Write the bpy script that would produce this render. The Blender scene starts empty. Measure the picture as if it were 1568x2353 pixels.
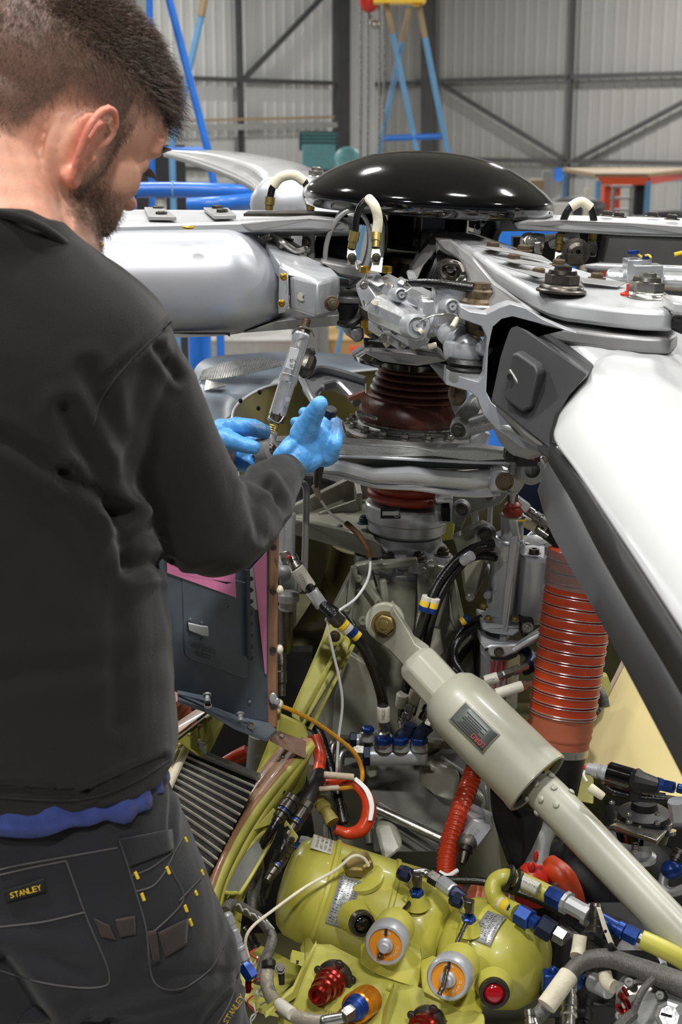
import bpy, bmesh, math, random
from mathutils import Vector, Matrix, Quaternion, noise
random.seed(7)
SC = bpy.context.scene
COL = SC.collection
# ---------------------------------------------------------------- camera, world, lights
F, CX, CY = 3300.0, 784.0, 1176.5
TH = math.radians(14.87)
CAM = Vector((0, 0, 3.3))
FW = Vector((0, math.cos(TH), -math.sin(TH)))
UP = Vector((0, math.sin(TH), math.cos(TH)))
cam = bpy.data.cameras.new('camera'); camo = bpy.data.objects.new('camera', cam); COL.objects.link(camo)
cam.sensor_fit = 'VERTICAL'; cam.sensor_height = 36.0; cam.sensor_width = 24.0; cam.lens = 36.0 * F / 2353.0
cam.clip_start = 0.05; cam.clip_end = 200
camo.location = CAM; camo.rotation_euler = (math.pi / 2 - TH, 0, 0)
cam.dof.use_dof = True; cam.dof.focus_distance = 2.05; cam.dof.aperture_fstop = 9.0
SC.camera = camo
SC.view_settings.view_transform = 'Standard'; SC.view_settings.look = 'None'
SC.view_settings.gamma = 1.0; SC.view_settings.exposure = 0.0
wd = bpy.data.worlds.new('world'); SC.world = wd; wd.use_nodes = True
wd.node_tree.nodes['Background'].inputs[0].default_value = (0.72, 0.78, 0.9, 1)
wd.node_tree.nodes['Background'].inputs[1].default_value = 0.13
def area(name, loc, tgt, sx, sy, w, col=(1, 1, 1)):
    l = bpy.data.lights.new(name, 'AREA'); l.shape = 'RECTANGLE'; l.size = sx; l.size_y = sy; l.energy = w; l.color = col
    o = bpy.data.objects.new(name, l); COL.objects.link(o); o.location = loc
    o.rotation_euler = (Vector(tgt) - Vector(loc)).to_track_quat('-Z', 'Y').to_euler()
    return o
HALL = [(-1.6, 0.4, 8.2, 225), (1.7, 2.6, 8.2, 185), (-3.6, 4.6, 8.2, 220), (3.8, 6.0, 8.2, 220), (-1.2, 7.5, 8.2, 200), (0.9, -2.6, 8.2, 300), (-2.6, -4.6, 8.2, 330), (6.0, 1.0, 8.2, 160),
        (-12, 18, 8.6, 1150), (-6, 26, 8.6, 900), (5, 26, 8.6, 900), (14, 18, 8.6, 1300)]
for i, (x, y, z, w) in enumerate(HALL):
    area('hall_lamp_light', (x, y, z - 0.06), (x, y, 0), 0.55, 0.30, w, (1.0, 0.985, 0.955))
# ---------------------------------------------------------------- helpers
def ray(px, py): return Vector(((px - CX) / F, 0, 0)) + FW + UP * ((CY - py) / F)
def P(px, py, Y):
    r = ray(px, py); return CAM + r * (Y / r.y)
def S(px, py, Y): return (Y / ray(px, py).y) / F
def V3(a): return a if isinstance(a, Vector) else P(*a)
def lin(c):
    c = c / 255.0
    return c / 12.92 if c <= 0.04045 else ((c + 0.055) / 1.055) ** 2.4
def L3(c): return tuple(lin(v) for v in c) + (1,)
MATS = {}
def mat(name, rgb, rough=0.5, metal=0.0, var=0.12, scale=14, bump=0.0, bscale=200, rgb2=None, spots=0.0, coat=0.0, trans=0.0, emit=0, stretch=None, thr=None, spec=None):
    m = bpy.data.materials.new(name); m.use_nodes = True
    nt = m.node_tree; n = nt.nodes; l = nt.links; b = n['Principled BSDF']
    c = L3(rgb)
    tc = n.new('ShaderNodeTexCoord'); mp = n.new('ShaderNodeMapping'); l.new(tc.outputs['Object'], mp.inputs[0])
    if stretch: mp.inputs['Scale'].default_value = stretch
    nz = n.new('ShaderNodeTexNoise'); nz.inputs['Scale'].default_value = scale; nz.inputs['Detail'].default_value = 6; nz.inputs['Roughness'].default_value = 0.65
    l.new(mp.outputs[0], nz.inputs['Vector'])
    cr = n.new('ShaderNodeValToRGB'); l.new(nz.outputs['Fac'], cr.inputs[0])
    lo = thr[0] if thr else 0.3; hi = thr[1] if thr else 0.7
    cr.color_ramp.elements[0].position = lo; cr.color_ramp.elements[1].position = hi
    if rgb2: cr.color_ramp.elements[0].color = L3(rgb2); cr.color_ramp.elements[1].color = c
    else:
        cr.color_ramp.elements[0].color = tuple(min(1, v * (1 - var)) for v in c[:3]) + (1,)
        cr.color_ramp.elements[1].color = tuple(min(1, v * (1 + var)) for v in c[:3]) + (1,)
    l.new(cr.outputs[0], b.inputs['Base Color'])
    b.inputs['Roughness'].default_value = rough; b.inputs['Metallic'].default_value = metal
    if coat: b.inputs['Coat Weight'].default_value = coat; b.inputs['Coat Roughness'].default_value = 0.06
    if trans: b.inputs['Transmission Weight'].default_value = trans
    if spec is not None: b.inputs['Specular IOR Level'].default_value = spec
    if emit: b.inputs['Emission Color'].default_value = c; b.inputs['Emission Strength'].default_value = emit
    mr = n.new('ShaderNodeMapRange'); l.new(nz.outputs['Fac'], mr.inputs[0])
    mr.inputs[3].default_value = max(0, rough - 0.09); mr.inputs[4].default_value = min(1, rough + 0.09); l.new(mr.outputs[0], b.inputs['Roughness'])
    if bump:
        n2 = n.new('ShaderNodeTexNoise'); n2.inputs['Scale'].default_value = bscale; n2.inputs['Detail'].default_value = 4; l.new(mp.outputs[0], n2.inputs['Vector'])
        bp = n.new('ShaderNodeBump'); bp.inputs['Strength'].default_value = bump; bp.inputs['Distance'].default_value = 0.002
        l.new(n2.outputs['Fac'], bp.inputs['Height']); l.new(bp.outputs[0], b.inputs['Normal'])
    MATS[name] = m; return m
class MB:
    def __init__(s): s.v = []; s.f = []
    def add(s, vs, fs):
        o = len(s.v); s.v += [Vector(v) for v in vs]; s.f += [tuple(i + o for i in f) for f in fs]; return s
    def lathe(s, p, ax, prof, seg=28, cap=True, sx=1.0, xd=None):
        p = V3(p); ax = Vector(ax).normalized()
        x = xd.normalized() if xd is not None else ax.orthogonal().normalized()
        x = (x - ax * x.dot(ax)).normalized(); y = ax.cross(x)
        vs = []; fs = []
        for r, h in prof:
            for i in range(seg):
                a = 2 * math.pi * i / seg
                vs.append(p + ax * h + x * (math.cos(a) * r * sx) + y * (math.sin(a) * r))
        for k in range(len(prof) - 1):
            for i in range(seg):
                j = (i + 1) % seg
                fs.append((k * seg + i, k * seg + j, (k + 1) * seg + j, (k + 1) * seg + i))
        if cap:
            if prof[0][0] > 1e-5: fs.append(tuple(range(seg - 1, -1, -1)))
            if prof[-1][0] > 1e-5: fs.append(tuple(range((len(prof) - 1) * seg, len(prof) * seg)))
        return s.add(vs, fs)
    def turn(s, a, b, prof, seg=24, sc=None, xd=None):
        """lathe between two pixel points; prof = (t, radius in px)"""
        A = V3(a); B = V3(b); d = (B - A); L = d.length
        k = sc if sc else (S(*a) + S(*b)) / 2
        return s.lathe(A, d, [(max(r, 0) * k, t * L) for t, r in prof], seg, xd=xd)
    def cyl(s, a, b, r, r1=None, seg=20):
        A = V3(a); B = V3(b); r1 = r if r1 is None else r1
        return s.lathe(A, B - A, [(r, 0), (r1, (B - A).length)], seg)
    def tube(s, pts, r, seg=10, n=8, spline=True, rf=None, flat=1.0, closed=False):
        P_ = [V3(p) for p in pts]
        rs = list(r) if isinstance(r, (list, tuple)) else [r] * len(P_)
        if spline and len(P_) > 2: P_, rs = cat(P_, rs, n, closed)
        N = len(P_); tans = []
        for i in range(N):
            if closed: t = P_[(i + 1) % N] - P_[(i - 1) % N]
            else: t = P_[min(i + 1, N - 1)] - P_[max(i - 1, 0)]
            if t.length < 1e-9: t = Vector((0, 0, 1))
            tans.append(t.normalized())
        x = tans[0].orthogonal().normalized(); vs = []; fs = []; ln = 0
        for i in range(N):
            t = tans[i]; x = (x - t * x.dot(t)).normalized(); y = t.cross(x)
            if i: ln += (P_[i] - P_[i - 1]).length
            rr = rs[i] * (rf(ln) if rf else 1)
            for k in range(seg):
                a = 2 * math.pi * k / seg
                vs.append(P_[i] + x * (math.cos(a) * rr) + y * (math.sin(a) * rr * flat))
        for i in range(N if closed else N - 1):
            for k in range(seg):
                j = (k + 1) % seg; q = (i + 1) % N
                fs.append((i * seg + k, i * seg + j, q * seg + j, q * seg + k))
        if not closed: fs.append(tuple(range(seg - 1, -1, -1))); fs.append(tuple(range((N - 1) * seg, N * seg)))
        return s.add(vs, fs)
    def hexn(s, p, ax, r, h, r2=None):
        c = min(r, h) * 0.12
        return s.lathe(p, ax, [(r - c, 0), (r, c), (r, h - c), (r - 2 * c, h)], 6)
    def box(s, c, sz, ax=None):
        c = V3(c); X, Y, Z = ax if ax else (Vector((1, 0, 0)), Vector((0, 1, 0)), Vector((0, 0, 1)))
        vs = [c + X * (i * sz[0] / 2) + Y * (j * sz[1] / 2) + Z * (k * sz[2] / 2) for k in (-1, 1) for j in (-1, 1) for i in (-1, 1)]
        return s.add(vs, [(0, 2, 3, 1), (4, 5, 7, 6), (0, 1, 5, 4), (2, 6, 7, 3), (0, 4, 6, 2), (1, 3, 7, 5)])
    def bar(s, a, b, w, h, up=(0, 0, 1)):
        A = V3(a); B = V3(b); d = (B - A); X = d.normalized(); Z = Vector(up); Z = (Z - X * Z.dot(X)).normalized(); Y = Z.cross(X)
        return s.box((A + B) / 2, (d.length, w, h), (X, Y, Z))
    def prism(s, pts, vec, taper=None):
        A = [V3(p) for p in pts]; vec = Vector(vec); n = len(A)
        B = [p + vec for p in A]
        if taper:
            c = sum(B, Vector()) / n; B = [c + (p - c) * taper for p in B]
        return s.add(A + B, [tuple(range(n)), tuple(range(2 * n - 1, n - 1, -1))] + [(i, i + n, (i + 1) % n + n, (i + 1) % n) for i in range(n)])
    def hexa(s, p8):
        return s.add([V3(p) for p in p8], [(0, 3, 2, 1), (4, 5, 6, 7), (0, 1, 5, 4), (1, 2, 6, 5), (2, 3, 7, 6), (3, 0, 4, 7)])
    def grid(s, rows, cu=False, n=0):
        R = [[V3(p) for p in r] for r in rows]
        if n: R = [cat(r, [1] * len(r), n)[0] for r in R]
        m = len(R[0]); vs = [p for r in R for p in r]; fs = []
        for i in range(len(R) - 1):
            for j in range(m if cu else m - 1):
                k = (j + 1) % m; fs.append((i * m + j, i * m + k, (i + 1) * m + k, (i + 1) * m + j))
        return s.add(vs, fs)
    def loft(s, rings, cap=True):
        s_ = len(s.v); m = len(rings[0]); s.grid(rings, True)
        if cap:
            s.f.append(tuple(range(s_ + m - 1, s_ - 1, -1))); e = s_ + (len(rings) - 1) * m; s.f.append(tuple(range(e, e + m)))
        return s
    def ell(s, c, rad, ax=None, seg=20, rg=12):
        c = V3(c); X, Y, Z = ax if ax else (Vector((1, 0, 0)), Vector((0, 1, 0)), Vector((0, 0, 1)))
        if isinstance(rad, (int, float)): rad = (rad,) * 3
        vs = [c - Z * rad[2]]; fs = []
        for i in range(1, rg):
            t = -math.pi / 2 + math.pi * i / rg
            for j in range(seg):
                a = 2 * math.pi * j / seg
                vs.append(c + X * (rad[0] * math.cos(t) * math.cos(a)) + Y * (rad[1] * math.cos(t) * math.sin(a)) + Z * (rad[2] * math.sin(t)))
        vs.append(c + Z * rad[2])
        for j in range(seg):
            fs.append((0, 1 + (j + 1) % seg, 1 + j))
            for i in range(rg - 2):
                a = 1 + i * seg; fs.append((a + j, a + (j + 1) % seg, a + seg + (j + 1) % seg, a + seg + j))
            a = 1 + (rg - 2) * seg; fs.append((a + j, a + (j + 1) % seg, len(vs) - 1))
        return s.add(vs, fs)
    def torus(s, c, ax, R, r, seg=32, sg=10, sx=1.0, xd=None, arc=None):
        c = V3(c); ax = Vector(ax).normalized(); x = xd.normalized() if xd is not None else ax.orthogonal().normalized()
        x = (x - ax * x.dot(ax)).normalized(); y = ax.cross(x)
        a0, a1 = arc if arc else (0, 2 * math.pi)
        n = seg if not arc else seg
        pts = [c + x * (math.cos(a0 + (a1 - a0) * i / n) * R * sx) + y * (math.sin(a0 + (a1 - a0) * i / n) * R) for i in range(n + (1 if arc else 0))]
        return s.tube(pts, r, sg, spline=False, closed=not arc)
def cat(pts, rs, n=8, closed=False):
    out = []; ro = []; N = len(pts)
    for i in range(N if closed else N - 1):
        if closed: a, b, c, d = pts[(i - 1) % N], pts[i], pts[(i + 1) % N], pts[(i + 2) % N]
        else: a, b, c, d = pts[max(i - 1, 0)], pts[i], pts[i + 1], pts[min(i + 2, N - 1)]
        r0 = rs[i]; r1 = rs[(i + 1) % N]
        for k in range(n):
            t = k / n
            out.append(0.5 * ((2 * b) + (c - a) * t + (2 * a - 5 * b + 4 * c - d) * t * t + (3 * b - a - 3 * c + d) * t ** 3))
            ro.append(r0 + (r1 - r0) * t)
    if not closed: out.append(pts[-1]); ro.append(rs[-1])
    return out, ro
ORG = {}
def root(name, label, cat_, loc, group=None):
    o = bpy.data.objects.new(name, None); COL.objects.link(o); loc = V3(loc); o.location = loc; o.empty_display_size = 0.02
    o['label'] = label; o['category'] = cat_
    if group: o['group'] = group
    ORG[o.name] = loc; return o
def finish(me, ang=0.55):
    me.polygons.foreach_set('use_smooth', [True] * len(me.polygons))
    me.set_sharp_from_angle(angle=ang)
def build(mb, name, m, parent=None, bev=0, sub=0, solid=0, ang=0.55, fixn=True, soff=0):
    org = ORG[parent.name] if parent else Vector()
    if parent is None and mb.v:
        xs = [sum((v[i] for v in mb.v)) / len(mb.v) for i in (0, 1)]; org = Vector((xs[0], xs[1], min(v.z for v in mb.v)))
    me = bpy.data.meshes.new(name); me.from_pydata([v - org for v in mb.v], [], mb.f); me.update()
    if fixn:
        bm = bmesh.new(); bm.from_mesh(me); bmesh.ops.recalc_face_normals(bm, faces=bm.faces); bm.to_mesh(me); bm.free()
    finish(me, ang)
    me.materials.append(MATS[m] if isinstance(m, str) else m)
    o = bpy.data.objects.new(name, me); COL.objects.link(o)
    if parent: o.parent = parent; ORG[o.name] = org
    else: o.location = org; ORG[o.name] = org
    if sub: md = o.modifiers.new('sub', 'SUBSURF'); md.levels = sub; md.render_levels = sub
    if solid: md = o.modifiers.new('solid', 'SOLIDIFY'); md.thickness = solid; md.offset = soff
    if bev: md = o.modifiers.new('bev', 'BEVEL'); md.width = bev; md.segments = 2; md.limit_method = 'ANGLE'; md.angle_limit = 0.6
    return o
def tag(o, label, cat_, group=None, kind=None):
    o['label'] = label; o['category'] = cat_
    if group: o['group'] = group
    if kind: o['kind'] = kind
    return o
def single(mb, name, m, label, cat_, group=None, **k): return tag(build(mb, name, m, None, **k), label, cat_, group)
def struct(mb, name, m, **k):
    o = build(mb, name, m, None, **k); o['kind'] = 'structure'; return o
# shared-mesh small parts (bolts, screws, rivets) placed by position and axis
PROTO = {}
def proto(kind):
    if kind in PROTO: return PROTO[kind]
    b = MB(); z = Vector((0, 0, 1)); o = Vector()
    if kind == 'bolt':      # washer + hex + recessed top
        b.lathe(o, z, [(1.45, 0), (1.5, .12), (1.45, .25), (.9, .26)], 24); b.hexn(Vector((0, 0, .22)), z, 1.12, .75); b.lathe(Vector((0, 0, .9)), z, [(.85, 0), (.8, .14), (.45, .14), (.4, .05), (0.001, .04)], 16)
    elif kind == 'nut':     # castellated nut with threaded end
        b.lathe(o, z, [(1.6, 0), (1.65, .15), (1.5, .3), (1.0, .31)], 28); b.hexn(Vector((0, 0, .28)), z, 1.22, .8); b.lathe(Vector((0, 0, 1.05)), z, [(.95, 0), (.92, .35), (.6, .36)], 20)
        b.lathe(Vector((0, 0, 1.2)), z, [(.6, 0), (.62, .3), (.5, .4), (.001, .42)], 16)
    elif kind == 'screw':   # round head with cross slot
        b.lathe(o, z, [(1, 0), (1, .25), (.8, .5), (.35, .6), (.3, .42), (.001, .4)], 18)
    elif kind == 'rivet':
        b.lathe(o, z, [(1, 0), (.95, .25), (.6, .5), (.001, .58)], 14)
    elif kind == 'boss':    # raised bolt boss with hollow centre
        b.lathe(o, z, [(1.25, 0), (1.2, .3), (1.0, .55), (.95, .9), (.5, .92), (.45, .5), (.001, .48)], 20)
    elif kind == 'hole':
        b.lathe(o, z, [(1.25, 0), (1.2, .18), (.85, .2), (.7, -.25), (.001, -.3)], 20)
    elif kind == 'cap':     # allen cap screw
        b.lathe(o, z, [(1.3, 0), (1.3, .15), (1, .16), (1, .9), (.9, 1), (.5, 1), (.5, .6), (.001, .6)], 18)
    me = bpy.data.meshes.new(kind); me.from_pydata(b.v, [], b.f)
    bm = bmesh.new(); bm.from_mesh(me); bmesh.ops.recalc_face_normals(bm, faces=bm.faces); bm.to_mesh(me); bm.free()
    finish(me); PROTO[kind] = me; return me
PM = {}
def small(kind, pos, ax, r, m, parent, name=None, hs=1.0, rpx=None):
    """r in metres; or rpx in pixels with pos a pixel triple"""
    if rpx: r = rpx * S(*pos)
    key = (kind, m)
    if key not in PM:
        me = proto(kind).copy(); me.materials.clear(); me.materials.append(MATS[m]); PM[key] = me
    o = bpy.data.objects.new(name or kind, PM[key]); COL.objects.link(o)
    o.parent = parent; o.location = V3(pos) - ORG[parent.name]
    o.rotation_mode = 'QUATERNION'; o.rotation_quaternion = Vector(ax).to_track_quat('Z', 'Y'); o.scale = (r, r, r * hs)
    return o
def tocam(p): return (CAM - V3(p)).normalized()
ZUP = Vector((0, 0, 1))
def text(s, a, b, hpx, m, parent, name='lettering', upv=None, lift=0.0006, off=0.0):
    """lettering from pixel point a to pixel point b; hpx = letter height in pixels; upv = approximate up vector of the letters"""
    A = V3(a); B = V3(b); X = (B - A).normalized(); W = (B - A).length
    nrm = tocam((a[0], a[1], a[2])) if upv is None else None
    if upv is None: U = nrm.cross(X).normalized()
    else: U = Vector(upv); U = (U - X * U.dot(X)).normalized()
    N = X.cross(U)
    cu = bpy.data.curves.new(name, 'FONT'); cu.body = s; cu.size = 1; cu.extrude = 0.0; cu.resolution_u = 2; cu.space_line = .95
    ob = bpy.data.objects.new('t', cu); COL.objects.link(ob)
    dg = bpy.context.evaluated_depsgraph_get(); me = bpy.data.meshes.new_from_object(ob.evaluated_get(dg))
    bpy.data.objects.remove(ob)
    xs = [v.co.x for v in me.vertices]; ys = [v.co.y for v in me.vertices]
    if not xs: return None
    x0, x1 = min(xs), max(xs); k = W / (x1 - x0); hs = hpx * S(*a); nl = s.count('\n') + 1
    kh = hs / 0.70; org = ORG[parent.name]
    b_ = MB()
    b_.add([A + X * ((v.co.x - x0) * k) + U * (v.co.y * kh) + N * (lift + off) - Vector() for v in me.vertices], [tuple(p.vertices) for p in me.polygons])
    return build(b_, name, m, parent, fixn=False)
# ---------------------------------------------------------------- materials
mat('white_gloss', (192, 193, 194), .22, 0, .02, coat=.5)
mat('silver', (176, 178, 182), .36, .35, .07, 30, .05, 500, coat=.15)
mat('silver_soft', (188, 190, 196), .42, .55, .04, 6)
mat('silver_bright', (205, 207, 210), .25, .7, .1, 60, .15, 120)
mat('cast_grey', (140, 141, 139), .45, .25, .14, 25, .2, 260)
mat('plate_grey', (150, 150, 150), .42, .4, .1, 18, .05, 300)
mat('plate_worn', (178, 180, 182), .4, .3, .1, 12, .04, 300)
mat('steel', (170, 168, 162), .28, .95, .2, 50, .08, 300)
mat('dark_steel', (88, 84, 78), .35, .9, .35, 60, .15, 250)
mat('rusty', (120, 108, 88), .5, .7, .4, 60, .3, 250, rgb2=(70, 52, 36))
mat('cadmium', (150, 132, 78), .38, .75, .25, 50, .1)
mat('brass', (186, 150, 62), .3, .9, .2, 50)
mat('black_gloss', (7, 7, 9), .06, 0, .3, 40, coat=1.0)
mat('black_rubber', (22, 22, 23), .45, 0, .25, 60, .15, 300)
mat('black_hose', (18, 18, 19), .27, 0, .3, 90, .25, 400)
mat('black_part', (26, 26, 27), .5, .1, .3, 40)
mat('black_matte', (14, 14, 14), .85, 0, .3, 20)
mat('cuff_grey', (60, 60, 62), .55, 0, .12, 12, .05)
mat('brown_rubber', (112, 60, 48), .38, 0, .3, 26, .2, 120, rgb2=(66, 34, 28))
mat('red_rubber', (150, 52, 34), .42, 0, .2, 20, .1)
mat('orange_duct', (204, 72, 26), .42, 0, .14, 14, .2, 80, rgb2=(166, 52, 18))
mat('orange_fade', (178, 98, 70), .5, 0, .15, 14, .15, 80)
mat('orange_red', (184, 56, 24), .3, 0, .2, 30, .3, 80, coat=.2)
mat('gearbox', (156, 156, 142), .32, 0, .1, 9, .1, 60, rgb2=(120, 120, 106), coat=.3)
mat('gearbox_dirty', (112, 112, 104), .42, 0, .2, 7, .15, 60, rgb2=(60, 59, 54), coat=.2)
mat('strut_paint', (186, 187, 172), .36, 0, .05, 6, .03, 60, rgb2=(172, 171, 152), coat=.2)
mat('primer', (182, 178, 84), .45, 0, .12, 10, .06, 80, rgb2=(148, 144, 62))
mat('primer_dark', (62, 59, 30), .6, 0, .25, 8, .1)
mat('tank_yellow', (196, 190, 82), .38, 0, .1, 8, .05, 60, rgb2=(170, 164, 68), coat=.15)
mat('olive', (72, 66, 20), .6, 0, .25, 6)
mat('tan_strip', (176, 132, 100), .38, 0, .14, 14, .06, 100, rgb2=(140, 98, 72), coat=.2)
mat('copper_tape', (140, 112, 98), .35, .5, .25, 25, .3, 60)
mat('cowl', (92, 102, 112), .38, 0, .12, 10, .04, 80, rgb2=(76, 84, 92))
mat('cowl_dark', (46, 52, 58), .4, 0, .15, 10)
mat('pink', (226, 132, 176), .5, 0, .05, 10)
mat('beige', (208, 190, 128), .6, 0, .04, 6)
mat('blue_anod', (22, 58, 128), .34, .5, .3, 30)
mat('blue_navy', (24, 34, 58), .4, .4, .3, 30)
mat('blue_paint', (44, 120, 214), .35, 0, .1, 3, rgb2=(30, 92, 180))
mat('blue_light', (98, 150, 190), .5, 0, .15, 3)
mat('tan_paint', (150, 130, 96), .6, 0, .2, 3)
mat('yellow_paint', (238, 190, 30), .4)
mat('yellow_tag', (232, 196, 40), .5)
mat('red_paint', (196, 44, 32), .4, 0, .1)
mat('orange_paint', (226, 82, 40), .5, 0, .1)
mat('red_glass', (150, 14, 22), .12, 0, .2, 30, coat=1)
mat('red_anod', (128, 26, 18), .25, .75, .3, 60)
mat('orange_anod', (214, 128, 24), .3, .7, .3, 60)
mat('white_wrap', (222, 214, 190), .7, 0, .12, 50, .4, 200)
mat('white_wire', (225, 225, 222), .5, 0, .05)
mat('label_white', (204, 200, 188), .5, 0, .04)
mat('label_silver', (186, 188, 190), .35, .5, .06, 20)
mat('label_grey', (108, 114, 110), .4, .3, .06)
mat('ink', (22, 22, 24), .6)
mat('red_ink', (196, 32, 40), .5)
mat('amber', (206, 132, 30), .4, .1, .1)
mat('clear_braid', (158, 150, 134), .35, .2, .2, 60, .3, 300)
mat('grey_braid', (104, 102, 98), .5, .4, .35, 300, .5, 500)
mat('felt_tube', (176, 160, 142), .8, 0, .12, 80, .3, 200)
mat('gold_wire', (196, 140, 40), .35, .3, .2, 100)
mat('rust_wrap', (92, 62, 36), .6, .2, .3, 120, .5, 200)
mat('olive_sleeve', (140, 128, 60), .6, 0, .2, 60, .2)
mat('rad_fin', (146, 144, 138), .5, .5, .4, 220, .8, 260)
mat('rad_bar', (232, 228, 214), .4, .5, .15, 60)
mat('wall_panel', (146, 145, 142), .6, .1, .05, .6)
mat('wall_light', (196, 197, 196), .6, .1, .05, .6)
mat('steelwork', (70, 70, 70), .6, .1, .15, 2)
mat('concrete', (178, 176, 170), .35, 0, .08, .8)
mat('ceiling_sheet', (120, 118, 112), .7, 0, .1, .6)
mat('teal', (110, 168, 172), .5)
mat('teal_dark', (38, 70, 74), .5)
mat('ply', (212, 172, 112), .6, 0, .08, 3)
mat('timber', (150, 128, 96), .6, 0, .1, 3)
mat('white_cloth', (206, 204, 200), .6)
mat('dark_shutter', (66, 66, 68), .6, .2, .1, 3)
mat('clear_film', (225, 228, 230), .15, 0, .02, trans=.85)
mat('lamp_glow', (255, 250, 240), .5, emit=18)
# ---------------------------------------------------------------- the hall (setting)
K = Vector((1.0, 37.0, 0)); R2 = math.sqrt(.5)
DR = Vector((R2, -R2, 0)); DL = Vector((-R2, -R2, 0))
def onwall(px, py, side, off=0.15):
    d = DR if side == 'R' else DL
    n = Vector((-R2, -R2, 0)) if side == 'R' else Vector((R2, -R2, 0))   # points into the hall
    r = ray(px, py); p0 = K + n * off
    t = (p0 - CAM).dot(n) / r.dot(n)
    return CAM + r * t
def clad(d, n, L, z0, z1, pitch=.30):
    b = MB(); pr = []; k = 0; u = 0
    while u < L:
        for du, dn in ((0, 0), (.2, 0), (.225, .018), (.275, .018)):
            pr.append(K + d * (u + du) + n * dn)
        u += pitch
    return b.grid([[p + ZUP * z0 for p in pr], [p + ZUP * z1 for p in pr]])
nR = Vector((-R2, -R2, 0)); nL = Vector((R2, -R2, 0))
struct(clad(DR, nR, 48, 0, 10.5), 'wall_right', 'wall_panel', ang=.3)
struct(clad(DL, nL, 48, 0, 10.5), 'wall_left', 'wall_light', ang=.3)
fl = MB().box(Vector((0, 10, -.1)), (90, 90, .2)); struct(fl, 'floor', 'concrete')
ce = MB()
ce.box(Vector((0, 10, 10.6)), (90, 90, .1)); struct(ce, 'ceiling', 'ceiling_sheet')
tr = [0]
def trim(side, a, b, wpx, m='steelwork', off=.2, dep=.12):
    A = onwall(a[0], a[1], side, off); B = onwall(b[0], b[1], side, off)
    tr[0] += 1; k = ((A - CAM).length + (B - CAM).length) / 2 / F
    n = nR if side == 'R' else nL
    d = (B - A).normalized(); q = MB(); q.box((A + B) / 2, ((B - A).length, wpx * k * .8, dep), (d, n.cross(d), n))
    struct(q, 'trim_%d' % tr[0], m)
for a, b, w in [((985, -120), (985, 700), 44), ((960, 187), (1700, 165), 12), ((830, 362), (1750, 379), 12), ((1322, -120), (1297, 600), 11),
                ((1008, 190), (1302, 370), 9), ((1322, 368), (1640, 197), 9), ((1050, 640), (1750, 648), 14)]: trim('R', a, b, w)
for a, b, w in [((788, -120), (788, 700), 46), ((-60, 163), (766, 191), 12), ((545, -120), (562, 600), 12), ((562, 182), (850, -120), 8),
                ((300, -80), (330, 600), 11), ((-60, 380), (766, 392), 12)]: trim('L', a, b, w)
trim('L', (440, 277), (766, 269), 7, 'timber', .35, .1); trim('L', (300, 297), (766, 287), 16, 'wall_panel', .3, .3)
trim('R', (830, 195), (962, 190), 11)
# ---------------------------------------------------------------- far things in the hall
def pbar(b, a, c, rpx, Y=None):
    return b.cyl(a, c, S(*a) * rpx, S(*c) * rpx, 14)
def drop(px, py, Y, z=0.0):
    p = P(px, py, Y); return Vector((p.x, p.y, z))
g = root('hoist_gantry', 'blue steel A-frame gantry with a yellow top beam behind the black dome', 'gantry', drop(950, 10, 13))
G = 13
def gfoot(a, c, b, rpx, name, m='blue_light', top=0.23):
    A = V3(a); C_ = V3(c); d = C_ - A; E = A + d * (A.z / (A.z - C_.z)) if abs(d.z) > .01 else C_
    r = S(*a) * rpx
    q = MB(); q.cyl(A, A + d * top, r); 
    if top: build(q, name + '_upper_section', 'tan_paint', b)
    q = MB(); q.cyl(A + d * top, E, r); return build(q, name, m, b)
gfoot((888, 8, G), (950, 308, G), g, 6.5, 'leg'); gfoot((962, 8, G), (1028, 346, G), g, 7, 'leg')
gfoot((940, 20, G + .9), (872, 346, G + .9), g, 6, 'leg'); 
q = MB(); pbar(q, (884, 318, G), (1014, 313, G), 7); build(q, 'crossbar', 'blue_paint', g)
q = MB(); q.bar((862, -40, G), (968, 4, G), .16, .1); q.box((918, -4, G), (.44, .25, .09)); build(q, 'top_beam', 'yellow_paint', g)
h = root('chain_hoist', 'small red chain hoist with a shiny hook block, hanging from the yellow gantry beam', 'hoist', (855, 10, 13.2))
q = MB(); q.ell((848, 2, 13.2), (.09, .09, .1)); build(q, 'motor_body', 'red_paint', h)
q = MB(); q.tube([(848, 20, 13.2), (852, 40, 13.2), (860, 48, 13.2)], .018); q.ell((861, 57, 13.2), (.045, .05, .04)); build(q, 'hook_block', 'steel', h)
q = MB()
for x in (829, 845, 871, 882): q.tube([(x, 10, 13.2), (x + 1, 200, 13.2), (x - 1, 420, 13.2)], .009, 6)
build(q, 'chain', 'steel', h)
g2 = root('tripod_gantry', 'tall blue tubular lifting frame beside the man\'s forehead, with a worn light blue rear leg', 'gantry', drop(430, 200, 8.5))
q = MB(); pbar(q, (374, -60, 8.5), (478, 345, 8.5), 9.5); pbar(q, (478, 345, 8.5), (500, 470, 8.5), 9); q.cyl((500, 470, 8.5), drop(500, 470, 8.5), .024); build(q, 'leg', 'blue_paint', g2)
q = MB(); pbar(q, (343, -60, 8.3), (347, 330, 8.3), 8); q.cyl((347, 330, 8.3), drop(347, 330, 8.3), .02); build(q, 'leg', 'blue_paint', g2)
q = MB(); pbar(q, (462, 38, 9), (395, 335, 9), 8); q.cyl((395, 335, 9), drop(395, 335, 9), .02); build(q, 'leg', 'blue_light', g2)
q = MB(); pbar(q, (480, -60, 9), (462, 38, 9), 9); build(q, 'upper_section', 'tan_paint', g2)
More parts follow.
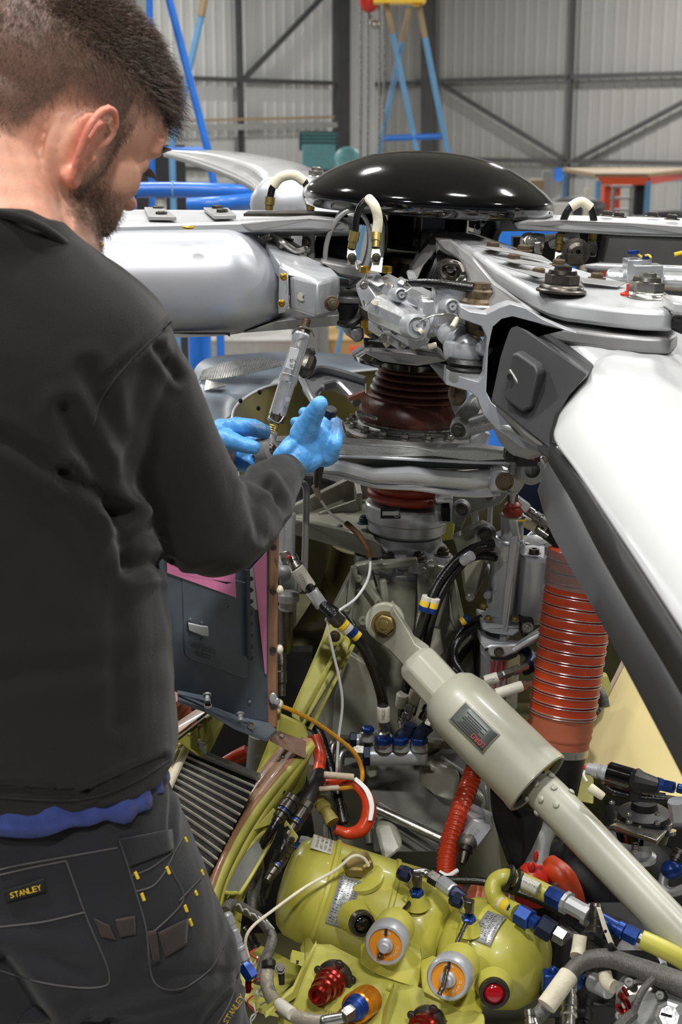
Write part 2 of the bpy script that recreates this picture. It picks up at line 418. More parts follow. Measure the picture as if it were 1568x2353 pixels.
q = MB(); pbar(q, (340, 345, 8.5), (478, 345, 8.5), 7); build(q, 'crossbar', 'blue_paint', g2)
q = MB(); q.bar((434, 228, 33), (434, 272, 33), .3, .3, up=(1, 0, 0)); q.cyl((434, 272, 33), drop(434, 272, 33), .05); single(q, 'floodlight_box', 'black_matte', 'small black box mounted high on the left wall behind the blue frame', 'box')
# roller shutter left, with slats
q = MB()
for i in range(26): y = 348 + i * 6; q.bar((280, y, 16), (425, y + 2, 16), .03, .022, up=(0, 1, 0))
q.box((352, 425, 16.05), (.72, .03, .85)); q.box(drop(352, 425, 16.05) + ZUP * 1.2, (.7, .3, 2.4))
single(q, 'shutter_cabinet', 'dark_shutter', 'dark slatted cabinet standing behind the blue guard rail, left', 'cabinet')
rl = root('guard_rail', 'bright blue padded tubular guard rail of the work stand behind the silver rotor sleeve', 'railing', drop(440, 440, 4.6))
q = MB(); q.tube([(240, 438, 4.6), (400, 436, 4.6), (520, 440, 4.6), (600, 446, 4.7)], [.024] * 4, 16); q.tube([(432, 472, 4.4), (520, 468, 4.4), (620, 458, 4.6)], [.022, .024, .026], 16); build(q, 'rail', 'blue_paint', rl)
q = MB(); q.torus((398, 436, 4.6), (1, 0, 0), .024, .004); build(q, 'collar', 'blue_light', rl)
q = MB(); q.cyl((369, 450, 4.62), drop(369, 450, 4.62), .018); build(q, 'post', 'label_white', rl)
q = MB(); q.cyl((452, 500, 5), drop(452, 500, 5), .04); q.cyl((298, 440, 4.6), drop(298, 440, 4.6), .022); build(q, 'post', 'blue_paint', rl)
def crate(name, m, a, b, Y, dep, label, cat_, top=None):
    A = P(a[0], a[1], Y); B = P(b[0], a[1], Y); q = MB()
    q.box(Vector(((A.x + B.x) / 2, Y + dep / 2, A.z / 2)), (B.x - A.x, dep, A.z)); q.box(Vector(((A.x + B.x) / 2, Y + dep / 2, A.z + .01)), (B.x - A.x + .04, dep + .04, .03))
    return single(q, name, m, label, cat_, bev=.01)
crate('plywood_crate', 'ply', (700, 784), (860, 784), 17, 1.5, 'tan plywood crate on the hall floor seen beneath the rotor sleeve', 'crate')
crate('blue_tarpaulin_stack', 'blue_paint', (700, 782), (840, 782), 22.5, 3.0, 'blue covered stack on the hall floor beyond the tan crate', 'stack')
crate('white_sheeted_crate', 'white_cloth', (440, 786), (680, 786), 17.5, 1.0, 'long off-white sheeted crate beneath the silver rotor sleeve', 'crate')
q = MB(); q.box(P(822, 803, 12), (.14, .1, .05)); q.cyl(P(822, 808, 12), drop(822, 803, 12), .05); single(q, 'red_trestle', 'orange_paint', 'small red trestle on the floor beside the tan crate', 'trestle')
# teal machines
t = root('teal_heater', 'pale teal workshop heater with dark vents standing by the left wall', 'heater', drop(735, 340, 19))
q = MB(); q.box((733, 360, 19), (.42, .5, .3)); q.box(drop(733, 360, 19.3) + ZUP * 1.25, (.4, .4, 2.5)); build(q, 'cabinet', 'teal', t, bev=.02)
q = MB(); q.box((733, 324, 19), (.5, .4, .24)); build(q, 'vent_box', 'teal_dark', t, bev=.02)
q = MB()
for i in range(5): q.box((733, 308 + i * 8, 18.78), (.44, .02, .018))
build(q, 'louvres', 'teal', t)
q = MB(); q.ell((800, 362, 18), (.16, .16, .13)); q.cyl((800, 362, 18), drop(800, 362, 18), .15); single(q, 'teal_drum', 'teal', 'rounded pale teal drum beside the black dome', 'drum')
q = MB(); q.cyl(drop(735, 430, 16.6) + ZUP * 2.55, drop(735, 430, 16.6), .1); q.box(drop(700, 400, 16.6) + ZUP * 1.3, (.3, .3, 2.6)); single(q, 'white_gas_bottle', 'wall_panel', 'grey cylinder and box behind the far rotor blade root', 'cylinder')
# racking right
rk = root('pallet_rack', 'rack with blue uprights, red beams and a timber top, behind the right rotor arm', 'rack', drop(1440, 420, 20))
Y = 20
zt = P(1400, 416, Y).z
xl, xr = P(1376, 416, Y).x, P(1490, 416, Y).x
for x, dy in ((xl, 0), (xr, 0), (xl, 3), (xr + 1.2, 3)):
    q = MB(); q.box(Vector((x, Y + dy, zt / 2)), (.07, .07, zt)); build(q, 'upright', 'blue_light', rk)
for z in (zt, zt - .62, zt - 1.4):
    q = MB(); q.box(Vector(((xl + xr) / 2, Y, z)), (xr - xl, .06, .1)); build(q, 'beam', 'orange_paint', rk)
q = MB(); q.bar(Vector((xr, Y, zt)), Vector((xr + 1.2, Y + 3, zt)), .06, .1); build(q, 'beam', 'red_paint', rk)
q = MB(); q.prism([Vector((xl - .05, Y, zt + .05)), Vector((xr, Y, zt + .05)), Vector((xr + 1.4, Y + 3.0, zt + .05)), Vector((xl - .05, Y + 3.0, zt + .05))], (0, 0, .05)); build(q, 'deck_board', 'timber', rk)
for x, z, s_, m, l in ((1403, 458, (.22, .3, .36), 'orange_paint', 'red plastic bin in the left bay of the far rack'), (1468, 452, (.14, .3, .5), 'black_part', 'black tall case in the right bay of the far rack')):
    q = MB(); q.box(P(x, z, Y + .4), s_); q.box(drop(x, z, Y + .4) + ZUP * (zt - .62) / 2, (s_[0], .3, zt - .66)); single(q, 'storage_bin', m, l, 'bin')
ls = root('step_ladder', 'small grey step ladder in front of the blue and red rack', 'ladder', drop(1428, 430, 19))
for x in (1407, 1449):
    q = MB(); q.cyl(P(x + 4, 428, 19), drop(x, 430, 18.8), .025); build(q, 'rail', 'plate_grey', ls)
for i in range(8):
    z = P(1428, 428 + i * 27, 19).z
    q = MB(); q.box(Vector((P(1428, 430, 19).x, 18.95, z)), (.26, .12, .03)); build(q, 'tread', 'plate_grey', ls)
q = MB(); q.cyl(P(1349, 432, 15), drop(1349, 430, 15), .03); single(q, 'white_post', 'label_white', 'slim white post left of the red and blue rack', 'post')
q = MB(); q.box(P(1256, 425, 24), (.14, .2, .45)); q.box(drop(1256, 425, 24) + ZUP * .95, (.14, .2, 1.9)); single(q, 'locker', 'plate_grey', 'narrow grey locker by the wall, right of the dome', 'locker')
q = MB(); q.box(onwall(1284, 401, 'R', .2), (.18, .18, .28)); single(q, 'wall_sign', 'blue_paint', 'small blue sign on the right wall above the grey locker', 'sign')
q = MB(); q.box(P(1232, 424, 22), (.2, .3, .14)); q.box(drop(1232, 424, 22) + ZUP * 1.1, (.24, .3, 2.2)); single(q, 'yellow_cabinet', 'timber', 'pale yellow cabinet behind the right edge of the dome', 'cabinet')
q = MB(); q.ell(P(1330, 476, 16), (.3, .3, .12)); q.cyl(P(1330, 480, 16), drop(1330, 480, 16), .28); single(q, 'covered_machine', 'dark_shutter', 'dark covered machine behind the cable arch on the right arm', 'machine')
q = MB(); q.ell(P(1530, 492, 14), (.2, .2, .05)); q.box(drop(1530, 492, 14) + ZUP * 1.1, (.4, .4, 2.2)); single(q, 'dark_toolchest', 'dark_shutter', 'dark low machine at the right edge below the rack top', 'machine')
q = MB(); q.box(P(1240, 480, 14), (.16, .2, .09)); q.box(drop(1240, 480, 14) + ZUP * 1.05, (.16, .2, 2.2)); single(q, 'red_tool_cart', 'red_paint', 'dark red cart peeping out under the dome rim on the right', 'cart')
q = MB(); q.box(P(1290, 480, 15), (.2, .2, .12)); q.box(drop(1290, 480, 15) + ZUP * 1.0, (.2, .2, 2.2)); single(q, 'white_cart', 'white_cloth', 'white cart behind the right arm, left of the cable arch', 'cart')
# ---------------------------------------------------------------- rotor head
MY = 2.35
AXT = (P(935, 1180, MY) - P(985, 470, MY)).normalized() * -1     # mast axis, pointing up
TILT = Vector((math.sin(math.radians(3.3)), 0, math.cos(math.radians(3.3))))
def mast_pt(py):
    t = (py - 470) / (1180 - 470.0); return P(985 - 50 * t, py, MY)
# dome
dm = root('rotor_head_dome', 'glossy black domed cover on top of the rotor mast', 'rotor dome', P(985, 575, MY))
c = P(985, 452, MY); k = S(985, 452, MY)
q = MB(); q.lathe(c, TILT, [(270 * k, -34 * k), (282 * k, -30 * k), (289 * k, -18 * k), (291 * k, -6 * k), (286 * k, 6 * k), (268 * k, 22 * k), (235 * k, 45 * k), (190 * k, 68 * k), (140 * k, 86 * k), (90 * k, 96 * k), (40 * k, 101 * k), (0.0001, 102 * k)], 96, cap=True)
dsh = build(q, 'dome_shell', 'black_gloss', dm, ang=1.2)
q = MB(); q.lathe(mast_pt(572), TILT, [(104 * k, 0), (100 * k, 18 * k), (92 * k, 30 * k), (92 * k, 90 * k), (120 * k, 100 * k)], 64); build(q, 'dome_pedestal', 'black_gloss', dm, ang=1)
for a in range(0, 360, 24):
    v = Vector((math.cos(math.radians(a)), math.sin(math.radians(a)), 0)); v = (v - TILT * v.dot(TILT)).normalized()
    small('screw', c + TILT * (-15 * k) + v * (289 * k), (v + TILT * -.2), 3.0 * k, 'black_gloss', dsh, 'rim_screw')
# hub
hb = root('rotor_hub', 'round metal rotor hub with stacked rings under the black dome', 'rotor hub', mast_pt(830))
q = MB()
q.lathe(mast_pt(640), TILT, [(150 * k, -10 * k), (150 * k, 12 * k), (128 * k, 30 * k), (112 * k, 40 * k), (112 * k, 52 * k), (92 * k, 60 * k)], 64)
build(q, 'upper_ring', 'dark_steel', hb)
q = MB(); q.lathe(mast_pt(700), TILT, [(120 * k, -80 * k), (150 * k, -60 * k), (160 * k, 0), (170 * k, 30 * k), (150 * k, 56 * k)], 64); build(q, 'hub_body', 'black_part', hb)
q = MB(); q.lathe(mast_pt(842), TILT, [(95 * k, -4 * k), (150 * k, 10 * k), (158 * k, 24 * k), (120 * k, 50 * k), (110 * k, 90 * k)], 64); build(q, 'lower_disc', 'black_gloss', hb)
q = MB(); q.lathe(mast_pt(822), TILT, [(60 * k, -6 * k), (96 * k, -6 * k), (98 * k, 6 * k), (60 * k, 8 * k)], 48); build(q, 'lower_collar', 'steel', hb)
q = MB(); q.torus(mast_pt(610), TILT, 118 * k, 4 * k, 64); q.torus(mast_pt(590), TILT, 104 * k, 5 * k, 64); build(q, 'ring_bead', 'steel', hb)
q = MB(); q.prism([(836, 800, 2.12), (905, 808, 2.1), (1010, 815, 2.1), (1030, 830, 2.1), (960, 842, 2.1), (880, 832, 2.1), (838, 812, 2.12)], (0, .12, .0)); build(q, 'lower_lip', 'plate_grey', hb, bev=.004)
# loops of the hub seen left of the pedestal (forged ring frames)
def ringframe(name, parent, cx, cy, Y, rx, ry, ang, wpx, dep, m, a0=0, a1=360):
    """elliptical forged band in a plane roughly facing the camera"""
    q = MB(); N = 40; cc = P(cx, cy, Y); s = S(cx, cy, Y); vs = []; ca = math.radians(ang)
    X = Vector((math.cos(ca), 0, -math.sin(ca))); Z = Vector((math.sin(ca), 0, math.cos(ca))); D = Vector((0, 1, 0)); rows = []
    for i in range(N + 1):
        t = math.radians(a0 + (a1 - a0) * i / N); e = X * (math.cos(t) * rx * s) + Z * (math.sin(t) * ry * s); n = e.normalized()
        rows.append([cc + e, cc + e + n * wpx * s, cc + e + n * wpx * s + D * dep, cc + e + D * dep])
    q.loft(rows) if a1 - a0 < 359 else q.grid(rows, True)
    return build(q, name, m, parent, bev=.002)
ringframe('hub_loop', hb, 800, 575, 2.2, 45, 85, 10, 12, .10, 'plate_grey')
ringframe('hub_loop', hb, 842, 560, 2.3, 40, 75, 16, 10, .10, 'dark_steel')
ringframe('hub_loop', hb, 1180, 560, 2.32, 58, 56, -20, 22, .12, 'black_part', 60, 250)
ringframe('hub_loop', hb, 1186, 562, 2.3, 40, 44, -20, 16, .10, 'dark_steel', 60, 250)
q = MB(); q.tube([(870, 495, 2.2), (878, 540, 2.2), (872, 600, 2.2)], [.006, .005, .006]); build(q, 'stud', 'steel', hb)
for x, y in ((845, 500), (833, 503)):
    q = MB(); q.turn((x - 12, y, 2.28), (x + 16, y + 3, 2.28), [(0, 12)] + [(t / 10, 11 + (t % 2) * 3) for t in range(10)] + [(1, 9)]); build(q, 'spring', 'dark_steel', hb)
q = MB(); q.ell((1098, 521, 2.35), 7 * k); q.turn((1108, 512, 2.35), (1116, 492, 2.35), [(0, 4), (1, 5)]); build(q, 'grease_nipple', 'black_gloss', hb)
q = MB(); q.prism([(1078, 495, 2.42), (1120, 495, 2.42), (1105, 530, 2.42), (1078, 522, 2.42)], (0, .02, 0)); build(q, 'vent_plate', 'label_white', hb)
# ---- left arm: top yoke, elastomeric bearing, sleeve, pitch horn
la = root('left_rotor_arm', 'long flat grey rotor arm with paired bolts, running left from the hub', 'rotor arm', P(560, 560, 2.25))
q = MB()
q.prism([(90, 519, 2.16), (262, 518, 2.16), (545, 511, 2.16), (713, 501, 2.18), (800, 510, 2.22), (822, 520, 2.25), (815, 498, 2.4), (780, 489, 2.42), (692, 484, 2.42), (275, 481, 2.42), (90, 480, 2.42)], (0, 0, -.016))
build(q, 'top_plate', 'plate_worn', la, bev=.003)
q = MB(); q.prism([(544, 512, 2.16), (713, 502, 2.175), (790, 508, 2.21), (812, 530, 2.23), (780, 528, 2.21), (697, 531, 2.175), (579, 534, 2.16)], (0, .05, .002)); build(q, 'edge_flange', 'plate_grey', la, bev=.003)
q = MB(); q.prism([(570, 491, 2.3), (700, 489, 2.3), (790, 495, 2.32), (800, 500, 2.3), (700, 496, 2.27), (560, 497, 2.27)], (0, 0, .004)); build(q, 'top_groove', 'dark_steel', la)
for pts in ([(332, 484, 2.4), (376, 485, 2.4), (406, 507, 2.22), (342, 506, 2.22)], [(468, 485, 2.4), (525, 486, 2.4), (543, 503, 2.24), (492, 504, 2.24)]):
    q = MB(); q.prism(pts, (0, 0, .006)); build(q, 'wear_plate', 'plate_grey', la, bev=.001)
for x, y, Y in ((364, 486, 2.38), (371, 498, 2.26), (500, 484, 2.38), (511, 492, 2.3)): small('bolt', (x, y, Y), TILT, 0, 'dark_steel', la, rpx=12)
q = MB(); q.prism([(560, 762, 2.15), (640, 738, 2.14), (780, 724, 2.15), (778, 748, 2.15), (560, 765, 2.15)], (0, .2, 0)); build(q, 'lower_plate', 'plate_grey', la, bev=.003)
q = MB(); q.prism([(395, 766, 2.12), (440, 768, 2.12), (528, 766, 2.12), (528, 774, 2.12), (520, 768, 2.12)], (0, .01, 0)); build(q, 'drain_tab', 'black_part', la)
# laminated bearing (cone of thin discs)
def laminated(parent, a, b, r0, r1, n=16, mm=('black_rubber', 'dark_steel'), sx=1.0):
    A = V3(a); B = V3(b); d = B - A; ka = S(*a)
    q1 = MB(); q2 = MB()
    prof = []
    for i in range(n):
        t0 = i / n; t1 = (i + .6) / n; t2 = (i + 1) / n
        for t, e in ((t0, 1), (t1, 1), (t1, .955), (t2, .955)): prof.append(((r0 + (r1 - r0) * t) * ka * e, t * d.length))
    q1.lathe(A, d, prof, 48); return build(q1, 'laminated_bearing', mm[0], parent, ang=.3)
laminated(la, (812, 585, 2.3), (722, 568, 2.3), 46, 26, 18)
q = MB(); q.hexa([(697, 530, 2.22), (724, 530, 2.22), (724, 598, 2.22), (690, 598, 2.22), (697, 530, 2.36), (724, 530, 2.36), (724, 590, 2.36), (690, 590, 2.36)])
q.prism([(600, 545, 2.25), (660, 552, 2.25), (700, 580, 2.22), (724, 590, 2.22), (724, 600, 2.22), (690, 596, 2.22), (640, 572, 2.24)], (0, .06, 0)); build(q, 'bearing_bracket', 'plate_grey', la, bev=.003)
q = MB(); q.tube([(598, 548, 2.2), (625, 540, 2.2), (650, 556, 2.18), (680, 576, 2.18), (700, 572, 2.18)], [.004, .005, .005, .005, .004]); q.tube([(602, 556, 2.2), (628, 548, 2.2), (648, 566, 2.18)], .004); build(q, 'bonding_strap', 'steel', la)
small('nut', (650, 552, 2.28), TILT, 0, 'steel', la, rpx=16); small('bolt', (706, 556, 2.2), Vector((-.6, -.8, 0)), 0, 'dark_steel', la, rpx=9)
small('bolt', (704, 572, 2.2), Vector((-.3, -1, 0)), 0, 'steel', la, rpx=7)
q = MB(); q.prism([(720, 596, 2.2), (800, 610, 2.2), (835, 625, 2.2), (835, 650, 2.2), (780, 636, 2.2), (720, 612, 2.2)], (0, .15, 0)); build(q, 'lower_strap', 'plate_grey', la, bev=.004)
q = MB(); q.prism([(735, 600, 2.15), (830, 618, 2.18), (850, 635, 2.2), (850, 645, 2.2), (780, 630, 2.16)], (0, .15, 0)); q.prism([(770, 652, 2.2), (830, 660, 2.2), (830, 672, 2.2), (775, 666, 2.2)], (0, .1, 0)); q.prism([(776, 680, 2.2), (826, 684, 2.2), (826, 700, 2.2), (776, 698, 2.2)], (0, .1, 0)); build(q, 'lower_strap', 'plate_grey', la, bev=.003)
q = MB(); q.tube([(778, 742, 2.13), (800, 745, 2.12), (822, 735, 2.12), (834, 705, 2.14)], [.004, .006, .006, .004]); build(q, 'rubber_lip', 'black_rubber', la); q = MB(); q.prism([(776, 700, 2.2), (826, 700, 2.2), (830, 745, 2.2), (790, 755, 2.2), (776, 740, 2.2)], (0, .1, 0)); build(q, 'rubber_stop', 'black_rubber', la)
q = MB(); q.prism([(780, 745, 2.16), (835, 745, 2.16), (838, 780, 2.16), (820, 790, 2.16), (806, 778, 2.16), (795, 770, 2.16)], (0, .12, 0)); q.prism([(806, 752, 2.12), (832, 752, 2.12), (834, 778, 2.12), (820, 786, 2.12), (806, 772, 2.12)], (0, .1, 0)); build(q, 'droop_stop', 'plate_grey', la, bev=.005)
# sleeve
sl = root('pitch_sleeve', 'big satin silver blade sleeve between the man\'s shoulder and the pitch link', 'blade sleeve', P(430, 770, 2.15))
st = [(60, 532, 756, .12), (180, 527, 762, .125), (250, 515, 768, .13), (350, 512, 771, .132), (450, 512, 770, .132), (520, 510, 766, .132), (548, 511, 762, .13), (580, 528, 756, .118), (612, 565, 744, .10), (636, 600, 732, .08), (654, 620, 722, .055)]
rings = []
for x, yt, yb, dp in st:
    Yc = 2.2 + dp * .2; top = P(x, yt, Yc); bot = P(x, yb, Yc); m_ = (top + bot) / 2; h_ = (top - bot).length / 2; r = []
    for i in range(36):
        a = 2 * math.pi * i / 36; ca, sa = math.cos(a), math.sin(a); e = .78
        r.append(Vector((m_.x, m_.y + dp * math.copysign(abs(ca) ** e, ca), m_.z + h_ * math.copysign(abs(sa) ** e, sa))))
    rings.append(r)
q = MB(); q.loft(rings); build(q, 'sleeve_shell', 'silver_soft', sl, ang=1.2, sub=1)
q = MB(); q.prism([(642, 612, 2.1), (662, 622, 2.08), (664, 700, 2.07), (656, 718, 2.08), (640, 722, 2.1)], (0, .02, 0)); build(q, 'end_flange', 'silver', sl, bev=.002)
for x, y in ((652, 636), (647, 697)): small('screw', (x, y, 2.075), tocam((x, y, 2.08)), 0, 'brass', sl, rpx=9)
small('screw', (233, 563, 2.05), Vector((-.3, -.9, .4)), 0, 'brass', sl, rpx=7)
q = MB(); q.ell((433, 523, 2.09), (.010, .006, .003)); build(q, 'chipped_fastener', 'brass', sl)
ph = root('pitch_horn', 'angular grey pitch horn box with a chipped white spot, above the pitch link', 'pitch horn', P(720, 735, 2.1))
q = MB(); q.hexa([(663, 712, 2.09), (726, 733, 2.0), (775, 720, 2.1), (700, 705, 2.2), (665, 629, 2.09), (731, 647, 2.0), (781, 635, 2.1), (712, 612, 2.2)]); build(q, 'horn_box', 'silver', ph, bev=.006)
q = MB(); q.prism([(606, 552, 2.2), (650, 560, 2.22), (766, 618, 2.16), (781, 634, 2.11), (731, 646, 2.01), (665, 628, 2.09), (640, 600, 2.12)], (0, .02, -.03)); build(q, 'horn_arm', 'silver', ph, bev=.005)
q = MB(); q.prism([(684, 676, 1), (690, 672, 1), (697, 677, 1), (695, 684, 1), (699, 690, 1), (692, 692, 1), (686, 688, 1), (683, 684, 1)], (0, 0, 0))
q = MB(); cc_ = [(684, 676), (690, 672), (697, 677), (695, 684), (699, 690), (692, 692), (686, 688), (683, 684)]
q.prism([(x, y, 2.09 - (x - 663) / 63 * .09 - .0025) for x, y in cc_], (0, .002, 0)); build(q, 'paint_chip', 'label_white', ph)
small('nut', (762, 697, 2.03), Vector((.35, -1, 0)), 0, 'rusty', ph, rpx=11)
# pitch link
pl = root('pitch_link', 'slim silver pitch link rod hanging from the horn, held by both gloved hands', 'pitch link', P(612, 1050, 1.95))
a = (706, 733, 2.0); b = (628, 985, 1.95)
q = MB(); q.turn(a, b, [(0, 10), (.12, 10)]); build(q, 'upper_thread', 'rusty', pl)
q = MB(); q.turn(a, b, [(.075, 15), (.08, 18), (.1, 18), (.105, 15), (.12, 16), (.145, 16)], 28); build(q, 'lock_nut', 'dark_steel', pl)
q = MB(); q.turn(a, b, [(.13, 17), (.15, 19.5), (.5, 19.5), (.515, 20), (.52, 22), (.58, 22), (.59, 20), (.6, 19.5), (.88, 19.5), (.89, 16)], 36); build(q, 'barrel', 'silver_bright', pl, ang=.4)
q = MB(); q.turn(a, b, [(.86, 16), (.865, 20.5), (.94, 20.5), (.945, 16)], 6); build(q, 'lock_nut', 'dark_steel', pl)
q = MB(); q.turn(a, b, [(.93, 11)] + [(.93 + .01 * i, 10.5 + (i % 2) * 1.2) for i in range(14)] + [(1.08, 10)]); build(q, 'lower_thread', 'cadmium', pl, ang=.2)
q = MB(); q.tube([(652, 958, 1.93), (640, 972, 1.92), (620, 962, 1.93), (618, 955, 1.94)], .0013, 6); q.tube([(672, 766, 1.97), (690, 752, 1.96), (712, 756, 1.97), (722, 772, 1.98)], .0013, 6); build(q, 'locking_wire', 'steel', pl)
q = MB(); rc = P(610, 1032, 1.94); rk_ = S(610, 1032, 1.94); axr = Vector((.85, -.5, .15)).normalized()
q.lathe(rc - axr * .012, axr, [(16 * rk_, 0), (27 * rk_, .002), (28 * rk_, .012), (27 * rk_, .022), (16 * rk_, .024)], 36); q.tube([(628, 992, 1.95), (621, 1008, 1.945), (612, 1022, 1.94)], [.0075, .008, .013]); build(q, 'rod_end', 'cast_grey', pl, ang=.9)
q = MB(); q.lathe(rc - axr * .015, axr, [(9 * rk_, 0), (15 * rk_, .004), (16 * rk_, .015), (15 * rk_, .026), (9 * rk_, .03)], 28); build(q, 'spherical_bearing', 'dark_steel', pl)
q = MB(); q.turn((674, 812, 1.96), (664, 838, 1.96), [(0, 8), (1, 8)], 20); 
bx = P(671, 824, 1.965); dl = (P(628, 985, 1.95) - P(706, 733, 2.0)).normalized(); n_ = tocam(bx); s_ = dl.cross(n_).normalized()
q = MB(); q.box(bx + n_ * .0095, (.03, .013, .0015), (dl, s_, dl.cross(s_))); build(q, 'part_label', 'label_silver', pl, bev=.0006)
text('8N\nIL', (667, 834, 1.945), (680, 832, 1.945), 9, 'ink', pl)
q = MB(); q.lathe(P(661, 917, 1.937), tocam((661, 917, 1.93)), [(6 * rk_, 0), (6 * rk_, .0012)], 20); build(q, 'paint_spot', 'label_silver', pl)
q = MB(); q.tube([(704, 812, 2.07), (708, 830, 2.05), (700, 850, 2.04), (690, 860, 2.04)], [.009, .013, .012, .008]); q.ell((714, 810, 2.08), .007); q.hexn(P(714, 810, 2.07), tocam((714, 810, 2.07)), .008, .008); single(q, 'drag_bolt', 'dark_steel', 'dark oily bolt head peeping out behind the pitch link', 'bolt')
# ---- bonding jumpers: cable, white wrap, crimp ferrules, lug
def jumper(label, pts, wrap, la_, lb, mlug='steel'):
    j = root('bonding_jumper', label, 'bonding cable', pts[0], 'arched bonding cables on the rotor head')
    n = len(pts); i0, i1 = wrap
    q = MB(); q.tube(pts, 9 * S(*pts[0]) * .95, 12); build(q, 'cable', 'black_hose', j)
    q = MB(); q.tube(pts[i0:i1], 11.5 * S(*pts[0]), 14); build(q, 'white_wrap', 'white_wrap', j)
    for p, e in ((pts[0], la_), (pts[-1], lb)):
        q = MB(); q.turn(p, e, [(-.1, 9), (-.1, 11.5), (.55, 12.5), (.6, 10), (1, 10)], 18); build(q, 'ferrule', 'cadmium', j)
        q = MB(); q.prism([(e[0] - 9, e[1], e[2]), (e[0] + 9, e[1], e[2]), (e[0] + 12, e[1] + 20, e[2] - .01), (e[0] + 8, e[1] + 40, e[2] - .01), (e[0] - 6, e[1] + 40, e[2] - .01), (e[0] - 11, e[1] + 20, e[2] - .01)], (0, .004, 0)); build(q, 'lug', mlug, j, bev=.001)
        small('bolt', (e[0] + 1, e[1] + 22, e[2] - .014), Vector((0, -1, .1)), 0, 'dark_steel', j, rpx=7)
    return j
jumper('arched bonding cable with a long cream sleeve, in front of the dome rim', [(816, 535, 2.08), (820, 500, 2.08), (830, 474, 2.08), (848, 457, 2.08), (862, 475, 2.06), (869, 505, 2.06), (866, 535, 2.06)], (3, 7), (808, 570, 2.08), (864, 570, 2.05), 'steel')
jumper('arched bonding cable with a cream sleeve on its crown, on the right-hand arm', [(1290, 540, 2.18), (1296, 505, 2.18), (1312, 476, 2.18), (1336, 464, 2.18), (1358, 478, 2.18), (1366, 512, 2.18)], (2, 5), (1286, 575, 2.18), (1362, 550, 2.18))
jumper('arched bonding cable with a cream sleeve behind the left arm', [(621, 455, 2.5), (628, 428, 2.5), (645, 408, 2.5), (675, 402, 2.5), (700, 418, 2.5), (713, 455, 2.5)], (1, 5), (618, 482, 2.5), (714, 482, 2.5))
# ---- back blades and far left arm
bb = root('far_rotor_blade', 'white rotor blade with a grey leading edge, receding behind the left arm', 'rotor blade', P(600, 430, 2.9))
q = MB(); q.grid([[(385, 352, 3.9), (470, 362, 3.5), (560, 388, 3.2), (600, 415, 3.0), (612, 450, 2.85)], [(395, 350, 3.95), (500, 356, 3.55), (610, 372, 3.3), (680, 398, 3.1), (700, 440, 3.0)], [(405, 351, 4.0), (520, 352, 3.7), (650, 372, 3.5), (730, 400, 3.3), (800, 450, 3.2)]], n=6); build(q, 'blade_skin', 'white_gloss', bb, solid=.012)
q = MB(); q.grid([[(385, 352, 3.9), (470, 362, 3.5), (560, 388, 3.2), (602, 416, 3.0), (620, 440, 2.86)], [(375, 354, 3.88), (440, 372, 3.45), (520, 402, 3.15), (570, 425, 2.95), (590, 440, 2.85)]], n=6); build(q, 'leading_edge_strip', 'plate_grey', bb, solid=.014)
q = MB(); cr_ = P(668, 470, 2.7); q.ell(cr_, (.075, .05, .056)); q.ell(P(625, 450, 2.75), (.03, .04, .035)); q.cyl(cr_, cr_ - Vector((0, 0, .08)), .05); build(q, 'blade_root', 'silver_soft', bb, ang=1.2)
q = MB(); q.ell((648, 448, 2.66), .004); build(q, 'brass_screw', 'brass', bb)
small('nut', (727, 408, 2.72), TILT, 0, 'steel', bb, rpx=15)
q = MB(); q.prism([(690, 470, 2.75), (760, 450, 2.8), (830, 478, 2.7), (800, 492, 2.55), (720, 490, 2.55)], (0, 0, -.03)); build(q, 'root_fitting', 'plate_worn', bb, bev=.003)
# ---- right back arm
ra = root('right_rotor_arm', 'flat grey rotor arm with bolt heads running to the right edge behind', 'rotor arm', P(1400, 560, 2.3))
q = MB(); q.prism([(1215, 506, 2.2), (1300, 506, 2.16), (1450, 512, 2.12), (1640, 520, 2.1), (1640, 503, 2.35), (1450, 498, 2.35), (1250, 493, 2.35), (1160, 494, 2.35), (1130, 502, 2.35), (1150, 508, 2.25)], (0, 0, -.016)); build(q, 'top_plate', 'plate_worn', ra, bev=.003)
q = MB(); q.prism([(1215, 507, 2.19), (1300, 507, 2.155), (1450, 513, 2.115), (1640, 521, 2.095), (1640, 548, 2.095), (1440, 541, 2.115), (1300, 534, 2.155), (1190, 528, 2.19), (1180, 512, 2.2)], (0, .03, 0)); build(q, 'edge_flange', 'plate_grey', ra, bev=.003)
for x, y, Y in ((1396, 497, 2.28), (1423, 500, 2.2), (1500, 499, 2.28), (1545, 505, 2.18)): small('bolt', (x, y, Y), TILT, 0, 'dark_steel', ra, rpx=12)
q = MB(); q.prism([(1396, 541, 2.2), (1640, 552, 2.18), (1640, 620, 2.18), (1384, 608, 2.2)], (0, .1, 0)); build(q, 'blade_block', 'plate_grey', ra, bev=.004)
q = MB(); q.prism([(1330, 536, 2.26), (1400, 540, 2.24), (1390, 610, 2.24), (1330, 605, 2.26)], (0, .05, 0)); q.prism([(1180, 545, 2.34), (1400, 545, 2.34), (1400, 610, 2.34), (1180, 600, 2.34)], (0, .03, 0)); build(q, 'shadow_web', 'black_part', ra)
q = MB(); q.ell((1216, 548, 2.55), (.04, .02, .02)); 
small('nut', (1216, 557, 2.2), Vector((.2, -1, .3)), 0, 'steel', ra, rpx=14)
q = MB(); q.hexa([(1228, 556, 2.15), (1244, 556, 2.15), (1244, 584, 2.15), (1228, 584, 2.15), (1228, 556, 2.25), (1248, 556, 2.25), (1248, 584, 2.25), (1228, 584, 2.25)]); q.cyl(P(1224, 553, 2.2), P(1250, 556, 2.2), .012); build(q, 'clevis', 'steel', ra, bev=.002)
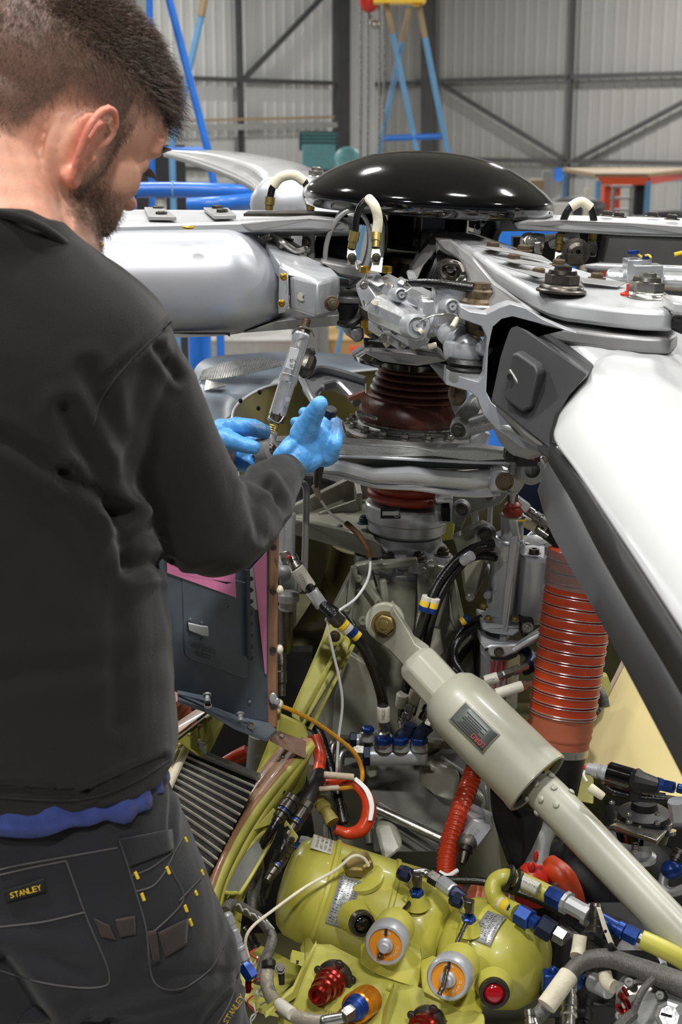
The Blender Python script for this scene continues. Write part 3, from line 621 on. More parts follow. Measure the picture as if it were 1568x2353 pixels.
q = MB(); q.lathe(P(1322, 580, 2.16), Vector((0, -1, .1)), [(30 * k, 0), (30 * k, .012), (21 * k, .013), (20 * k, .02), (13 * k, .022), (12 * k, .03), (5 * k, .03), (4 * k, .02), (.0001, .02)], 28); q.prism([(1306, 585, 2.12), (1340, 585, 2.12), (1340, 606, 2.12), (1306, 606, 2.12)], (0, .05, 0)); build(q, 'bearing_eye', 'dark_steel', ra, ang=.3)
q = MB(); q.tube([(1270, 560, 2.2), (1296, 548, 2.18), (1330, 540, 2.18)], .008); q.prism([(1250, 545, 2.3), (1320, 535, 2.3), (1320, 542, 2.3), (1252, 556, 2.3)], (0, .04, 0)); build(q, 'link_bar', 'plate_worn', ra)
q = MB(); p = P(1222, 524, 9); q.box(Vector((p.x, 9, p.z / 2)), (.5, .4, p.z)); single(q, 'blue_sheeted_stack', 'blue_paint', 'tall blue-sheeted stack seen through the gap in the right arm', 'stack')
# right silver damper
rd = root('right_lag_damper', 'bright silver hydraulic damper with two blue caps at the right edge', 'damper', P(1480, 660, 2.05))
q = MB(); q.turn((1395, 640, 2.06), (1640, 652, 2.0), [(0, 18), (.02, 24), (.3, 24), (.32, 18), (.45, 18), (.47, 22), (1, 22)], 12); q.turn((1345, 612, 2.1), (1640, 622, 2.05), [(0, 5), (.1, 10), (1, 10)], 10); q.box((1460, 632, 2.03), (.03, .04, .045)); q.box((1484, 632, 2.02), (.04, .04, .03)); build(q, 'damper_body', 'silver_bright', rd, bev=.002)
q = MB(); q.turn((1455, 612, 2.03), (1456, 578, 2.03), [(0, 15), (.2, 11), (.6, 11)], 16); q.turn((1486, 618, 2.01), (1487, 588, 2.01), [(0, 14), (.4, 11), (.7, 11)], 16); build(q, 'valve_boss', 'silver_bright', rd)
for x, y in ((1456, 584), (1487, 594)):
    q = MB(); q.turn((x, y, 2.02), (x, y - 9, 2.02), [(0, 12), (.1, 13), (.9, 13), (1, 11)], 6); build(q, 'cap', 'blue_anod', rd)
q = MB(); q.turn((1460, 650, 2.02), (1520, 645, 2.0), [(0, 17), (.1, 22), (.9, 20), (1, 10)], 16); build(q, 'end_collar', 'steel', rd)
q = MB(); q.tube([(1466, 583, 2.02), (1476, 590, 2.02), (1490, 586, 2.01), (1497, 592, 2)], .0016, 6); build(q, 'yellow_lockwire', 'yellow_tag', rd)
q = MB(); q.tube([(1550, 585, 2.1), (1575, 580, 2.1), (1600, 584, 2.1)], .003); build(q, 'yellow_lead', 'yellow_tag', rd)
q = MB(); q.tube([(1465, 640, 2.0), (1490, 665, 1.98), (1492, 690, 1.98)], .004); build(q, 'strap', 'steel', rd)
# ---- front right arm (nearest): stacked plates
fa = root('front_rotor_arm', 'nearest grey rotor arm with two large nuts and a row of small bolts', 'rotor arm', P(1250, 740, 1.9))
topo = [(1000, 548, 2.2), (1022, 534, 2.26), (1060, 530, 2.26), (1110, 540, 2.22), (1185, 572, 2.16), (1270, 600, 2.1), (1330, 618, 2.06), (1440, 648, 1.99), (1520, 668, 1.95), (1556, 688, 1.9), (1562, 706, 1.84), (1545, 716, 1.8), (1480, 712, 1.8), (1400, 706, 1.82), (1300, 694, 1.86), (1262, 684, 1.88), (1225, 668, 1.92), (1140, 618, 2.02), (1085, 575, 2.12), (1045, 556, 2.18)]
q = MB(); q.prism(topo, (0, 0, -.026)); build(q, 'upper_plate', 'plate_worn', fa, bev=.006)
lo = [(x, y, Y) for x, y, Y in topo if x > 1130]; 
q = MB(); A_ = [P(x, y, Y) + Vector((.0, .0, -.0335)) for x, y, Y in topo if x > 1090]; q.prism(A_, (0, 0, -.021)); build(q, 'lower_plate', 'plate_grey', fa, bev=.005)
# recessed slots between the bolts on the top
for pts in ([(1095, 567, 2.12), (1150, 572, 2.12), (1245, 590, 2.08), (1268, 604, 2.04), (1190, 586, 2.08), (1140, 578, 2.1)], [(1130, 592, 2.07), (1200, 600, 2.05), (1270, 612, 2.0), (1262, 618, 2.0), (1180, 606, 2.03)], [(1166, 618, 2.0), (1230, 628, 1.98), (1290, 640, 1.95), (1240, 640, 1.94)], [(1330, 640, 1.97), (1440, 652, 1.94), (1420, 662, 1.92), (1340, 652, 1.93)]):
    q = MB(); q.prism([P(*p) + ZUP * .0006 for p in pts], (0, 0, .0016)); build(q, 'rib', 'plate_grey', fa, bev=.0006)
q = MB(); q.tube([(1076, 532, 2.2), (1140, 555, 2.18), (1190, 572, 2.14)], .0014, 6); build(q, 'seal_bead', 'steel', fa)
for x, y, Y in ((1133, 570, 2.13), (1204, 577, 2.12), (1181, 598, 2.06), (1238, 630, 1.99), (1372, 641, 1.98), (1284, 610, 2.06)): small('bolt', (x, y, Y), TILT, 0, 'rusty', fa, rpx=14)
for x, y, m in ((1290, 668, 'rusty'), (1484, 684, 'rusty')):
    p = P(x, y, 1.9); kk = S(x, y, 1.9)
    q = MB(); q.lathe(p, TILT, [(58 * kk, -3 * kk), (58 * kk, 2 * kk), (52 * kk, 5 * kk), (50 * kk, 10 * kk), (45 * kk, 14 * kk), (38 * kk, 15 * kk)], 40); q.hexn(p + TILT * 13 * kk, TILT, 40 * kk, 26 * kk); q.lathe(p + TILT * 38 * kk, TILT, [(34 * kk, 0), (32 * kk, 9 * kk), (24 * kk, 9 * kk)], 24); q.hexn(p + TILT * 46 * kk, TILT, 20 * kk, 12 * kk); build(q, 'large_nut', 'steel' if x > 1400 else 'dark_steel', fa)
q = MB(); q.box((1443, 667, 1.83), (.003, .004, .016)); q.ell((1436, 676, 1.83), (.006, .004, .003)); build(q, 'red_torque_mark', 'red_paint', fa)
# arch web under the plate at the hub end + laminated bearing
q = MB()
q.prism([(945, 620, 2.2), (985, 560, 2.22), (1010, 534, 2.24), (1035, 532, 2.24), (1010, 556, 2.22), (1000, 580, 2.2), (975, 610, 2.18), (958, 645, 2.16), (948, 655, 2.16)], (0, .08, 0)); build(q, 'hub_strap', 'plate_grey', fa, bev=.003)
q = MB(); q.prism([(1000, 548, 2.17), (1040, 552, 2.15), (1085, 585, 2.08), (1140, 650, 1.98), (1200, 695, 1.9), (1250, 728, 1.87), (1170, 700, 1.92), (1120, 722, 1.95), (1066, 700, 2.0), (1080, 640, 2.05), (1060, 600, 2.1), (1020, 575, 2.15)], (0, .04, 0)); build(q, 'side_web', 'plate_grey', fa, bev=.004)
laminated(fa, (1085, 660, 2.22), (985, 618, 2.22), 84, 64, 22)
q = MB(); q.lathe(P(1045, 655, 2.12), Vector((.3, -1, .1)), [(34 * k, 0), (34 * k, .02), (26 * k, .028), (24 * k, .04), (14 * k, .042), (12 * k, .02), (.0001, .02)], 32); q.prism([(1012, 612, 2.1), (1038, 600, 2.1), (1062, 612, 2.1), (1076, 640, 2.08), (1070, 690, 2.06), (1018, 680, 2.08)], (0, .08, 0)); build(q, 'bearing_housing', 'steel', fa, bev=.003)
q = MB(); q.lathe(P(1034, 622, 2.09), Vector((.0, -1, .3)), [(22 * k, 0), (22 * k, .008), (17 * k, .012), (15 * k, .004), (9 * k, .004), (8 * k, .012), (.0001, .012)], 24); q.tube([(1020, 608, 2.08), (1035, 602, 2.07), (1055, 608, 2.07), (1066, 628, 2.06)], .004); build(q, 'bearing_cap', 'dark_steel', fa)
# ---- fork casting of the front arm
fk = root('cuff_fork', 'grey C-shaped fork casting with a dark window, left of the white blade', 'fork', P(1130, 1045, 1.9))
Co = [(1058, 704), (1080, 716), (1118, 722), (1150, 706), (1175, 698), (1210, 708), (1250, 734), (1300, 756), (1330, 768), (1180, 732), (1160, 724), (1140, 732), (1128, 752), (1123, 800), (1118, 900), (1130, 925), (1160, 950), (1200, 985), (1275, 1040), (1262, 1047), (1200, 1030), (1140, 985), (1110, 950), (1098, 915), (1080, 900), (1024, 884), (1027, 848), (1060, 866), (1100, 878), (1114, 862), (1120, 800), (1120, 775), (1108, 750), (1080, 740), (1058, 732)]
def yf(x, y): return 1.93 - (x - 1060) * .0006 
q = MB(); q.prism([(x, y, yf(x, y)) for x, y in Co], (.0, .045, 0)); build(q, 'fork_casting', 'silver', fk, bev=.004)
q = MB(); q.prism([(1135, 975, 1.88), (1170, 975, 1.86), (1220, 1000, 1.83), (1270, 1040, 1.8), (1262, 1050, 1.81), (1215, 1062, 1.86), (1180, 1050, 1.9), (1150, 1018, 1.9)], (0, .09, 0)); build(q, 'lower_boss', 'silver', fk, bev=.012)
q = MB(); p = P(1102, 694, 1.98); q.lathe(p, TILT, [(40 * k, -4 * k), (38 * k, 2 * k), (30 * k, 8 * k), (29 * k, 22 * k), (22 * k, 26 * k), (20 * k, 38 * k), (13 * k, 38 * k)], 36); q.hexn(p + TILT * 22 * k, TILT, 24 * k, 9 * k); build(q, 'fork_bolt', 'rusty', fk)
q = MB(); q.lathe(P(1100, 700, 1.98), TILT, [(46 * k, -10 * k), (48 * k, 0), (44 * k, 3 * k), (30 * k, 2 * k)], 40); build(q, 'bolt_seat', 'silver', fk)
q = MB(); q.cyl(P(1098, 770, 1.99), P(1100, 720, 1.99), .017); build(q, 'fork_pin', 'rusty', fk)
p = P(1075, 880, 1.96); q = MB(); q.lathe(p, TILT, [(40 * k, 0), (44 * k, 8 * k), (44 * k, 24 * k), (36 * k, 28 * k)], 40); build(q, 'lower_seat', 'cast_grey', fk)
q = MB(); q.lathe(p + TILT * 24 * k, TILT, [(40 * k, 0), (46 * k, 6 * k), (40 * k, 12 * k), (46 * k, 18 * k), (40 * k, 26 * k)], 40); build(q, 'rubber_boot', 'black_rubber', fk)
q = MB(); q.ell((1052, 905, 2.05), (.014, .014, .018)); q.ell((1062, 882, 2.03), (.01, .01, .01)); build(q, 'corroded_bolt', 'rusty', fk)
# cuff block (black elastomer face) in the window
cf = root('blade_cuff', 'dark grey moulded blade cuff block with a raised square plate', 'blade cuff', P(1220, 1030, 1.85))
q = MB(); q.prism([(1178, 733, 1.86), (1358, 860, 1.74), (1310, 905, 1.72), (1284, 950, 1.72), (1270, 1000, 1.72), (1268, 1040, 1.72), (1200, 985, 1.78), (1128, 925, 1.86), (1150, 820, 1.87)], (.03, .12, 0)); build(q, 'cuff_face', 'cuff_grey', cf, bev=.004)
q = MB(); q.prism([(1130, 740, 1.95), (1184, 730, 1.93), (1166, 825, 1.93), (1146, 935, 1.92), (1118, 905, 1.94)], (.0, .02, 0)); build(q, 'window_recess', 'black_matte', cf)
q = MB(); q.prism([(1192, 806, 1.835), (1205, 805, 1.825), (1250, 835, 1.795), (1256, 852, 1.79), (1238, 938, 1.79), (1216, 948, 1.80), (1174, 916, 1.835), (1170, 900, 1.84)], (-.012, -.022, .002), taper=.93); build(q, 'raised_plate', 'cuff_grey', cf, bev=.003)
q = MB(); q.tube([(1172, 850, 1.805), (1195, 885, 1.795), (1210, 900, 1.79)], .002); build(q, 'scuff_ridge', 'plate_grey', cf)
for x, y in ((1172, 866), (1213, 898)): small('hole', (x, y, 1.8), Vector((-.45, -.85, .1)), 0, 'black_matte', cf, rpx=6)
q = MB(); q.prism([(1145, 930, 1.865), (1185, 945, 1.82), (1268, 1012, 1.72), (1270, 1045, 1.72), (1205, 995, 1.78)], (0, .02, -.01)); build(q, 'cuff_lip', 'plate_grey', cf, bev=.003)
q = MB(); q.prism([(1228, 990, 1.76), (1268, 1028, 1.72), (1268, 1062, 1.72), (1240, 1040, 1.75)], (0, .1, 0)); build(q, 'cuff_tail', 'cuff_grey', cf, bev=.003)
# ---- the near white blade
nb = root('near_rotor_blade', 'large white rotor blade sweeping down past the camera on the right', 'rotor blade', P(1450, 1100, 1.5))
import numpy as np
_c = np.array([(1180, 733, 1.93), (1356, 860, 1.775), (1275, 1012, 1.71), (1570, 1456, 1.16), (1390, 1182, 1.45), (1400, 755, 1.93), (1560, 775, 1.93), (1560, 1000, 1.66), (1740, 855, 1.87), (1760, 1150, 1.44), (1450, 900, 1.77), (2100, 1330, 1.27), (1700, 1655, 1.0)])
_f = lambda x, y: np.array([1, (x - 1500) / 400, (y - 1000) / 400, ((x - 1500) / 400) ** 2, (x - 1500) * (y - 1000) / 160000, ((y - 1000) / 400) ** 2])
_k = np.linalg.lstsq(np.array([_f(x, y) for x, y, _ in _c]), 1 / _c[:, 2], rcond=None)[0]
def onblade(x, y, t=0): return P(x, y, 1 / float(_f(x, y) @ _k)) + Vector((-.1, -.1, .98)) * (.026 * (1 - math.exp(-(t / .1) ** 1.0)))
R0 = [(1180, 733), (1230, 766), (1295, 812), (1356, 860), (1322, 893), (1296, 930), (1280, 970), (1275, 1012), (1322, 1080), (1390, 1182), (1470, 1303), (1570, 1456), (1700, 1655)]
R9 = [(1420, 735), (1480, 742), (1550, 752), (1640, 766), (1700, 790), (1720, 820), (1740, 855), (1760, 890), (1830, 960), (1920, 1060), (2010, 1180), (2120, 1330), (2260, 1520)]
c0 = cat([Vector(p + (0,)) for p in R0[:4]], [1] * 4, 6)[0][:-1] + cat([Vector(p + (0,)) for p in R0[3:]], [1] * 10, 6)[0]; c9 = cat([Vector(p + (0,)) for p in R9], [1] * 13, 6)[0]
rows = [[onblade(*(p.lerp(r_, t)).xy, t) for p, r_ in zip(c0, c9)] for t in (0, .008, .02, .04, .07, .11, .16, .24, .35, .5, .7, 1)]
q = MB(); q.grid(rows); build(q, 'blade_skin', 'white_gloss', nb, ang=1.5, solid=.004, soff=-1)
E0 = [(1268, 1018, 1.715), (1322, 1085, 1.585), (1392, 1192, 1.435), (1472, 1314, 1.295), (1572, 1472, 1.155), (1702, 1680, 1.005)]
E1 = [(1262, 1060, 1.735), (1322, 1160, 1.60), (1378, 1268, 1.45), (1450, 1395, 1.31), (1552, 1565, 1.165), (1680, 1790, 1.01)]
E2 = [(1238, 1126, 1.77), (1266, 1215, 1.63), (1330, 1330, 1.48), (1412, 1480, 1.33), (1568, 1775, 1.18), (1700, 2040, 1.03)]
q = MB(); q.grid([E0, E1], n=5); build(q, 'trailing_edge_strip', 'black_part', nb, solid=.003)
q = MB(); q.grid([E1, [tuple((u + v) / 2 for u, v in zip(p, e)) for p, e in zip(E1, E2)], E2, [(p[0] + 12, p[1] + 6, p[2] + .05) for p in E2]], n=5); build(q, 'underside', 'cuff_grey', nb, solid=.003, ang=.9)
q = MB()
for i in range(9):
    t = i / 8; x = 1282 + 52 * t; y = 1040 + 100 * t; q.ell(P(x, y, 1.70 - .12 * t), (.004, .002, .008))
build(q, 'worn_lettering', 'label_silver', nb)
q = MB(); q.ell(P(1540, 839, 1.795), (.009, .006, .0016)); build(q, 'red_mark', 'red_paint', nb)
q = MB(); q.prism([(1550, 690, 1.76), (1640, 700, 1.7), (1640, 735, 1.7), (1552, 725, 1.76)], (0, .08, 0)); single(q, 'blade_pin_bracket', 'white_gloss', 'pale bracket end at the right edge beside the near arm tip', 'bracket', bev=.005)
q = MB(); q.prism([(1545, 730, 1.8), (1640, 740, 1.7), (1640, 800, 1.7), (1545, 760, 1.8)], (0, .06, 0)); single(q, 'blade_root_gap_seal', 'black_part', 'black seal strip under the pale bracket at the right edge', 'seal', bev=.004)
# grey ball joint under the fork
bj = root('ball_joint', 'grey cup bearing with a shiny greasy ball, at the inner end of the fork', 'ball joint', P(1075, 835, 1.98))
p = P(1077, 800, 1.98)
q = MB(); q.lathe(p - TILT * 34 * k, TILT, [(20 * k, 0), (38 * k, 4 * k), (46 * k, 16 * k), (49 * k, 34 * k), (47 * k, 44 * k), (40 * k, 47 * k), (36 * k, 40 * k)], 44, cap=False); build(q, 'cup', 'silver', bj, ang=.9, solid=.003)
q = MB(); q.ell(p, (34 * k, 34 * k, 30 * k)); build(q, 'ball', 'silver_bright', bj)
q = MB(); q.turn((1020, 762, 2.0), (1062, 778, 1.98), [(0, 24), (.3, 30), (.9, 30)], 24); build(q, 'cup_neck', 'silver', bj); q = MB(); q.lathe(P(1108, 800, 1.94), Vector((.4, -1, 0)), [(14 * k, 0), (15 * k, .01), (12 * k, .014)], 20); build(q, 'side_plug', 'silver', bj)
# front damper (detailed silver machining)
fd = root('front_lag_damper', 'bright machined silver damper cylinder with sockets, in front of the hub', 'damper', P(940, 790, 2.05))
def oct_bar(b, a, c, r0, r1, sg=8): b.turn(a, c, [(0, r0 * .9), (.02, r0), (.98, r1), (1, r1 * .9)], sg)
q = MB(); oct_bar(q, (868, 708, 2.03), (968, 756, 1.97), 36, 34, 10); build(q, 'cylinder', 'silver_bright', fd, ang=.3, bev=.001)
q = MB(); oct_bar(q, (925, 662, 2.08), (1010, 705, 2.02), 24, 24, 8); oct_bar(q, (880, 655, 2.1), (1000, 715, 2.05), 30, 30, 8); build(q, 'upper_chamber', 'silver_bright', fd, ang=.3)
q = MB(); oct_bar(q, (905, 725, 2.06), (965, 765, 2.0), 44, 40, 8); oct_bar(q, (866, 730, 2.08), (935, 780, 2.05), 34, 30, 7); build(q, 'lower_body', 'silver', fd, ang=.3)
q = MB(); q.hexa([(820, 660, 2.1), (862, 640, 2.1), (905, 655, 2.05), (868, 725, 2.05), (820, 650, 2.16), (845, 628, 2.16), (905, 640, 2.12), (880, 700, 2.12)]); q.prism([(818, 662, 2.08), (846, 655, 2.06), (878, 700, 2.04), (868, 728, 2.04), (835, 712, 2.06)], (0, .06, 0)); q.prism([(842, 626, 2.1), (875, 634, 2.08), (885, 652, 2.06), (868, 660, 2.05), (840, 645, 2.08)], (0, .05, 0)); build(q, 'end_bracket', 'silver_bright', fd, bev=.002)
q = MB(); q.prism([(940, 645, 2.1), (935, 630, 2.1), (940, 624, 2.1), (955, 626, 2.1), (960, 640, 2.08), (950, 650, 2.08)], (0, .03, 0)); q.prism([(910, 650, 2.06), (925, 640, 2.06), (935, 648, 2.05), (925, 658, 2.05)], (0, .04, 0)); build(q, 'lug', 'silver_bright', fd, bev=.002)
ax_ = Vector((.25, -1, .12))
for x, y, Y, r in ((921, 678, 1.99, 15), (958, 750, 1.93, 24), (1038, 705, 1.97, 17), (906, 760, 2.0, 11)):
    q = MB(); q.lathe(P(x, y, Y), ax_, [(r * k, -.03), (r * k, 0), (r * .95 * k, .004), (r * .75 * k, .005), (r * .7 * k, 0), (r * .45 * k, 0), (r * .42 * k, .007), (r * .2 * k, .007), (.0001, .002)], 28); build(q, 'socket_port', 'silver', fd, ang=.4)
q = MB(); q.turn((990, 735, 2.02), (1040, 762, 2.0), [(0, 30), (.1, 34), (.35, 34), (.4, 28), (.7, 28), (.72, 22), (1, 20)], 32); build(q, 'rod_end_collar', 'silver', fd, ang=.4)
q = MB(); q.box((1035, 700, 2.02), (.05, .06, .06)); q.box((1000, 720, 2.03), (.05, .06, .05)); build(q, 'end_block', 'silver_bright', fd, bev=.006)
for w in ([(965, 738, 1.92), (1000, 725, 1.93), (1040, 722, 1.95), (1052, 728, 1.95)], [(930, 672, 1.98), (945, 662, 1.99), (935, 650, 2.0)], [(855, 690, 2.02), (840, 702, 2.02), (836, 690, 2.02)]): q = MB(); q.tube(w, .0011, 6); build(q, 'locking_wire', 'steel', fd)
for a, b in (((1040, 752, 1.94), (1052, 732, 1.95)), ((985, 797, 2.0), (1004, 792, 2.0)), ((885, 785, 2.05), (892, 796, 2.05)), ((865, 690, 2.0), (862, 700, 2.0)), ((965, 764, 1.92), (972, 758, 1.92)), ((1000, 668, 2.0), (1018, 675, 2.0)), ((1040, 675, 2.0), (1048, 690, 2.0))):
    q = MB(); q.cyl(a, b, .004, seg=10); build(q, 'seal_sleeve', 'white_wrap', fd)
for x, y in ((836, 655), (905, 748), (880, 778), (925, 790), (950, 795), (1012, 688)): small('bolt', (x, y, 2.03), ax_, 0, 'steel', fd, rpx=7)
q = MB(); q.turn((845, 735, 2.1), (850, 765, 2.1), [(0, 16), (.5, 18), (.6, 13), (1, 14)], 16); build(q, 'gland', 'brass', fd)
q = MB(); q.prism([(826, 700, 2.12), (868, 730, 2.1), (872, 760, 2.1), (845, 770, 2.12), (826, 745, 2.12)], (0, .06, 0)); build(q, 'base_lug', 'dark_steel', fd, bev=.003)
hs = root('damper_hose', 'short shiny black hose lying across the front silver damper', 'hose', P(940, 655, 2.02))
q = MB(); q.tube([(934, 650, 2.02), (975, 650, 2.0), (1030, 654, 1.98), (1088, 662, 1.97)], [.005, .006, .0062, .0075], 14); build(q, 'tube', 'black_hose', hs)
q = MB(); q.turn((930, 650, 2.02), (944, 652, 2.02), [(0, 9), (1, 10)], 12); build(q, 'ferrule', 'steel', hs)
q = MB(); q.prism([(860, 590, 2.08), (882, 592, 2.08), (878, 628, 2.06), (850, 622, 2.06)], (0, .01, 0)); q.prism([(814, 590, 2.1), (818, 620, 2.1), (850, 628, 2.08), (850, 622, 2.08), (822, 615, 2.1), (819, 590, 2.1)], (0, .004, 0)); single(q, 'jumper_bracket', 'steel', 'small bent steel bracket carrying the cream-sleeved cable ends', 'bracket', bev=.001)
for x, w in ((838, 'small brass nut under the bent steel cable bracket, left of the pair'), (888, 'small brass nut behind the silver damper top, right of the pair')): q = MB(); q.hexn(P(x, 627, 2.08), TILT, .008, .010); single(q, 'brass_nut', 'brass', w, 'nut', 'brass nuts behind the damper')
# ---------------------------------------------------------------- mast, swashplate
bl = root('upper_bellows', 'brown ribbed rubber bellows around the mast, held by a steel band', 'bellows', mast_pt(985))
kb = S(930, 930, MY)
def bellows(parent, py_t, py_b, rt, rb, n, m, name, amp=5, lobe=True):
    T = mast_pt(py_t); B = mast_pt(py_b); d = T - B; L = d.length; prof = [(rb * kb * .8, 0)]
    for i in range(n * 6 + 1):
        t = i / (n * 6.0); r = rb + (rt - rb) * t; prof.append(((r + amp * (abs(math.sin(math.pi * t * n)) ** .7) - amp * .5) * kb, t * L))
    q = MB(); q.lathe(B, d, prof, 64); return build(q, name, m, parent, ang=1.2)
bellows(bl, 826, 916, 76, 108, 6, 'brown_rubber', 'ribbed_boot', 11)
q = MB(); T = mast_pt(913); B = mast_pt(968); d = T - B; q.lathe(B, d, [(125 * kb, 0), (128 * kb, 12 * kb), (127 * kb, 28 * kb), (119 * kb, 46 * kb), (106 * kb, 60 * kb)], 64); build(q, 'boot_skirt', 'brown_rubber', bl, ang=1.2)
q = MB(); q.lathe(mast_pt(968) , d, [(124.5 * kb, -1 * kb), (126 * kb, 0), (126 * kb, 13 * kb), (124.5 * kb, 14 * kb)], 72, cap=False); build(q, 'clamp_band', 'steel', bl)
q = MB(); q.turn((830, 950, 2.18), (866, 962, 2.165), [(0, 4)] + [(i / 14, 4 + (i % 2) * 1.5) for i in range(14)] + [(1, 4)], 10); q.hexn(P(830, 950, 2.18), Vector((-1, -.3, 0)), .005, .008); build(q, 'clamp_screw', 'steel', bl)
q = MB(); q.prism([(800, 915, 2.24), (838, 900, 2.22), (842, 912, 2.22), (805, 922, 2.24)], (0, .02, 0)); build(q, 'torn_flap', 'orange_fade', bl)
sw = root('rotating_swashplate', 'large grey swashplate with long forged arms around the bellows', 'swashplate', mast_pt(1100))
q = MB(); q.lathe(mast_pt(990), d, [(100 * kb, -16 * kb), (162 * kb, -12 * kb), (164 * kb, 2 * kb), (158 * kb, 8 * kb), (128 * kb, 16 * kb), (118 * kb, 26 * kb), (100 * kb, 26 * kb)], 72); br_ = build(q, 'bearing_ring', 'cast_grey', sw, ang=.5)
q = MB(); q.lathe(mast_pt(990), d, [(165 * kb, -8 * kb), (167 * kb, -6 * kb), (167 * kb, -1 * kb), (165 * kb, 1 * kb)], 72, cap=False); build(q, 'grease_ring', 'rusty', sw)
for a in range(0, 360, 20):
    v = Vector((math.cos(math.radians(a)), math.sin(math.radians(a)), 0)); v = (v - d.normalized() * v.dot(d.normalized())).normalized()
    small('bolt', mast_pt(982) + v * 146 * kb, d, .0062, 'steel', br_, 'ring_bolt', hs=1.6)
q = MB(); q.torus(mast_pt(974), d, 146 * kb, .0012, 64, 6); build(q, 'locking_wire', 'steel', sw)
# upper left arm: forged frame
q = MB()
ar = [(692, 862, 2.3), (715, 850, 2.33), (760, 852, 2.36), (842, 872, 2.38), (842, 915, 2.38), (800, 905, 2.36), (765, 890, 2.35), (740, 892, 2.33), (730, 905, 2.3), (745, 930, 2.28), (790, 965, 2.26), (800, 1010, 2.26), (760, 985, 2.25), (720, 930, 2.27), (695, 890, 2.3)]
q.prism([(x, y, 2.44 - (y - 850) * .0013) for x, y, _ in ar], (0, .025, -.012)); build(q, 'forged_arm', 'silver', sw, bev=.004)
q = MB(); fy = lambda x, y: (x, y, 2.43 - (y - 850) * .0013); q.tube([fy(704, 862), fy(730, 848), fy(765, 852), fy(840, 874)], .007); build(q, 'arm_rib', 'silver', sw); q = MB(); q.tube([fy(690, 865), fy(705, 895), fy(724, 930), fy(756, 985)], .005); build(q, 'arm_rib', 'silver', sw); q = MB(); q.tube([fy(742, 888), fy(775, 882), fy(800, 902), fy(820, 925)], .008); build(q, 'arm_rib', 'silver', sw)
# front beams: two long forged arms
def beam(name, top, bot, dep, m, ridge=0):
    q = MB(); pts = list(top) + list(reversed(bot)); q.prism(pts, (0, dep, 0)); return build(q, name, m, sw, bev=.005)
T1 = [(560, 1012, 2.12), (700, 1014, 2.14), (784, 1018, 2.13), (900, 1024, 2.1), (1000, 1030, 2.09), (1100, 1030, 2.08), (1190, 1042, 2.06)]
B1 = [(560, 1048, 2.12), (700, 1048, 2.14), (784, 1046, 2.13), (900, 1050, 2.1), (1000, 1055, 2.09), (1100, 1060, 2.08), (1186, 1062, 2.06)]
beam('upper_beam_flange', T1, B1, .04, 'cast_grey')
B2 = [(640, 1075, 2.17), (720, 1075, 2.16), (784, 1072, 2.16), (900, 1078, 2.13), (1000, 1084, 2.12), (1100, 1080, 2.11), (1184, 1092, 2.09)]
beam('upper_beam_web', [(x, y - 4, Y + .03) for x, y, Y in B1], [(x, y, Y) for x, y, Y in B2], .03, 'cast_grey')
T3 = [(700, 1062, 2.14), (790, 1068, 2.12), (860, 1085, 2.1), (940, 1080, 2.09), (1010, 1088, 2.09), (1070, 1092, 2.08), (1130, 1086, 2.08)]
B3 = [(700, 1082, 2.14), (780, 1092, 2.12), (860, 1115, 2.1), (960, 1122, 2.09), (1040, 1134, 2.08), (1110, 1137, 2.08), (1150, 1132, 2.08)]
q = MB(); rows = []
for (a, b) in zip(T3, B3):
    r = []
    for i in range(9):
        t = i / 8; bulge = -.022 * math.sin(math.pi * min(1, t * 1.6)) if t < .62 else -.006
        r.append((a[0] + (b[0] - a[0]) * t, a[1] + (b[1] - a[1]) * t, a[2] + bulge + .01))
    rows.append(r)
q.grid(rows); build(q, 'lower_beam', 'silver', sw, ang=1.0, solid=.014)
q = MB(); q.tube(B3, .0045); q.tube([(x, y + 3, Y - .003) for x, y, Y in B1], .0025); build(q, 'beam_edge', 'silver', sw)
q = MB(); q.prism([(1128, 1086, 2.06), (1150, 1080, 2.05), (1185, 1085, 2.05), (1196, 1105, 2.05), (1190, 1122, 2.05), (1165, 1134, 2.05), (1125, 1132, 2.06)], (0, .06, 0)); build(q, 'arm_end', 'silver', sw, bev=.006)
q = MB(); q.lathe(P(1186, 1108, 2.05), Vector((.5, -1, 0)), [(24 * k, -.02), (25 * k, -.004), (22 * k, 0), (14 * k, 0)], 32); build(q, 'arm_end_washer', 'steel', sw)
small('nut', (1160, 1107, 2.045), Vector((-.1, -1, .15)), 0, 'rusty', sw, rpx=13)
rt_ = root('right_rod_end', 'worn grey clevis with an empty eye at the right tip of the swashplate arm', 'clevis', P(1215, 1095, 2.05))
q = MB(); q.lathe(P(1212, 1076, 2.06), Vector((.2, -1, .1)), [(8 * k, 0), (28 * k, -.002), (32 * k, .002), (32 * k, .02), (26 * k, .024), (17 * k, .024), (16 * k, .012), (8 * k, .01)], 36); q.box((1196, 1062, 2.06), (.03, .03, .03)); build(q, 'eye', 'cast_grey', rt_, ang=.5)
q = MB(); q.lathe(P(1228, 1072, 2.08), Vector((.8, -.6, 0)), [(30 * k, 0), (32 * k, .01), (28 * k, .02), (14 * k, .02)], 32); build(q, 'cheek', 'silver', rt_)
q = MB(); q.box((1210, 1052, 2.0), (.03, .03, .02)); q.box((1200, 1045, 2.01), (.05, .03, .016)); build(q, 'greasy_stud', 'black_part', rt_, bev=.002)
q = MB(); q.box((1226, 1044, 1.98), (.004, .004, .016)); build(q, 'red_mark', 'red_paint', rt_)
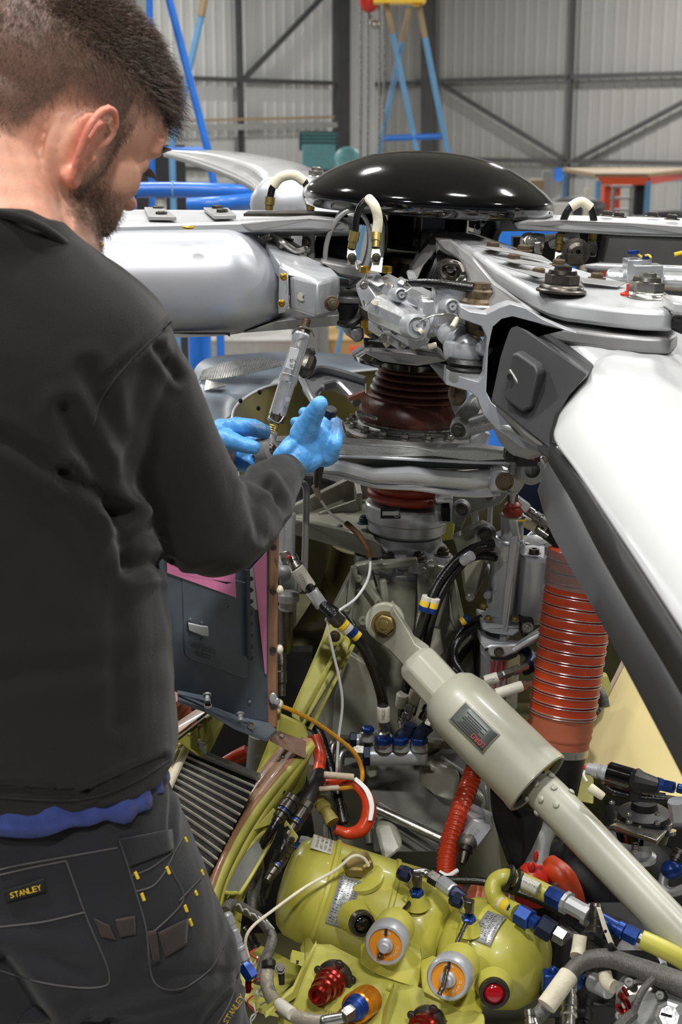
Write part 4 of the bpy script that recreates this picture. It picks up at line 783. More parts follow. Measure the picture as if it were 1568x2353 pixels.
q = MB(); q.torus(P(1265, 1078, 2.1), Vector((.9, -.4, 0)), 22 * k, 5 * k, 24); q.ell(P(1245, 1056, 2.1), .012); q.ell(P(1268, 1040, 2.1), .012); q.hexn(P(1250, 1062, 2.06), Vector((0, -1, 0)), .011, .01); single(q, 'far_bearing', 'steel', 'round steel bearing eye tucked behind the near blade root', 'bearing')
# drive links right of bellows
dr = root('drive_link', 'grey tubular drive link lettered OUTBOARD, right of the brown bellows', 'link', P(1060, 1010, 2.1))
q = MB(); q.turn((1062, 986, 2.12), (1150, 958, 2.06), [(0, 22), (1, 22)], 28); build(q, 'tube', 'silver', dr)
q = MB(); q.prism([(1040, 975, 2.1), (1085, 915, 2.12), (1105, 905, 2.12), (1112, 925, 2.12), (1085, 985, 2.09), (1075, 1005, 2.09), (1058, 1012, 2.09), (1042, 1000, 2.1)], (0, .03, 0)); build(q, 'clevis_arm', 'cast_grey', dr, bev=.004)
q = MB(); q.lathe(P(1060, 986, 2.1), Vector((-.2, -1, .1)), [(24 * k, -.02), (24 * k, .002), (20 * k, .006), (12 * k, .006)], 28); build(q, 'clevis_boss', 'cast_grey', dr)
small('nut', (1053, 988, 2.09), Vector((-.3, -1, .1)), 0, 'dark_steel', dr, rpx=10)
text('OUTBOARD', (1094, 981, 2.062), (1150, 964, 2.03), 9, 'ink', dr)
q = MB(); q.prism([(1035, 925, 2.2), (1050, 915, 2.2), (1075, 935, 2.2), (1070, 1000, 2.2), (1048, 960, 2.2)], (0, .04, 0)); q.prism([(1080, 1010, 2.2), (1110, 985, 2.2), (1130, 1000, 2.2), (1110, 1035, 2.2), (1085, 1035, 2.2)], (0, .04, 0)); q.prism([(985, 835, 2.2), (1025, 845, 2.2), (1040, 880, 2.2), (1030, 890, 2.2)], (0, .04, 0)); single(q, 'inner_link', 'silver', 'slim grey scissor bar behind the lettered drive link', 'link', bev=.004)
# lower bellows, collar, mast housing
b2 = root('lower_bellows', 'rust-red rubber bellows under the swashplate, above the grey collar', 'bellows', mast_pt(1160))
kb = S(930, 1130, MY)
bellows(b2, 1075, 1148, 104, 88, 3, 'red_rubber', 'ribbed_boot', 10)
mh = root('mast_housing', 'grey cylindrical mast collar with a black data label and clamp bracket', 'mast housing', mast_pt(1290))
q = MB(); q.lathe(mast_pt(1222), d, [(82 * kb, 0), (92 * kb, 8 * kb), (93 * kb, 30 * kb), (96 * kb, 34 * kb), (97 * kb, 66 * kb), (94 * kb, 70 * kb), (88 * kb, 70 * kb)], 64); build(q, 'collar', 'silver', mh, ang=.5)
q = MB(); q.lathe(mast_pt(1262), d, [(104 * kb, -30 * kb), (106 * kb, -14 * kb), (100 * kb, 0), (96 * kb, 12 * kb), (90 * kb, 18 * kb), (86 * kb, 26 * kb), (84 * kb, 40 * kb)], 64); build(q, 'flange_cone', 'silver', mh, ang=.9)
q = MB(); q.lathe(mast_pt(1268), d, [(112 * kb, -34 * kb), (116 * kb, -26 * kb), (112 * kb, -14 * kb), (100 * kb, -10 * kb)], 64)
for a in (-150, -112, -75, -38): 
    v = Vector((math.cos(math.radians(a)), math.sin(math.radians(a)), 0)); q.cyl(mast_pt(1282) + v * 108 * kb, mast_pt(1258) + v * 108 * kb, .017, seg=16)
build(q, 'base_flange', 'silver', mh, ang=.6)
for a in (-150, -112, -75, -38):
    v = Vector((math.cos(math.radians(a)), math.sin(math.radians(a)), 0)); small('nut', mast_pt(1257) + v * 108 * kb, d, .009, 'dark_steel', mh, 'flange_nut')
q = MB(); q.lathe(mast_pt(1226), d, [(83 * kb, -4 * kb), (83 * kb, 0)], 64); build(q, 'corroded_gap', 'rusty', mh)
pp = P(898, 1178, 2.235); q = MB(); q.box(pp, (44 * kb, .006, 26 * kb)); build(q, 'data_label', 'ink', mh, bev=.001)
q = MB(); q.box(pp + Vector((0, -.0035, 0)), (36 * kb, .002, 9 * kb)); q.torus(pp + Vector((14 * kb, -.003, -2 * kb)), (0, 1, 0), 7 * kb, .001, 20, 5); build(q, 'label_print', 'label_silver', mh)
q = MB(); q.prism([(1000, 1160, 2.24), (1030, 1156, 2.24), (1030, 1196, 2.24), (1000, 1200, 2.24)], (0, .05, 0))
q.prism([(1002, 1150, 2.2), (1042, 1142, 2.2), (1042, 1202, 2.2), (1010, 1204, 2.2), (1010, 1196, 2.2), (1034, 1194, 2.2), (1034, 1156, 2.2), (1004, 1158, 2.2)], (0, .06, 0)); build(q, 'clamp_bracket', 'silver', mh, bev=.002)
q = MB(); q.box((1024, 1176, 2.22), (.012, .04, .022)); build(q, 'bracket_opening', 'black_matte', mh)
# ---------------------------------------------------------------- airframe deck and bay walls
dk = root('engine_deck', 'dark primer-painted fuselage deck under the gearbox and tanks', 'aircraft deck', Vector((0.1, 2.2, 1.9)))
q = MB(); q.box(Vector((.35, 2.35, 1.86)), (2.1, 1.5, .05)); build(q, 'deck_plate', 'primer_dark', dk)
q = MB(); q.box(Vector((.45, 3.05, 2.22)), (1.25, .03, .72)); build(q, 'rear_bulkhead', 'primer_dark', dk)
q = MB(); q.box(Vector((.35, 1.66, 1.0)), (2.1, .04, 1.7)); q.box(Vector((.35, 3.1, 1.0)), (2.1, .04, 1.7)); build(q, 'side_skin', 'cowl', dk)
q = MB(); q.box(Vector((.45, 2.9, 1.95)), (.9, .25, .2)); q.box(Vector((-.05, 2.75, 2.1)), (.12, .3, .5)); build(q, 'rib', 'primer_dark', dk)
q = MB(); q.box(Vector((-.30, 2.35, 2.15)), (.5, .03, .56)); q.box(Vector((-.1, 2.55, 2.45)), (.02, .4, .3)); build(q, 'side_bulkhead', 'black_part', dk)
wp = root('work_platform', 'grey maintenance platform beside the aircraft, under the man', 'platform', Vector((-.3, 1.2, 0)))
q = MB(); q.box(Vector((-.35, 1.05, 1.46)), (1.5, 1.1, .05)); build(q, 'deck', 'plate_grey', wp)
for x in (-1.0, .3):
    for y in (.6, 1.5):
        q = MB(); q.cyl(Vector((x, y, 0)), Vector((x, y, 1.44)), .03); build(q, 'leg', 'blue_paint', wp)
# rear cowling with grilles and an olive-lined opening
rc_ = root('rear_cowling', 'blue-grey engine cowling with two fine mesh grilles and an olive-lined opening', 'cowling', P(600, 1060, 2.7))
out = [(425, 1090, 2.35), (425, 975, 2.62), (436, 880, 2.92), (470, 828, 3.2), (560, 815, 3.3), (700, 810, 3.35), (880, 822, 3.35)]
inn = [(545, 1060, 2.38), (533, 975, 2.6), (545, 930, 2.76), (598, 894, 2.9), (660, 877, 2.97), (740, 862, 3.03), (880, 848, 3.1)]
mid = [tuple((a + b) / 2 for a, b in zip(o, i)) for o, i in zip(out, inn)]
q = MB(); q.grid([out, mid, inn], n=6); build(q, 'cowling_skin', 'cowl', rc_, ang=1, solid=.004)
q = MB(); q.grid([inn, [(562, 1160, 2.42), (575, 1060, 2.62), (600, 1010, 2.8), (650, 990, 2.95), (720, 985, 3.05), (800, 985, 3.1), (880, 985, 3.12)], [(600, 1300, 2.5), (620, 1200, 2.7), (650, 1160, 2.85), (700, 1140, 2.95), (760, 1140, 3.05), (820, 1140, 3.1), (880, 1140, 3.12)]], n=4); build(q, 'opening_lining', 'olive', rc_, ang=1)
q = MB(); q.tube(inn, .0025, 8); build(q, 'opening_edge', 'silver', rc_)
for x, y in ((597, 901), (594, 938), (553, 921)):
    q = MB(); q.ell(P(x, y, 2.72), (.004, .003, .005)); build(q, 'rivet_hole', 'black_matte', rc_)
q = MB()
for i in range(34):
    t = i / 33; x = 462 + 188 * t; w = 16 * math.sin(math.pi * min(1, .15 + t * .85)) + 6; yc = 862 - 26 * math.sin(t * 1.6)
    q.bar((x - 5, yc + w * .9, 2.93), (x + 7, yc - w * .9, 3.02), .003, .002)
build(q, 'large_grille', 'steel', rc_)
q = MB()
for i in range(12):
    x = 474 + i * 4; w = 11 * (1 - i / 14.0); q.bar((x - 2, 886 + w, 2.84), (x + 2, 886 - w, 2.88), .003, .002)
build(q, 'small_grille', 'steel', rc_)
# mounting bracket left of the mast
mb_ = root('gearbox_mount', 'grey forged mount bracket with a deep pocket, left of the mast collar', 'bracket', P(760, 1280, 2.4))
q = MB(); q.prism([(640, 1185, 2.36), (700, 1198, 2.34), (790, 1220, 2.3), (862, 1244, 2.28), (878, 1258, 2.28), (884, 1284, 2.28), (850, 1282, 2.28), (790, 1262, 2.3), (700, 1236, 2.34), (640, 1222, 2.36)], (0, .02, 0)); build(q, 'front_web', 'gearbox', mb_, bev=.003)
q = MB(); q.prism([(642, 1186, 2.37), (705, 1198, 2.35), (862, 1246, 2.29), (862, 1160, 2.45), (850, 1140, 2.5), (820, 1122, 2.52), (800, 1122, 2.52), (705, 1175, 2.42)], (0, 0, -.012)); build(q, 'floor_plate', 'gearbox', mb_, bev=.003)
q = MB(); q.bar((665, 1198, 2.4), (812, 1124, 2.5), .012, .05); q.bar((812, 1124, 2.5), (850, 1148, 2.48), .012, .05); q.bar((820, 1128, 2.47), (826, 1158, 2.42), .01, .04); q.bar((735, 1190, 2.4), (822, 1160, 2.42), .008, .02); build(q, 'pocket_wall', 'gearbox', mb_, bev=.002)
small('nut', (836, 1203, 2.34), ZUP, 0, 'teal_dark', mb_, rpx=9, hs=1.5); small('bolt', (782, 1210, 2.33), ZUP, 0, 'steel', mb_, rpx=5)
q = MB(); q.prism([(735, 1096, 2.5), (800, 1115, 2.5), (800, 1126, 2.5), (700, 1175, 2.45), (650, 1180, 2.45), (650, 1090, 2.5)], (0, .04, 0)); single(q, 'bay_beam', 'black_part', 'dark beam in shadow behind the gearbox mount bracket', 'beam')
q = MB(); q.tube([(664, 1106, 2.24), (688, 1108, 2.23), (703, 1120, 2.22), (704, 1160, 2.22), (702, 1250, 2.22), (699, 1340, 2.22)], .0055, 12); single(q, 'grab_tube', 'plate_grey', 'bent grey tube standing upright between the sleeve elbow and mount bracket', 'tube')
q = MB(); q.turn((660, 1180, 2.2), (655, 1300, 2.2), [(0, 20), (.9, 22), (1, 18)], 24); q.ell((664, 1145, 2.2), (.012, .012, .018)); single(q, 'far_servo', 'silver', 'grey actuator cylinder half hidden behind the sweatshirt sleeve', 'actuator')
# ---------------------------------------------------------------- gearbox
gb = root('main_gearbox', 'large pale grey ribbed main gearbox casing below the rotor mast', 'gearbox', P(930, 1950, 2.4))
def grow(rows, parent, name, m, e=.8, n=40, capd=True, **k):
    rg = []
    for y, xl, xr, Yc, dp in rows:
        L_ = P(xl, y, Yc); R_ = P(xr, y, Yc); c_ = (L_ + R_) / 2; hx = (R_ - L_).length / 2; r = []
        for i in range(n):
            a = 2 * math.pi * i / n; ca, sa = math.cos(a), math.sin(a)
            r.append(Vector((c_.x + hx * math.copysign(abs(ca) ** e, ca), c_.y + dp * math.copysign(abs(sa) ** e, sa), c_.z)))
        rg.append(r)
    q = MB(); q.loft(rg, capd); return build(q, name, m, parent, **k)
grow([(1262, 838, 1030, 2.35, .075), (1300, 815, 1040, 2.35, .08), (1360, 800, 1055, 2.36, .095), (1450, 770, 1075, 2.38, .12), (1560, 720, 1085, 2.4, .15), (1660, 690, 1105, 2.42, .18), (1780, 690, 1130, 2.45, .2), (1980, 700, 1150, 2.5, .2)], gb, 'casing', 'gearbox', ang=1.2)
def plate(name, pts, vec, m, parent, bev=.003): q = MB(); q.prism(pts, vec); return build(q, name, m, parent, bev=bev)
plate('front_panel', [(818, 1300, 2.27), (850, 1290, 2.27), (868, 1370, 2.25), (900, 1420, 2.23), (880, 1470, 2.22), (820, 1440, 2.24), (795, 1400, 2.26), (775, 1440, 2.25), (765, 1400, 2.26), (800, 1330, 2.27)], (0, .03, 0), 'gearbox', gb)
plate('front_panel', [(960, 1300, 2.26), (1030, 1300, 2.28), (1035, 1420, 2.26), (1060, 1480, 2.25), (1050, 1560, 2.22), (1000, 1540, 2.2), (960, 1470, 2.22)], (0, .03, 0), 'gearbox', gb)
plate('white_cover', [(800, 1500, 2.2), (850, 1530, 2.2), (880, 1600, 2.19), (900, 1700, 2.2), (760, 1690, 2.22), (770, 1600, 2.22)], (0, .02, 0), 'gearbox', gb)
plate('white_cover', [(960, 1410, 2.23), (1010, 1420, 2.22), (1020, 1500, 2.22), (1000, 1530, 2.2), (950, 1500, 2.21)], (0, .02, 0), 'strut_paint', gb)
plate('white_cover', [(1040, 1490, 2.23), (1080, 1440, 2.25), (1100, 1520, 2.25), (1090, 1560, 2.24), (1050, 1550, 2.22)], (0, .02, 0), 'gearbox', gb)
for a, b in (((815, 1300, 2.26), (800, 1440, 2.24)), ((835, 1335, 2.26), (905, 1425, 2.22)), ((850, 1300, 2.25), (960, 1290, 2.25)), ((805, 1420, 2.25), (720, 1600, 2.25)), ((1030, 1300, 2.27), (1060, 1480, 2.26)), ((1030, 1310, 2.25), (1000, 1440, 2.22)), ((880, 1330, 2.25), (890, 1400, 2.24)), ((790, 1700, 2.22), (1060, 1710, 2.22)), ((850, 1800, 2.25), (1010, 1790, 2.25))):
    q = MB(); q.bar(a, b, .012, .022, up=(0, -1, 0)); build(q, 'casing_rib', 'gearbox', gb, bev=.003)
for x, y, Y, r in ((824, 1330, 2.25, 8), (870, 1386, 2.22, 8), (835, 1427, 2.22, 9), (797, 1398, 2.23, 8), (754, 1425, 2.23, 6), (973, 1310, 2.25, 6), (935, 1318, 2.25, 5), (1003, 1300, 2.27, 4), (1028, 1293, 2.27, 4), (770, 1460, 2.2, 14), (1062, 1630, 2.2, 6), (760, 1450, 2.2, 5)): small('boss', (x, y, Y), Vector((-.1, -1, .25)), 0, 'gearbox', gb, rpx=r)
plate('lower_casing', [(700, 1760, 2.24), (840, 1770, 2.2), (860, 1960, 2.1), (1010, 1960, 2.12), (1130, 1900, 2.15), (1120, 1800, 2.2), (1060, 1710, 2.25), (980, 1740, 2.24), (700, 1720, 2.27)], (0, .04, 0), 'gearbox_dirty', gb)
for a, b, w in (((870, 1850, 2.14), (1010, 1930, 2.1), 9), ((980, 1760, 2.18), (1050, 1830, 2.16), 14), ((840, 1790, 2.2), (850, 1940, 2.12), 10), ((1010, 1745, 2.2), (1095, 1800, 2.18), 12)):
    q = MB(); q.cyl(a, b, w * .0007, seg=14); build(q, 'sump_rib', 'gearbox_dirty', gb)
plate('sump_pad', [(985, 1745, 2.17), (1060, 1780, 2.15), (1050, 1850, 2.12), (1000, 1830, 2.12), (960, 1800, 2.15)], (0, .03, 0), 'gearbox', gb, .008)
plate('sump_pad', [(860, 1900, 2.1), (900, 1880, 2.1), (930, 1950, 2.06), (880, 1990, 2.04)], (0, .03, 0), 'gearbox', gb, .008)
plate('sump_pad', [(1060, 1790, 2.15), (1120, 1840, 2.12), (1110, 1890, 2.1), (1050, 1850, 2.12)], (0, .03, 0), 'gearbox', gb, .008)
q = MB(); q.turn((845, 1850, 2.12), (1020, 1930, 2.06), [(0, 11), (1, 12)], 20); single(q, 'torque_tube', 'steel', 'polished grey tube lying across the dark sump, left of the ribbed orange hose', 'tube')
# white panel area between clamp bracket and servo (mount leg)
ml = root('servo_mount_leg', 'off-white forged support leg with two large bolt eyes, beside the servo', 'bracket', P(1070, 1420, 2.3))
plate('upper_arm', [(1045, 1135, 2.25), (1060, 1128, 2.25), (1130, 1120, 2.25), (1175, 1130, 2.26), (1150, 1160, 2.26), (1075, 1185, 2.25), (1060, 1220, 2.25), (1040, 1200, 2.25)], (0, .04, 0), 'cast_grey', ml)
plate('lower_arm', [(1042, 1240, 2.22), (1090, 1214, 2.2), (1112, 1204, 2.2), (1130, 1212, 2.2), (1134, 1232, 2.2), (1122, 1250, 2.2), (1080, 1268, 2.2), (1130, 1270, 2.22), (1110, 1340, 2.24), (1085, 1385, 2.24), (1070, 1370, 2.24), (1060, 1300, 2.24), (1050, 1260, 2.24)], (0, .03, 0), 'gearbox', ml)
plate('leg_panel', [(1065, 1290, 2.22), (1115, 1285, 2.2), (1095, 1360, 2.22), (1082, 1385, 2.22), (1072, 1368, 2.22)], (0, .01, 0), 'strut_paint', ml)
for x, y, r in ((1061, 1170, 10), (1123, 1140, 8), (1115, 1228, 12)): 
    q = MB(); q.lathe(P(x, y, 2.2), Vector((-.1, -1, .15)), [(r * 2.1 * k, -.02), (r * 2.1 * k, 0), (r * 1.5 * k, .006), (r * 1.3 * k, .002), (.0001, .002)], 28); build(q, 'bolt_eye', 'cast_grey', ml)
    small('nut', (x, y, 2.19), Vector((-.1, -1, .1)), 0, 'dark_steel', ml, rpx=r * .75)
small('bolt', (1080, 1372, 2.2), Vector((0, -1, .1)), 0, 'steel', ml, rpx=7)
plate('vertical_strap', [(1082, 1165, 2.3), (1098, 1160, 2.3), (1104, 1215, 2.3), (1090, 1230, 2.3)], (0, .02, 0), 'silver', ml); plate('vertical_strap', [(1124, 1158, 2.32), (1134, 1155, 2.32), (1132, 1210, 2.32), (1122, 1212, 2.32)], (0, .02, 0), 'silver', ml)
plate('yellow_gusset', [(1008, 1190, 2.38), (1048, 1190, 2.38), (1042, 1240, 2.38), (1015, 1245, 2.38)], (0, .02, 0), 'primer', ml)
# ---------------------------------------------------------------- servo actuator
sv = root('hydraulic_servo', 'silver hydraulic servo actuator with a red boot and a long front lever', 'servo actuator', P(1170, 1600, 2.2))
def trn(a, b, prof, name, m, parent, seg=28, ang=.55): q = MB(); q.turn(a, b, prof, seg); return build(q, name, m, parent, ang=ang)
trn((1178, 1180, 2.2), (1177, 1260, 2.2), [(0, 26), (.05, 29), (.12, 27), (.3, 26), (1, 26)], 'upper_barrel', 'silver', sv)
trn((1180, 1062, 2.16), (1178, 1130, 2.18), [(0, 12), (.5, 13), (.75, 10), (1, 14)], 'rod', 'silver', sv); trn((1180, 1118, 2.18), (1179, 1160, 2.18), [(0, 14), (.3, 14), (.35, 12), (.6, 12), (1, 14)], 'rod_nut', 'rusty', sv, 6)
trn((1180, 1152, 2.18), (1179, 1184, 2.18), [(0, 12), (.25, 20), (.4, 17), (.7, 24), (1, 20)], 'red_boot', 'red_rubber', sv, 28, 1)
q = MB(); q.tube([(1190, 1105, 2.14), (1185, 1125, 2.15)], .008); q.prism([(1190, 1075, 2.12), (1206, 1070, 2.12), (1208, 1100, 2.12), (1190, 1125, 2.14), (1182, 1160, 2.15), (1175, 1160, 2.15), (1178, 1110, 2.14)], (0, .02, 0)); build(q, 'lever_clevis', 'silver', sv, bev=.002)
trn((1170, 1238, 2.2), (1148, 1432, 2.24), [(0, 36), (0, 39), (.17, 39), (.18, 36), (1, 34)], 'main_barrel', 'silver', sv, 40)
q = MB(); q.torus(P(1170, 1240, 2.2), TILT, 30 * k, 5 * k, 32); build(q, 'barrel_rim', 'silver_bright', sv)
q = MB(); q.box((1198, 1197, 2.15), (.014, .004, .003)); q.box((1195, 1234, 2.15), (.004, .004, .005)); build(q, 'yellow_clip', 'yellow_tag', sv)
q = MB(); q.hexa([(1182, 1245, 2.14), (1196, 1245, 2.12), (1198, 1245, 2.14), (1184, 1245, 2.16), (1168, 1195, 2.13), (1188, 1195, 2.12), (1190, 1195, 2.14), (1170, 1195, 2.16)])
q.hexa([(1146, 1480, 2.16), (1163, 1480, 2.15), (1170, 1480, 2.17), (1150, 1480, 2.18), (1173, 1232, 2.13), (1190, 1232, 2.12), (1198, 1232, 2.14), (1176, 1232, 2.15)]); build(q, 'long_lever', 'silver', sv, bev=.002)
q = MB(); q.hexa([(1154, 1440, 2.151), (1162, 1440, 2.146), (1162, 1440, 2.16), (1154, 1440, 2.16), (1181, 1250, 2.121), (1188, 1250, 2.117), (1188, 1250, 2.13), (1181, 1250, 2.13)]); build(q, 'lever_groove', 'silver_soft', sv)
grow([(1268, 1195, 1282, 2.2, .04), (1275, 1192, 1284, 2.2, .045), (1340, 1190, 1282, 2.21, .045), (1395, 1186, 1268, 2.22, .045), (1418, 1180, 1255, 2.24, .04)], sv, 'valve_body', 'silver', ang=.6)
trn((1266, 1256, 2.19), (1263, 1340, 2.2), [(0, 12), (.02, 14), (.2, 14), (.2, 20), (.55, 19), (.57, 22), (.63, 22), (.65, 18), (1, 18)], 'end_cylinder', 'silver', sv); trn((1266, 1254, 2.185), (1266, 1280, 2.19), [(0, 13), (.1, 14), (1, 14)], 'end_plug', 'steel', sv)
small('boss', (1255, 1355, 2.15), Vector((0, -1, .1)), 0, 'silver', sv, rpx=10); small('cap', (1228, 1272, 2.17), ZUP, 0, 'dark_steel', sv, rpx=12)
plate('manifold_flange', [(1105, 1425, 2.17), (1130, 1432, 2.15), (1190, 1440, 2.15), (1194, 1428, 2.17), (1196, 1450, 2.15), (1180, 1462, 2.14), (1130, 1455, 2.14), (1108, 1448, 2.16)], (0, .09, -.01), 'silver', sv)
plate('manifold_plate', [(1102, 1455, 2.17), (1125, 1470, 2.15), (1195, 1476, 2.15), (1200, 1495, 2.15), (1180, 1505, 2.14), (1120, 1500, 2.14), (1104, 1480, 2.16)], (0, .09, -.01), 'silver', sv)
for x, y in ((1122, 1423), (1184, 1425), (1112, 1395)): small('cap', (x, y, 2.15), ZUP, 0, 'cadmium', sv, rpx=8)
trn((1150, 1490, 2.18), (1145, 1620, 2.22), [(0, 46), (1, 44)], 'lower_barrel', 'silver', sv, 12, .3)
plate('red_data_label', [(1128, 1515, 2.136), (1168, 1518, 2.14), (1160, 1590, 2.15), (1122, 1588, 2.146)], (0, .002, 0), 'label_silver', sv, 0)
q = MB()
for i in range(6):
    x = 1131 + i * 6.2; q.bar((x, 1519, 2.134), (x - 6, 1584 - (i % 2) * 20, 2.144), .0022 if i % 2 else .0012, .001, up=(0, -1, 0))
build(q, 'red_label_print', 'red_ink', sv)
q = MB(); q.prism([(1112, 1490, 2.12), (1128, 1482, 2.12), (1160, 1482, 2.12), (1190, 1480, 2.12), (1250, 1440, 2.12), (1262, 1448, 2.12), (1258, 1466, 2.12), (1186, 1500, 2.12), (1160, 1512, 2.12), (1126, 1510, 2.12)], (0, .012, 0)); build(q, 'crank_arm', 'silver', sv, bev=.003)
q = MB(); q.tube([(1180, 1494, 2.11), (1215, 1472, 2.11), (1256, 1450, 2.11)], .005); build(q, 'crank_rib', 'silver_bright', sv)
small('bolt', (1147, 1498, 2.11), Vector((0, -1, 0)), 0, 'dark_steel', sv, rpx=8); small('hole', (1119, 1492, 2.118), Vector((0, -1, 0)), 0, 'dark_steel', sv, rpx=3.5)
plate('lever_bracket', [(1196, 1430, 2.16), (1228, 1426, 2.16), (1230, 1460, 2.15), (1200, 1465, 2.15)], (0, .04, 0), 'black_part', sv); small('bolt', (1213, 1443, 2.14), Vector((0, -1, 0)), 0, 'steel', sv, rpx=9)
q = MB(); q.tube([(1120, 1370, 2.2), (1128, 1330, 2.24), (1118, 1300, 2.26)], .006); build(q, 'transfer_tube', 'silver', sv); q = MB(); q.prism([(1180, 1240, 2.22), (1240, 1235, 2.22), (1264, 1248, 2.2), (1240, 1256, 2.2), (1215, 1250, 2.2)], (0, .02, 0)); build(q, 'top_bridge', 'silver_bright', sv, bev=.002)
plate('side_plate', [(1088, 1440, 2.22), (1104, 1432, 2.2), (1104, 1600, 2.24), (1090, 1600, 2.26)], (0, .04, 0), 'dark_steel', sv)
# ---------------------------------------------------------------- hoses
HG = 'black hydraulic hoses around the gearbox'
def tape(parent, a, b, r, m, name): q = MB(); q.turn(a, b, [(0, r), (.08, r + 1), (.92, r + 1), (1, r)], 18); return build(q, name, m, parent)
def hose(name, label, pts, rpx, m, group=None, cat_='hose', parts=()):
    o = root(name, label, cat_, pts[-1], group); q = MB(); q.tube(pts, rpx * S(*pts[len(pts) // 2]), 14); build(q, 'tube', m, o)
    for nm, mm, a, b, pr, sg in parts:
        q = MB(); q.turn(a, b, pr if isinstance(pr, list) else [(0, pr), (.06, pr + .8), (.94, pr + .8), (1, pr)], sg); build(q, nm, mm, o, ang=.4)
    return o
COLL = [(0, .8), (.05, 1), (.3, 1), (.32, .82), (.42, .82), (.45, 1.08), (.7, 1.08), (.72, .8), (1, .8)]
def coll(r): return [(t, v * r) for t, v in COLL]
h1 = hose('hydraulic_hose', 'black hose arching from the upper left down to a blue fitting, tagged SYSTEM II', [(700, 1330, 2.1), (730, 1378, 2.09), (775, 1425, 2.08), (822, 1470, 2.08), (856, 1530, 2.09), (878, 1600, 2.1), (882, 1655, 2.12)], 13, 'black_hose', HG, parts=[
    ('collar', 'steel', (668, 1278, 2.12), (692, 1320, 2.1), coll(15), 24), ('label_sleeve', 'label_white', (682, 1306, 2.1), (712, 1350, 2.1), 16, 18), ('label_sleeve', 'label_silver', (716, 1358, 2.09), (740, 1392, 2.09), 15, 18),
    ('clamp', 'dark_steel', (764, 1412, 2.08), (782, 1430, 2.08), 18, 18), ('yellow_band', 'yellow_tag', (786, 1434, 2.075), (793, 1441, 2.075), 15, 18), ('marker_band', 'label_white', (794, 1442, 2.075), (802, 1450, 2.075), 15, 18), ('blue_band', 'blue_anod', (806, 1448, 2.07), (816, 1458, 2.07), 12, 18), ('yellow_band', 'yellow_tag', (816, 1458, 2.07), (824, 1465, 2.07), 12, 18),
    ('label_sleeve', 'label_white', (881, 1625, 2.1), (882, 1656, 2.1), 15, 18), ('collar', 'steel', (882, 1656, 2.11), (882, 1706, 2.12), [(0, 12), (.3, 12), (.32, 9), (.45, 9), (.5, 15), (1, 15)], 6)])
text('SYSTEM II', (878, 1630, 2.088), (877, 1654, 2.088), 8, 'ink', h1)
text('SYSTEM II', (686, 1322, 2.085), (700, 1345, 2.085), 8, 'ink', h1)
q = MB(); q.prism([(644, 1268, 2.1), (662, 1264, 2.1), (672, 1276, 2.1), (664, 1284, 2.1), (648, 1284, 2.1), (640, 1276, 2.1)], (0, .03, -.02)); build(q, 'elbow', 'steel', h1, bev=.002)
q = MB(); q.ell((664, 1280, 2.09), .003); build(q, 'red_dot', 'red_paint', h1)
hose('hydraulic_hose', 'short black hose lying close behind the SYSTEM II hose', [(706, 1350, 2.13), (745, 1388, 2.12), (790, 1420, 2.11), (812, 1450, 2.1)], 11, 'black_hose', HG)
for i, (lab, dx, pts) in enumerate((('black hose dropping behind the strut, left of a close pair with yellow and blue bands', 0, [(1135, 1248, 2.16), (1085, 1262, 2.15), (1045, 1292, 2.14), (1008, 1340, 2.13), (984, 1392, 2.12), (968, 1440, 2.13), (950, 1500, 2.15), (934, 1580, 2.17), (924, 1645, 2.18)]),
                    ('black hose dropping behind the strut, right of a close pair with yellow and blue bands', 1, [(1140, 1280, 2.17), (1100, 1276, 2.16), (1066, 1292, 2.15), (1030, 1336, 2.14), (1004, 1388, 2.13), (988, 1440, 2.14), (976, 1500, 2.16), (962, 1580, 2.17), (946, 1640, 2.18)]))):
    x, y = ((980, 1386) if dx == 0 else (997, 1390))
    hose('hydraulic_hose', lab, pts, 11, 'black_hose', HG, parts=[('marker_band', 'label_white', (x + 3, y - 16, 2.12), (x, y - 6, 2.12), 12, 18), ('yellow_band', 'yellow_tag', (x, y - 6, 2.12), (x - 4, y + 6, 2.12), 12, 18), ('blue_band', 'blue_anod', (x - 4, y + 6, 2.12), (x - 7, y + 17, 2.12), 12, 18),
        ('label_sleeve', 'label_white', ((926, 1595, 2.16) if dx == 0 else (958, 1584, 2.155)), ((923, 1622, 2.165) if dx == 0 else (948, 1616, 2.16)), 14, 18), ('collar', 'steel', ((945, 1620, 2.15) if dx else (930, 1640, 2.19)), ((930, 1665, 2.14) if dx else (926, 1670, 2.19)), coll(13), 18)])
hose('hydraulic_hose', 'black hose with silver ferrule joining the banded pair near the servo', [(1132, 1256, 2.14), (1100, 1262, 2.13), (1072, 1282, 2.12)], 10, 'black_hose', HG, parts=[('ferrule', 'silver', (1085, 1276, 2.11), (1064, 1290, 2.12), 12, 18)])
hose('hydraulic_hose', 'black hose looping down from the servo base, outermost of the loop bundle', [(1106, 1420, 2.2), (1068, 1440, 2.18), (1040, 1485, 2.17), (1036, 1525, 2.17), (1060, 1550, 2.16)], 9, 'black_hose', HG)
hose('hydraulic_hose', 'black hose looping down from the servo base, innermost of the loop bundle', [(1110, 1430, 2.2), (1080, 1450, 2.17), (1050, 1480, 2.15), (1046, 1515, 2.14), (1064, 1545, 2.12), (1080, 1560, 2.1)], 8, 'black_hose', HG, parts=[('blue_band', 'blue_anod', (1078, 1418, 2.16), (1070, 1424, 2.16), 9, 16), ('yellow_band', 'yellow_tag', (1070, 1424, 2.16), (1060, 1430, 2.16), 9, 16)])
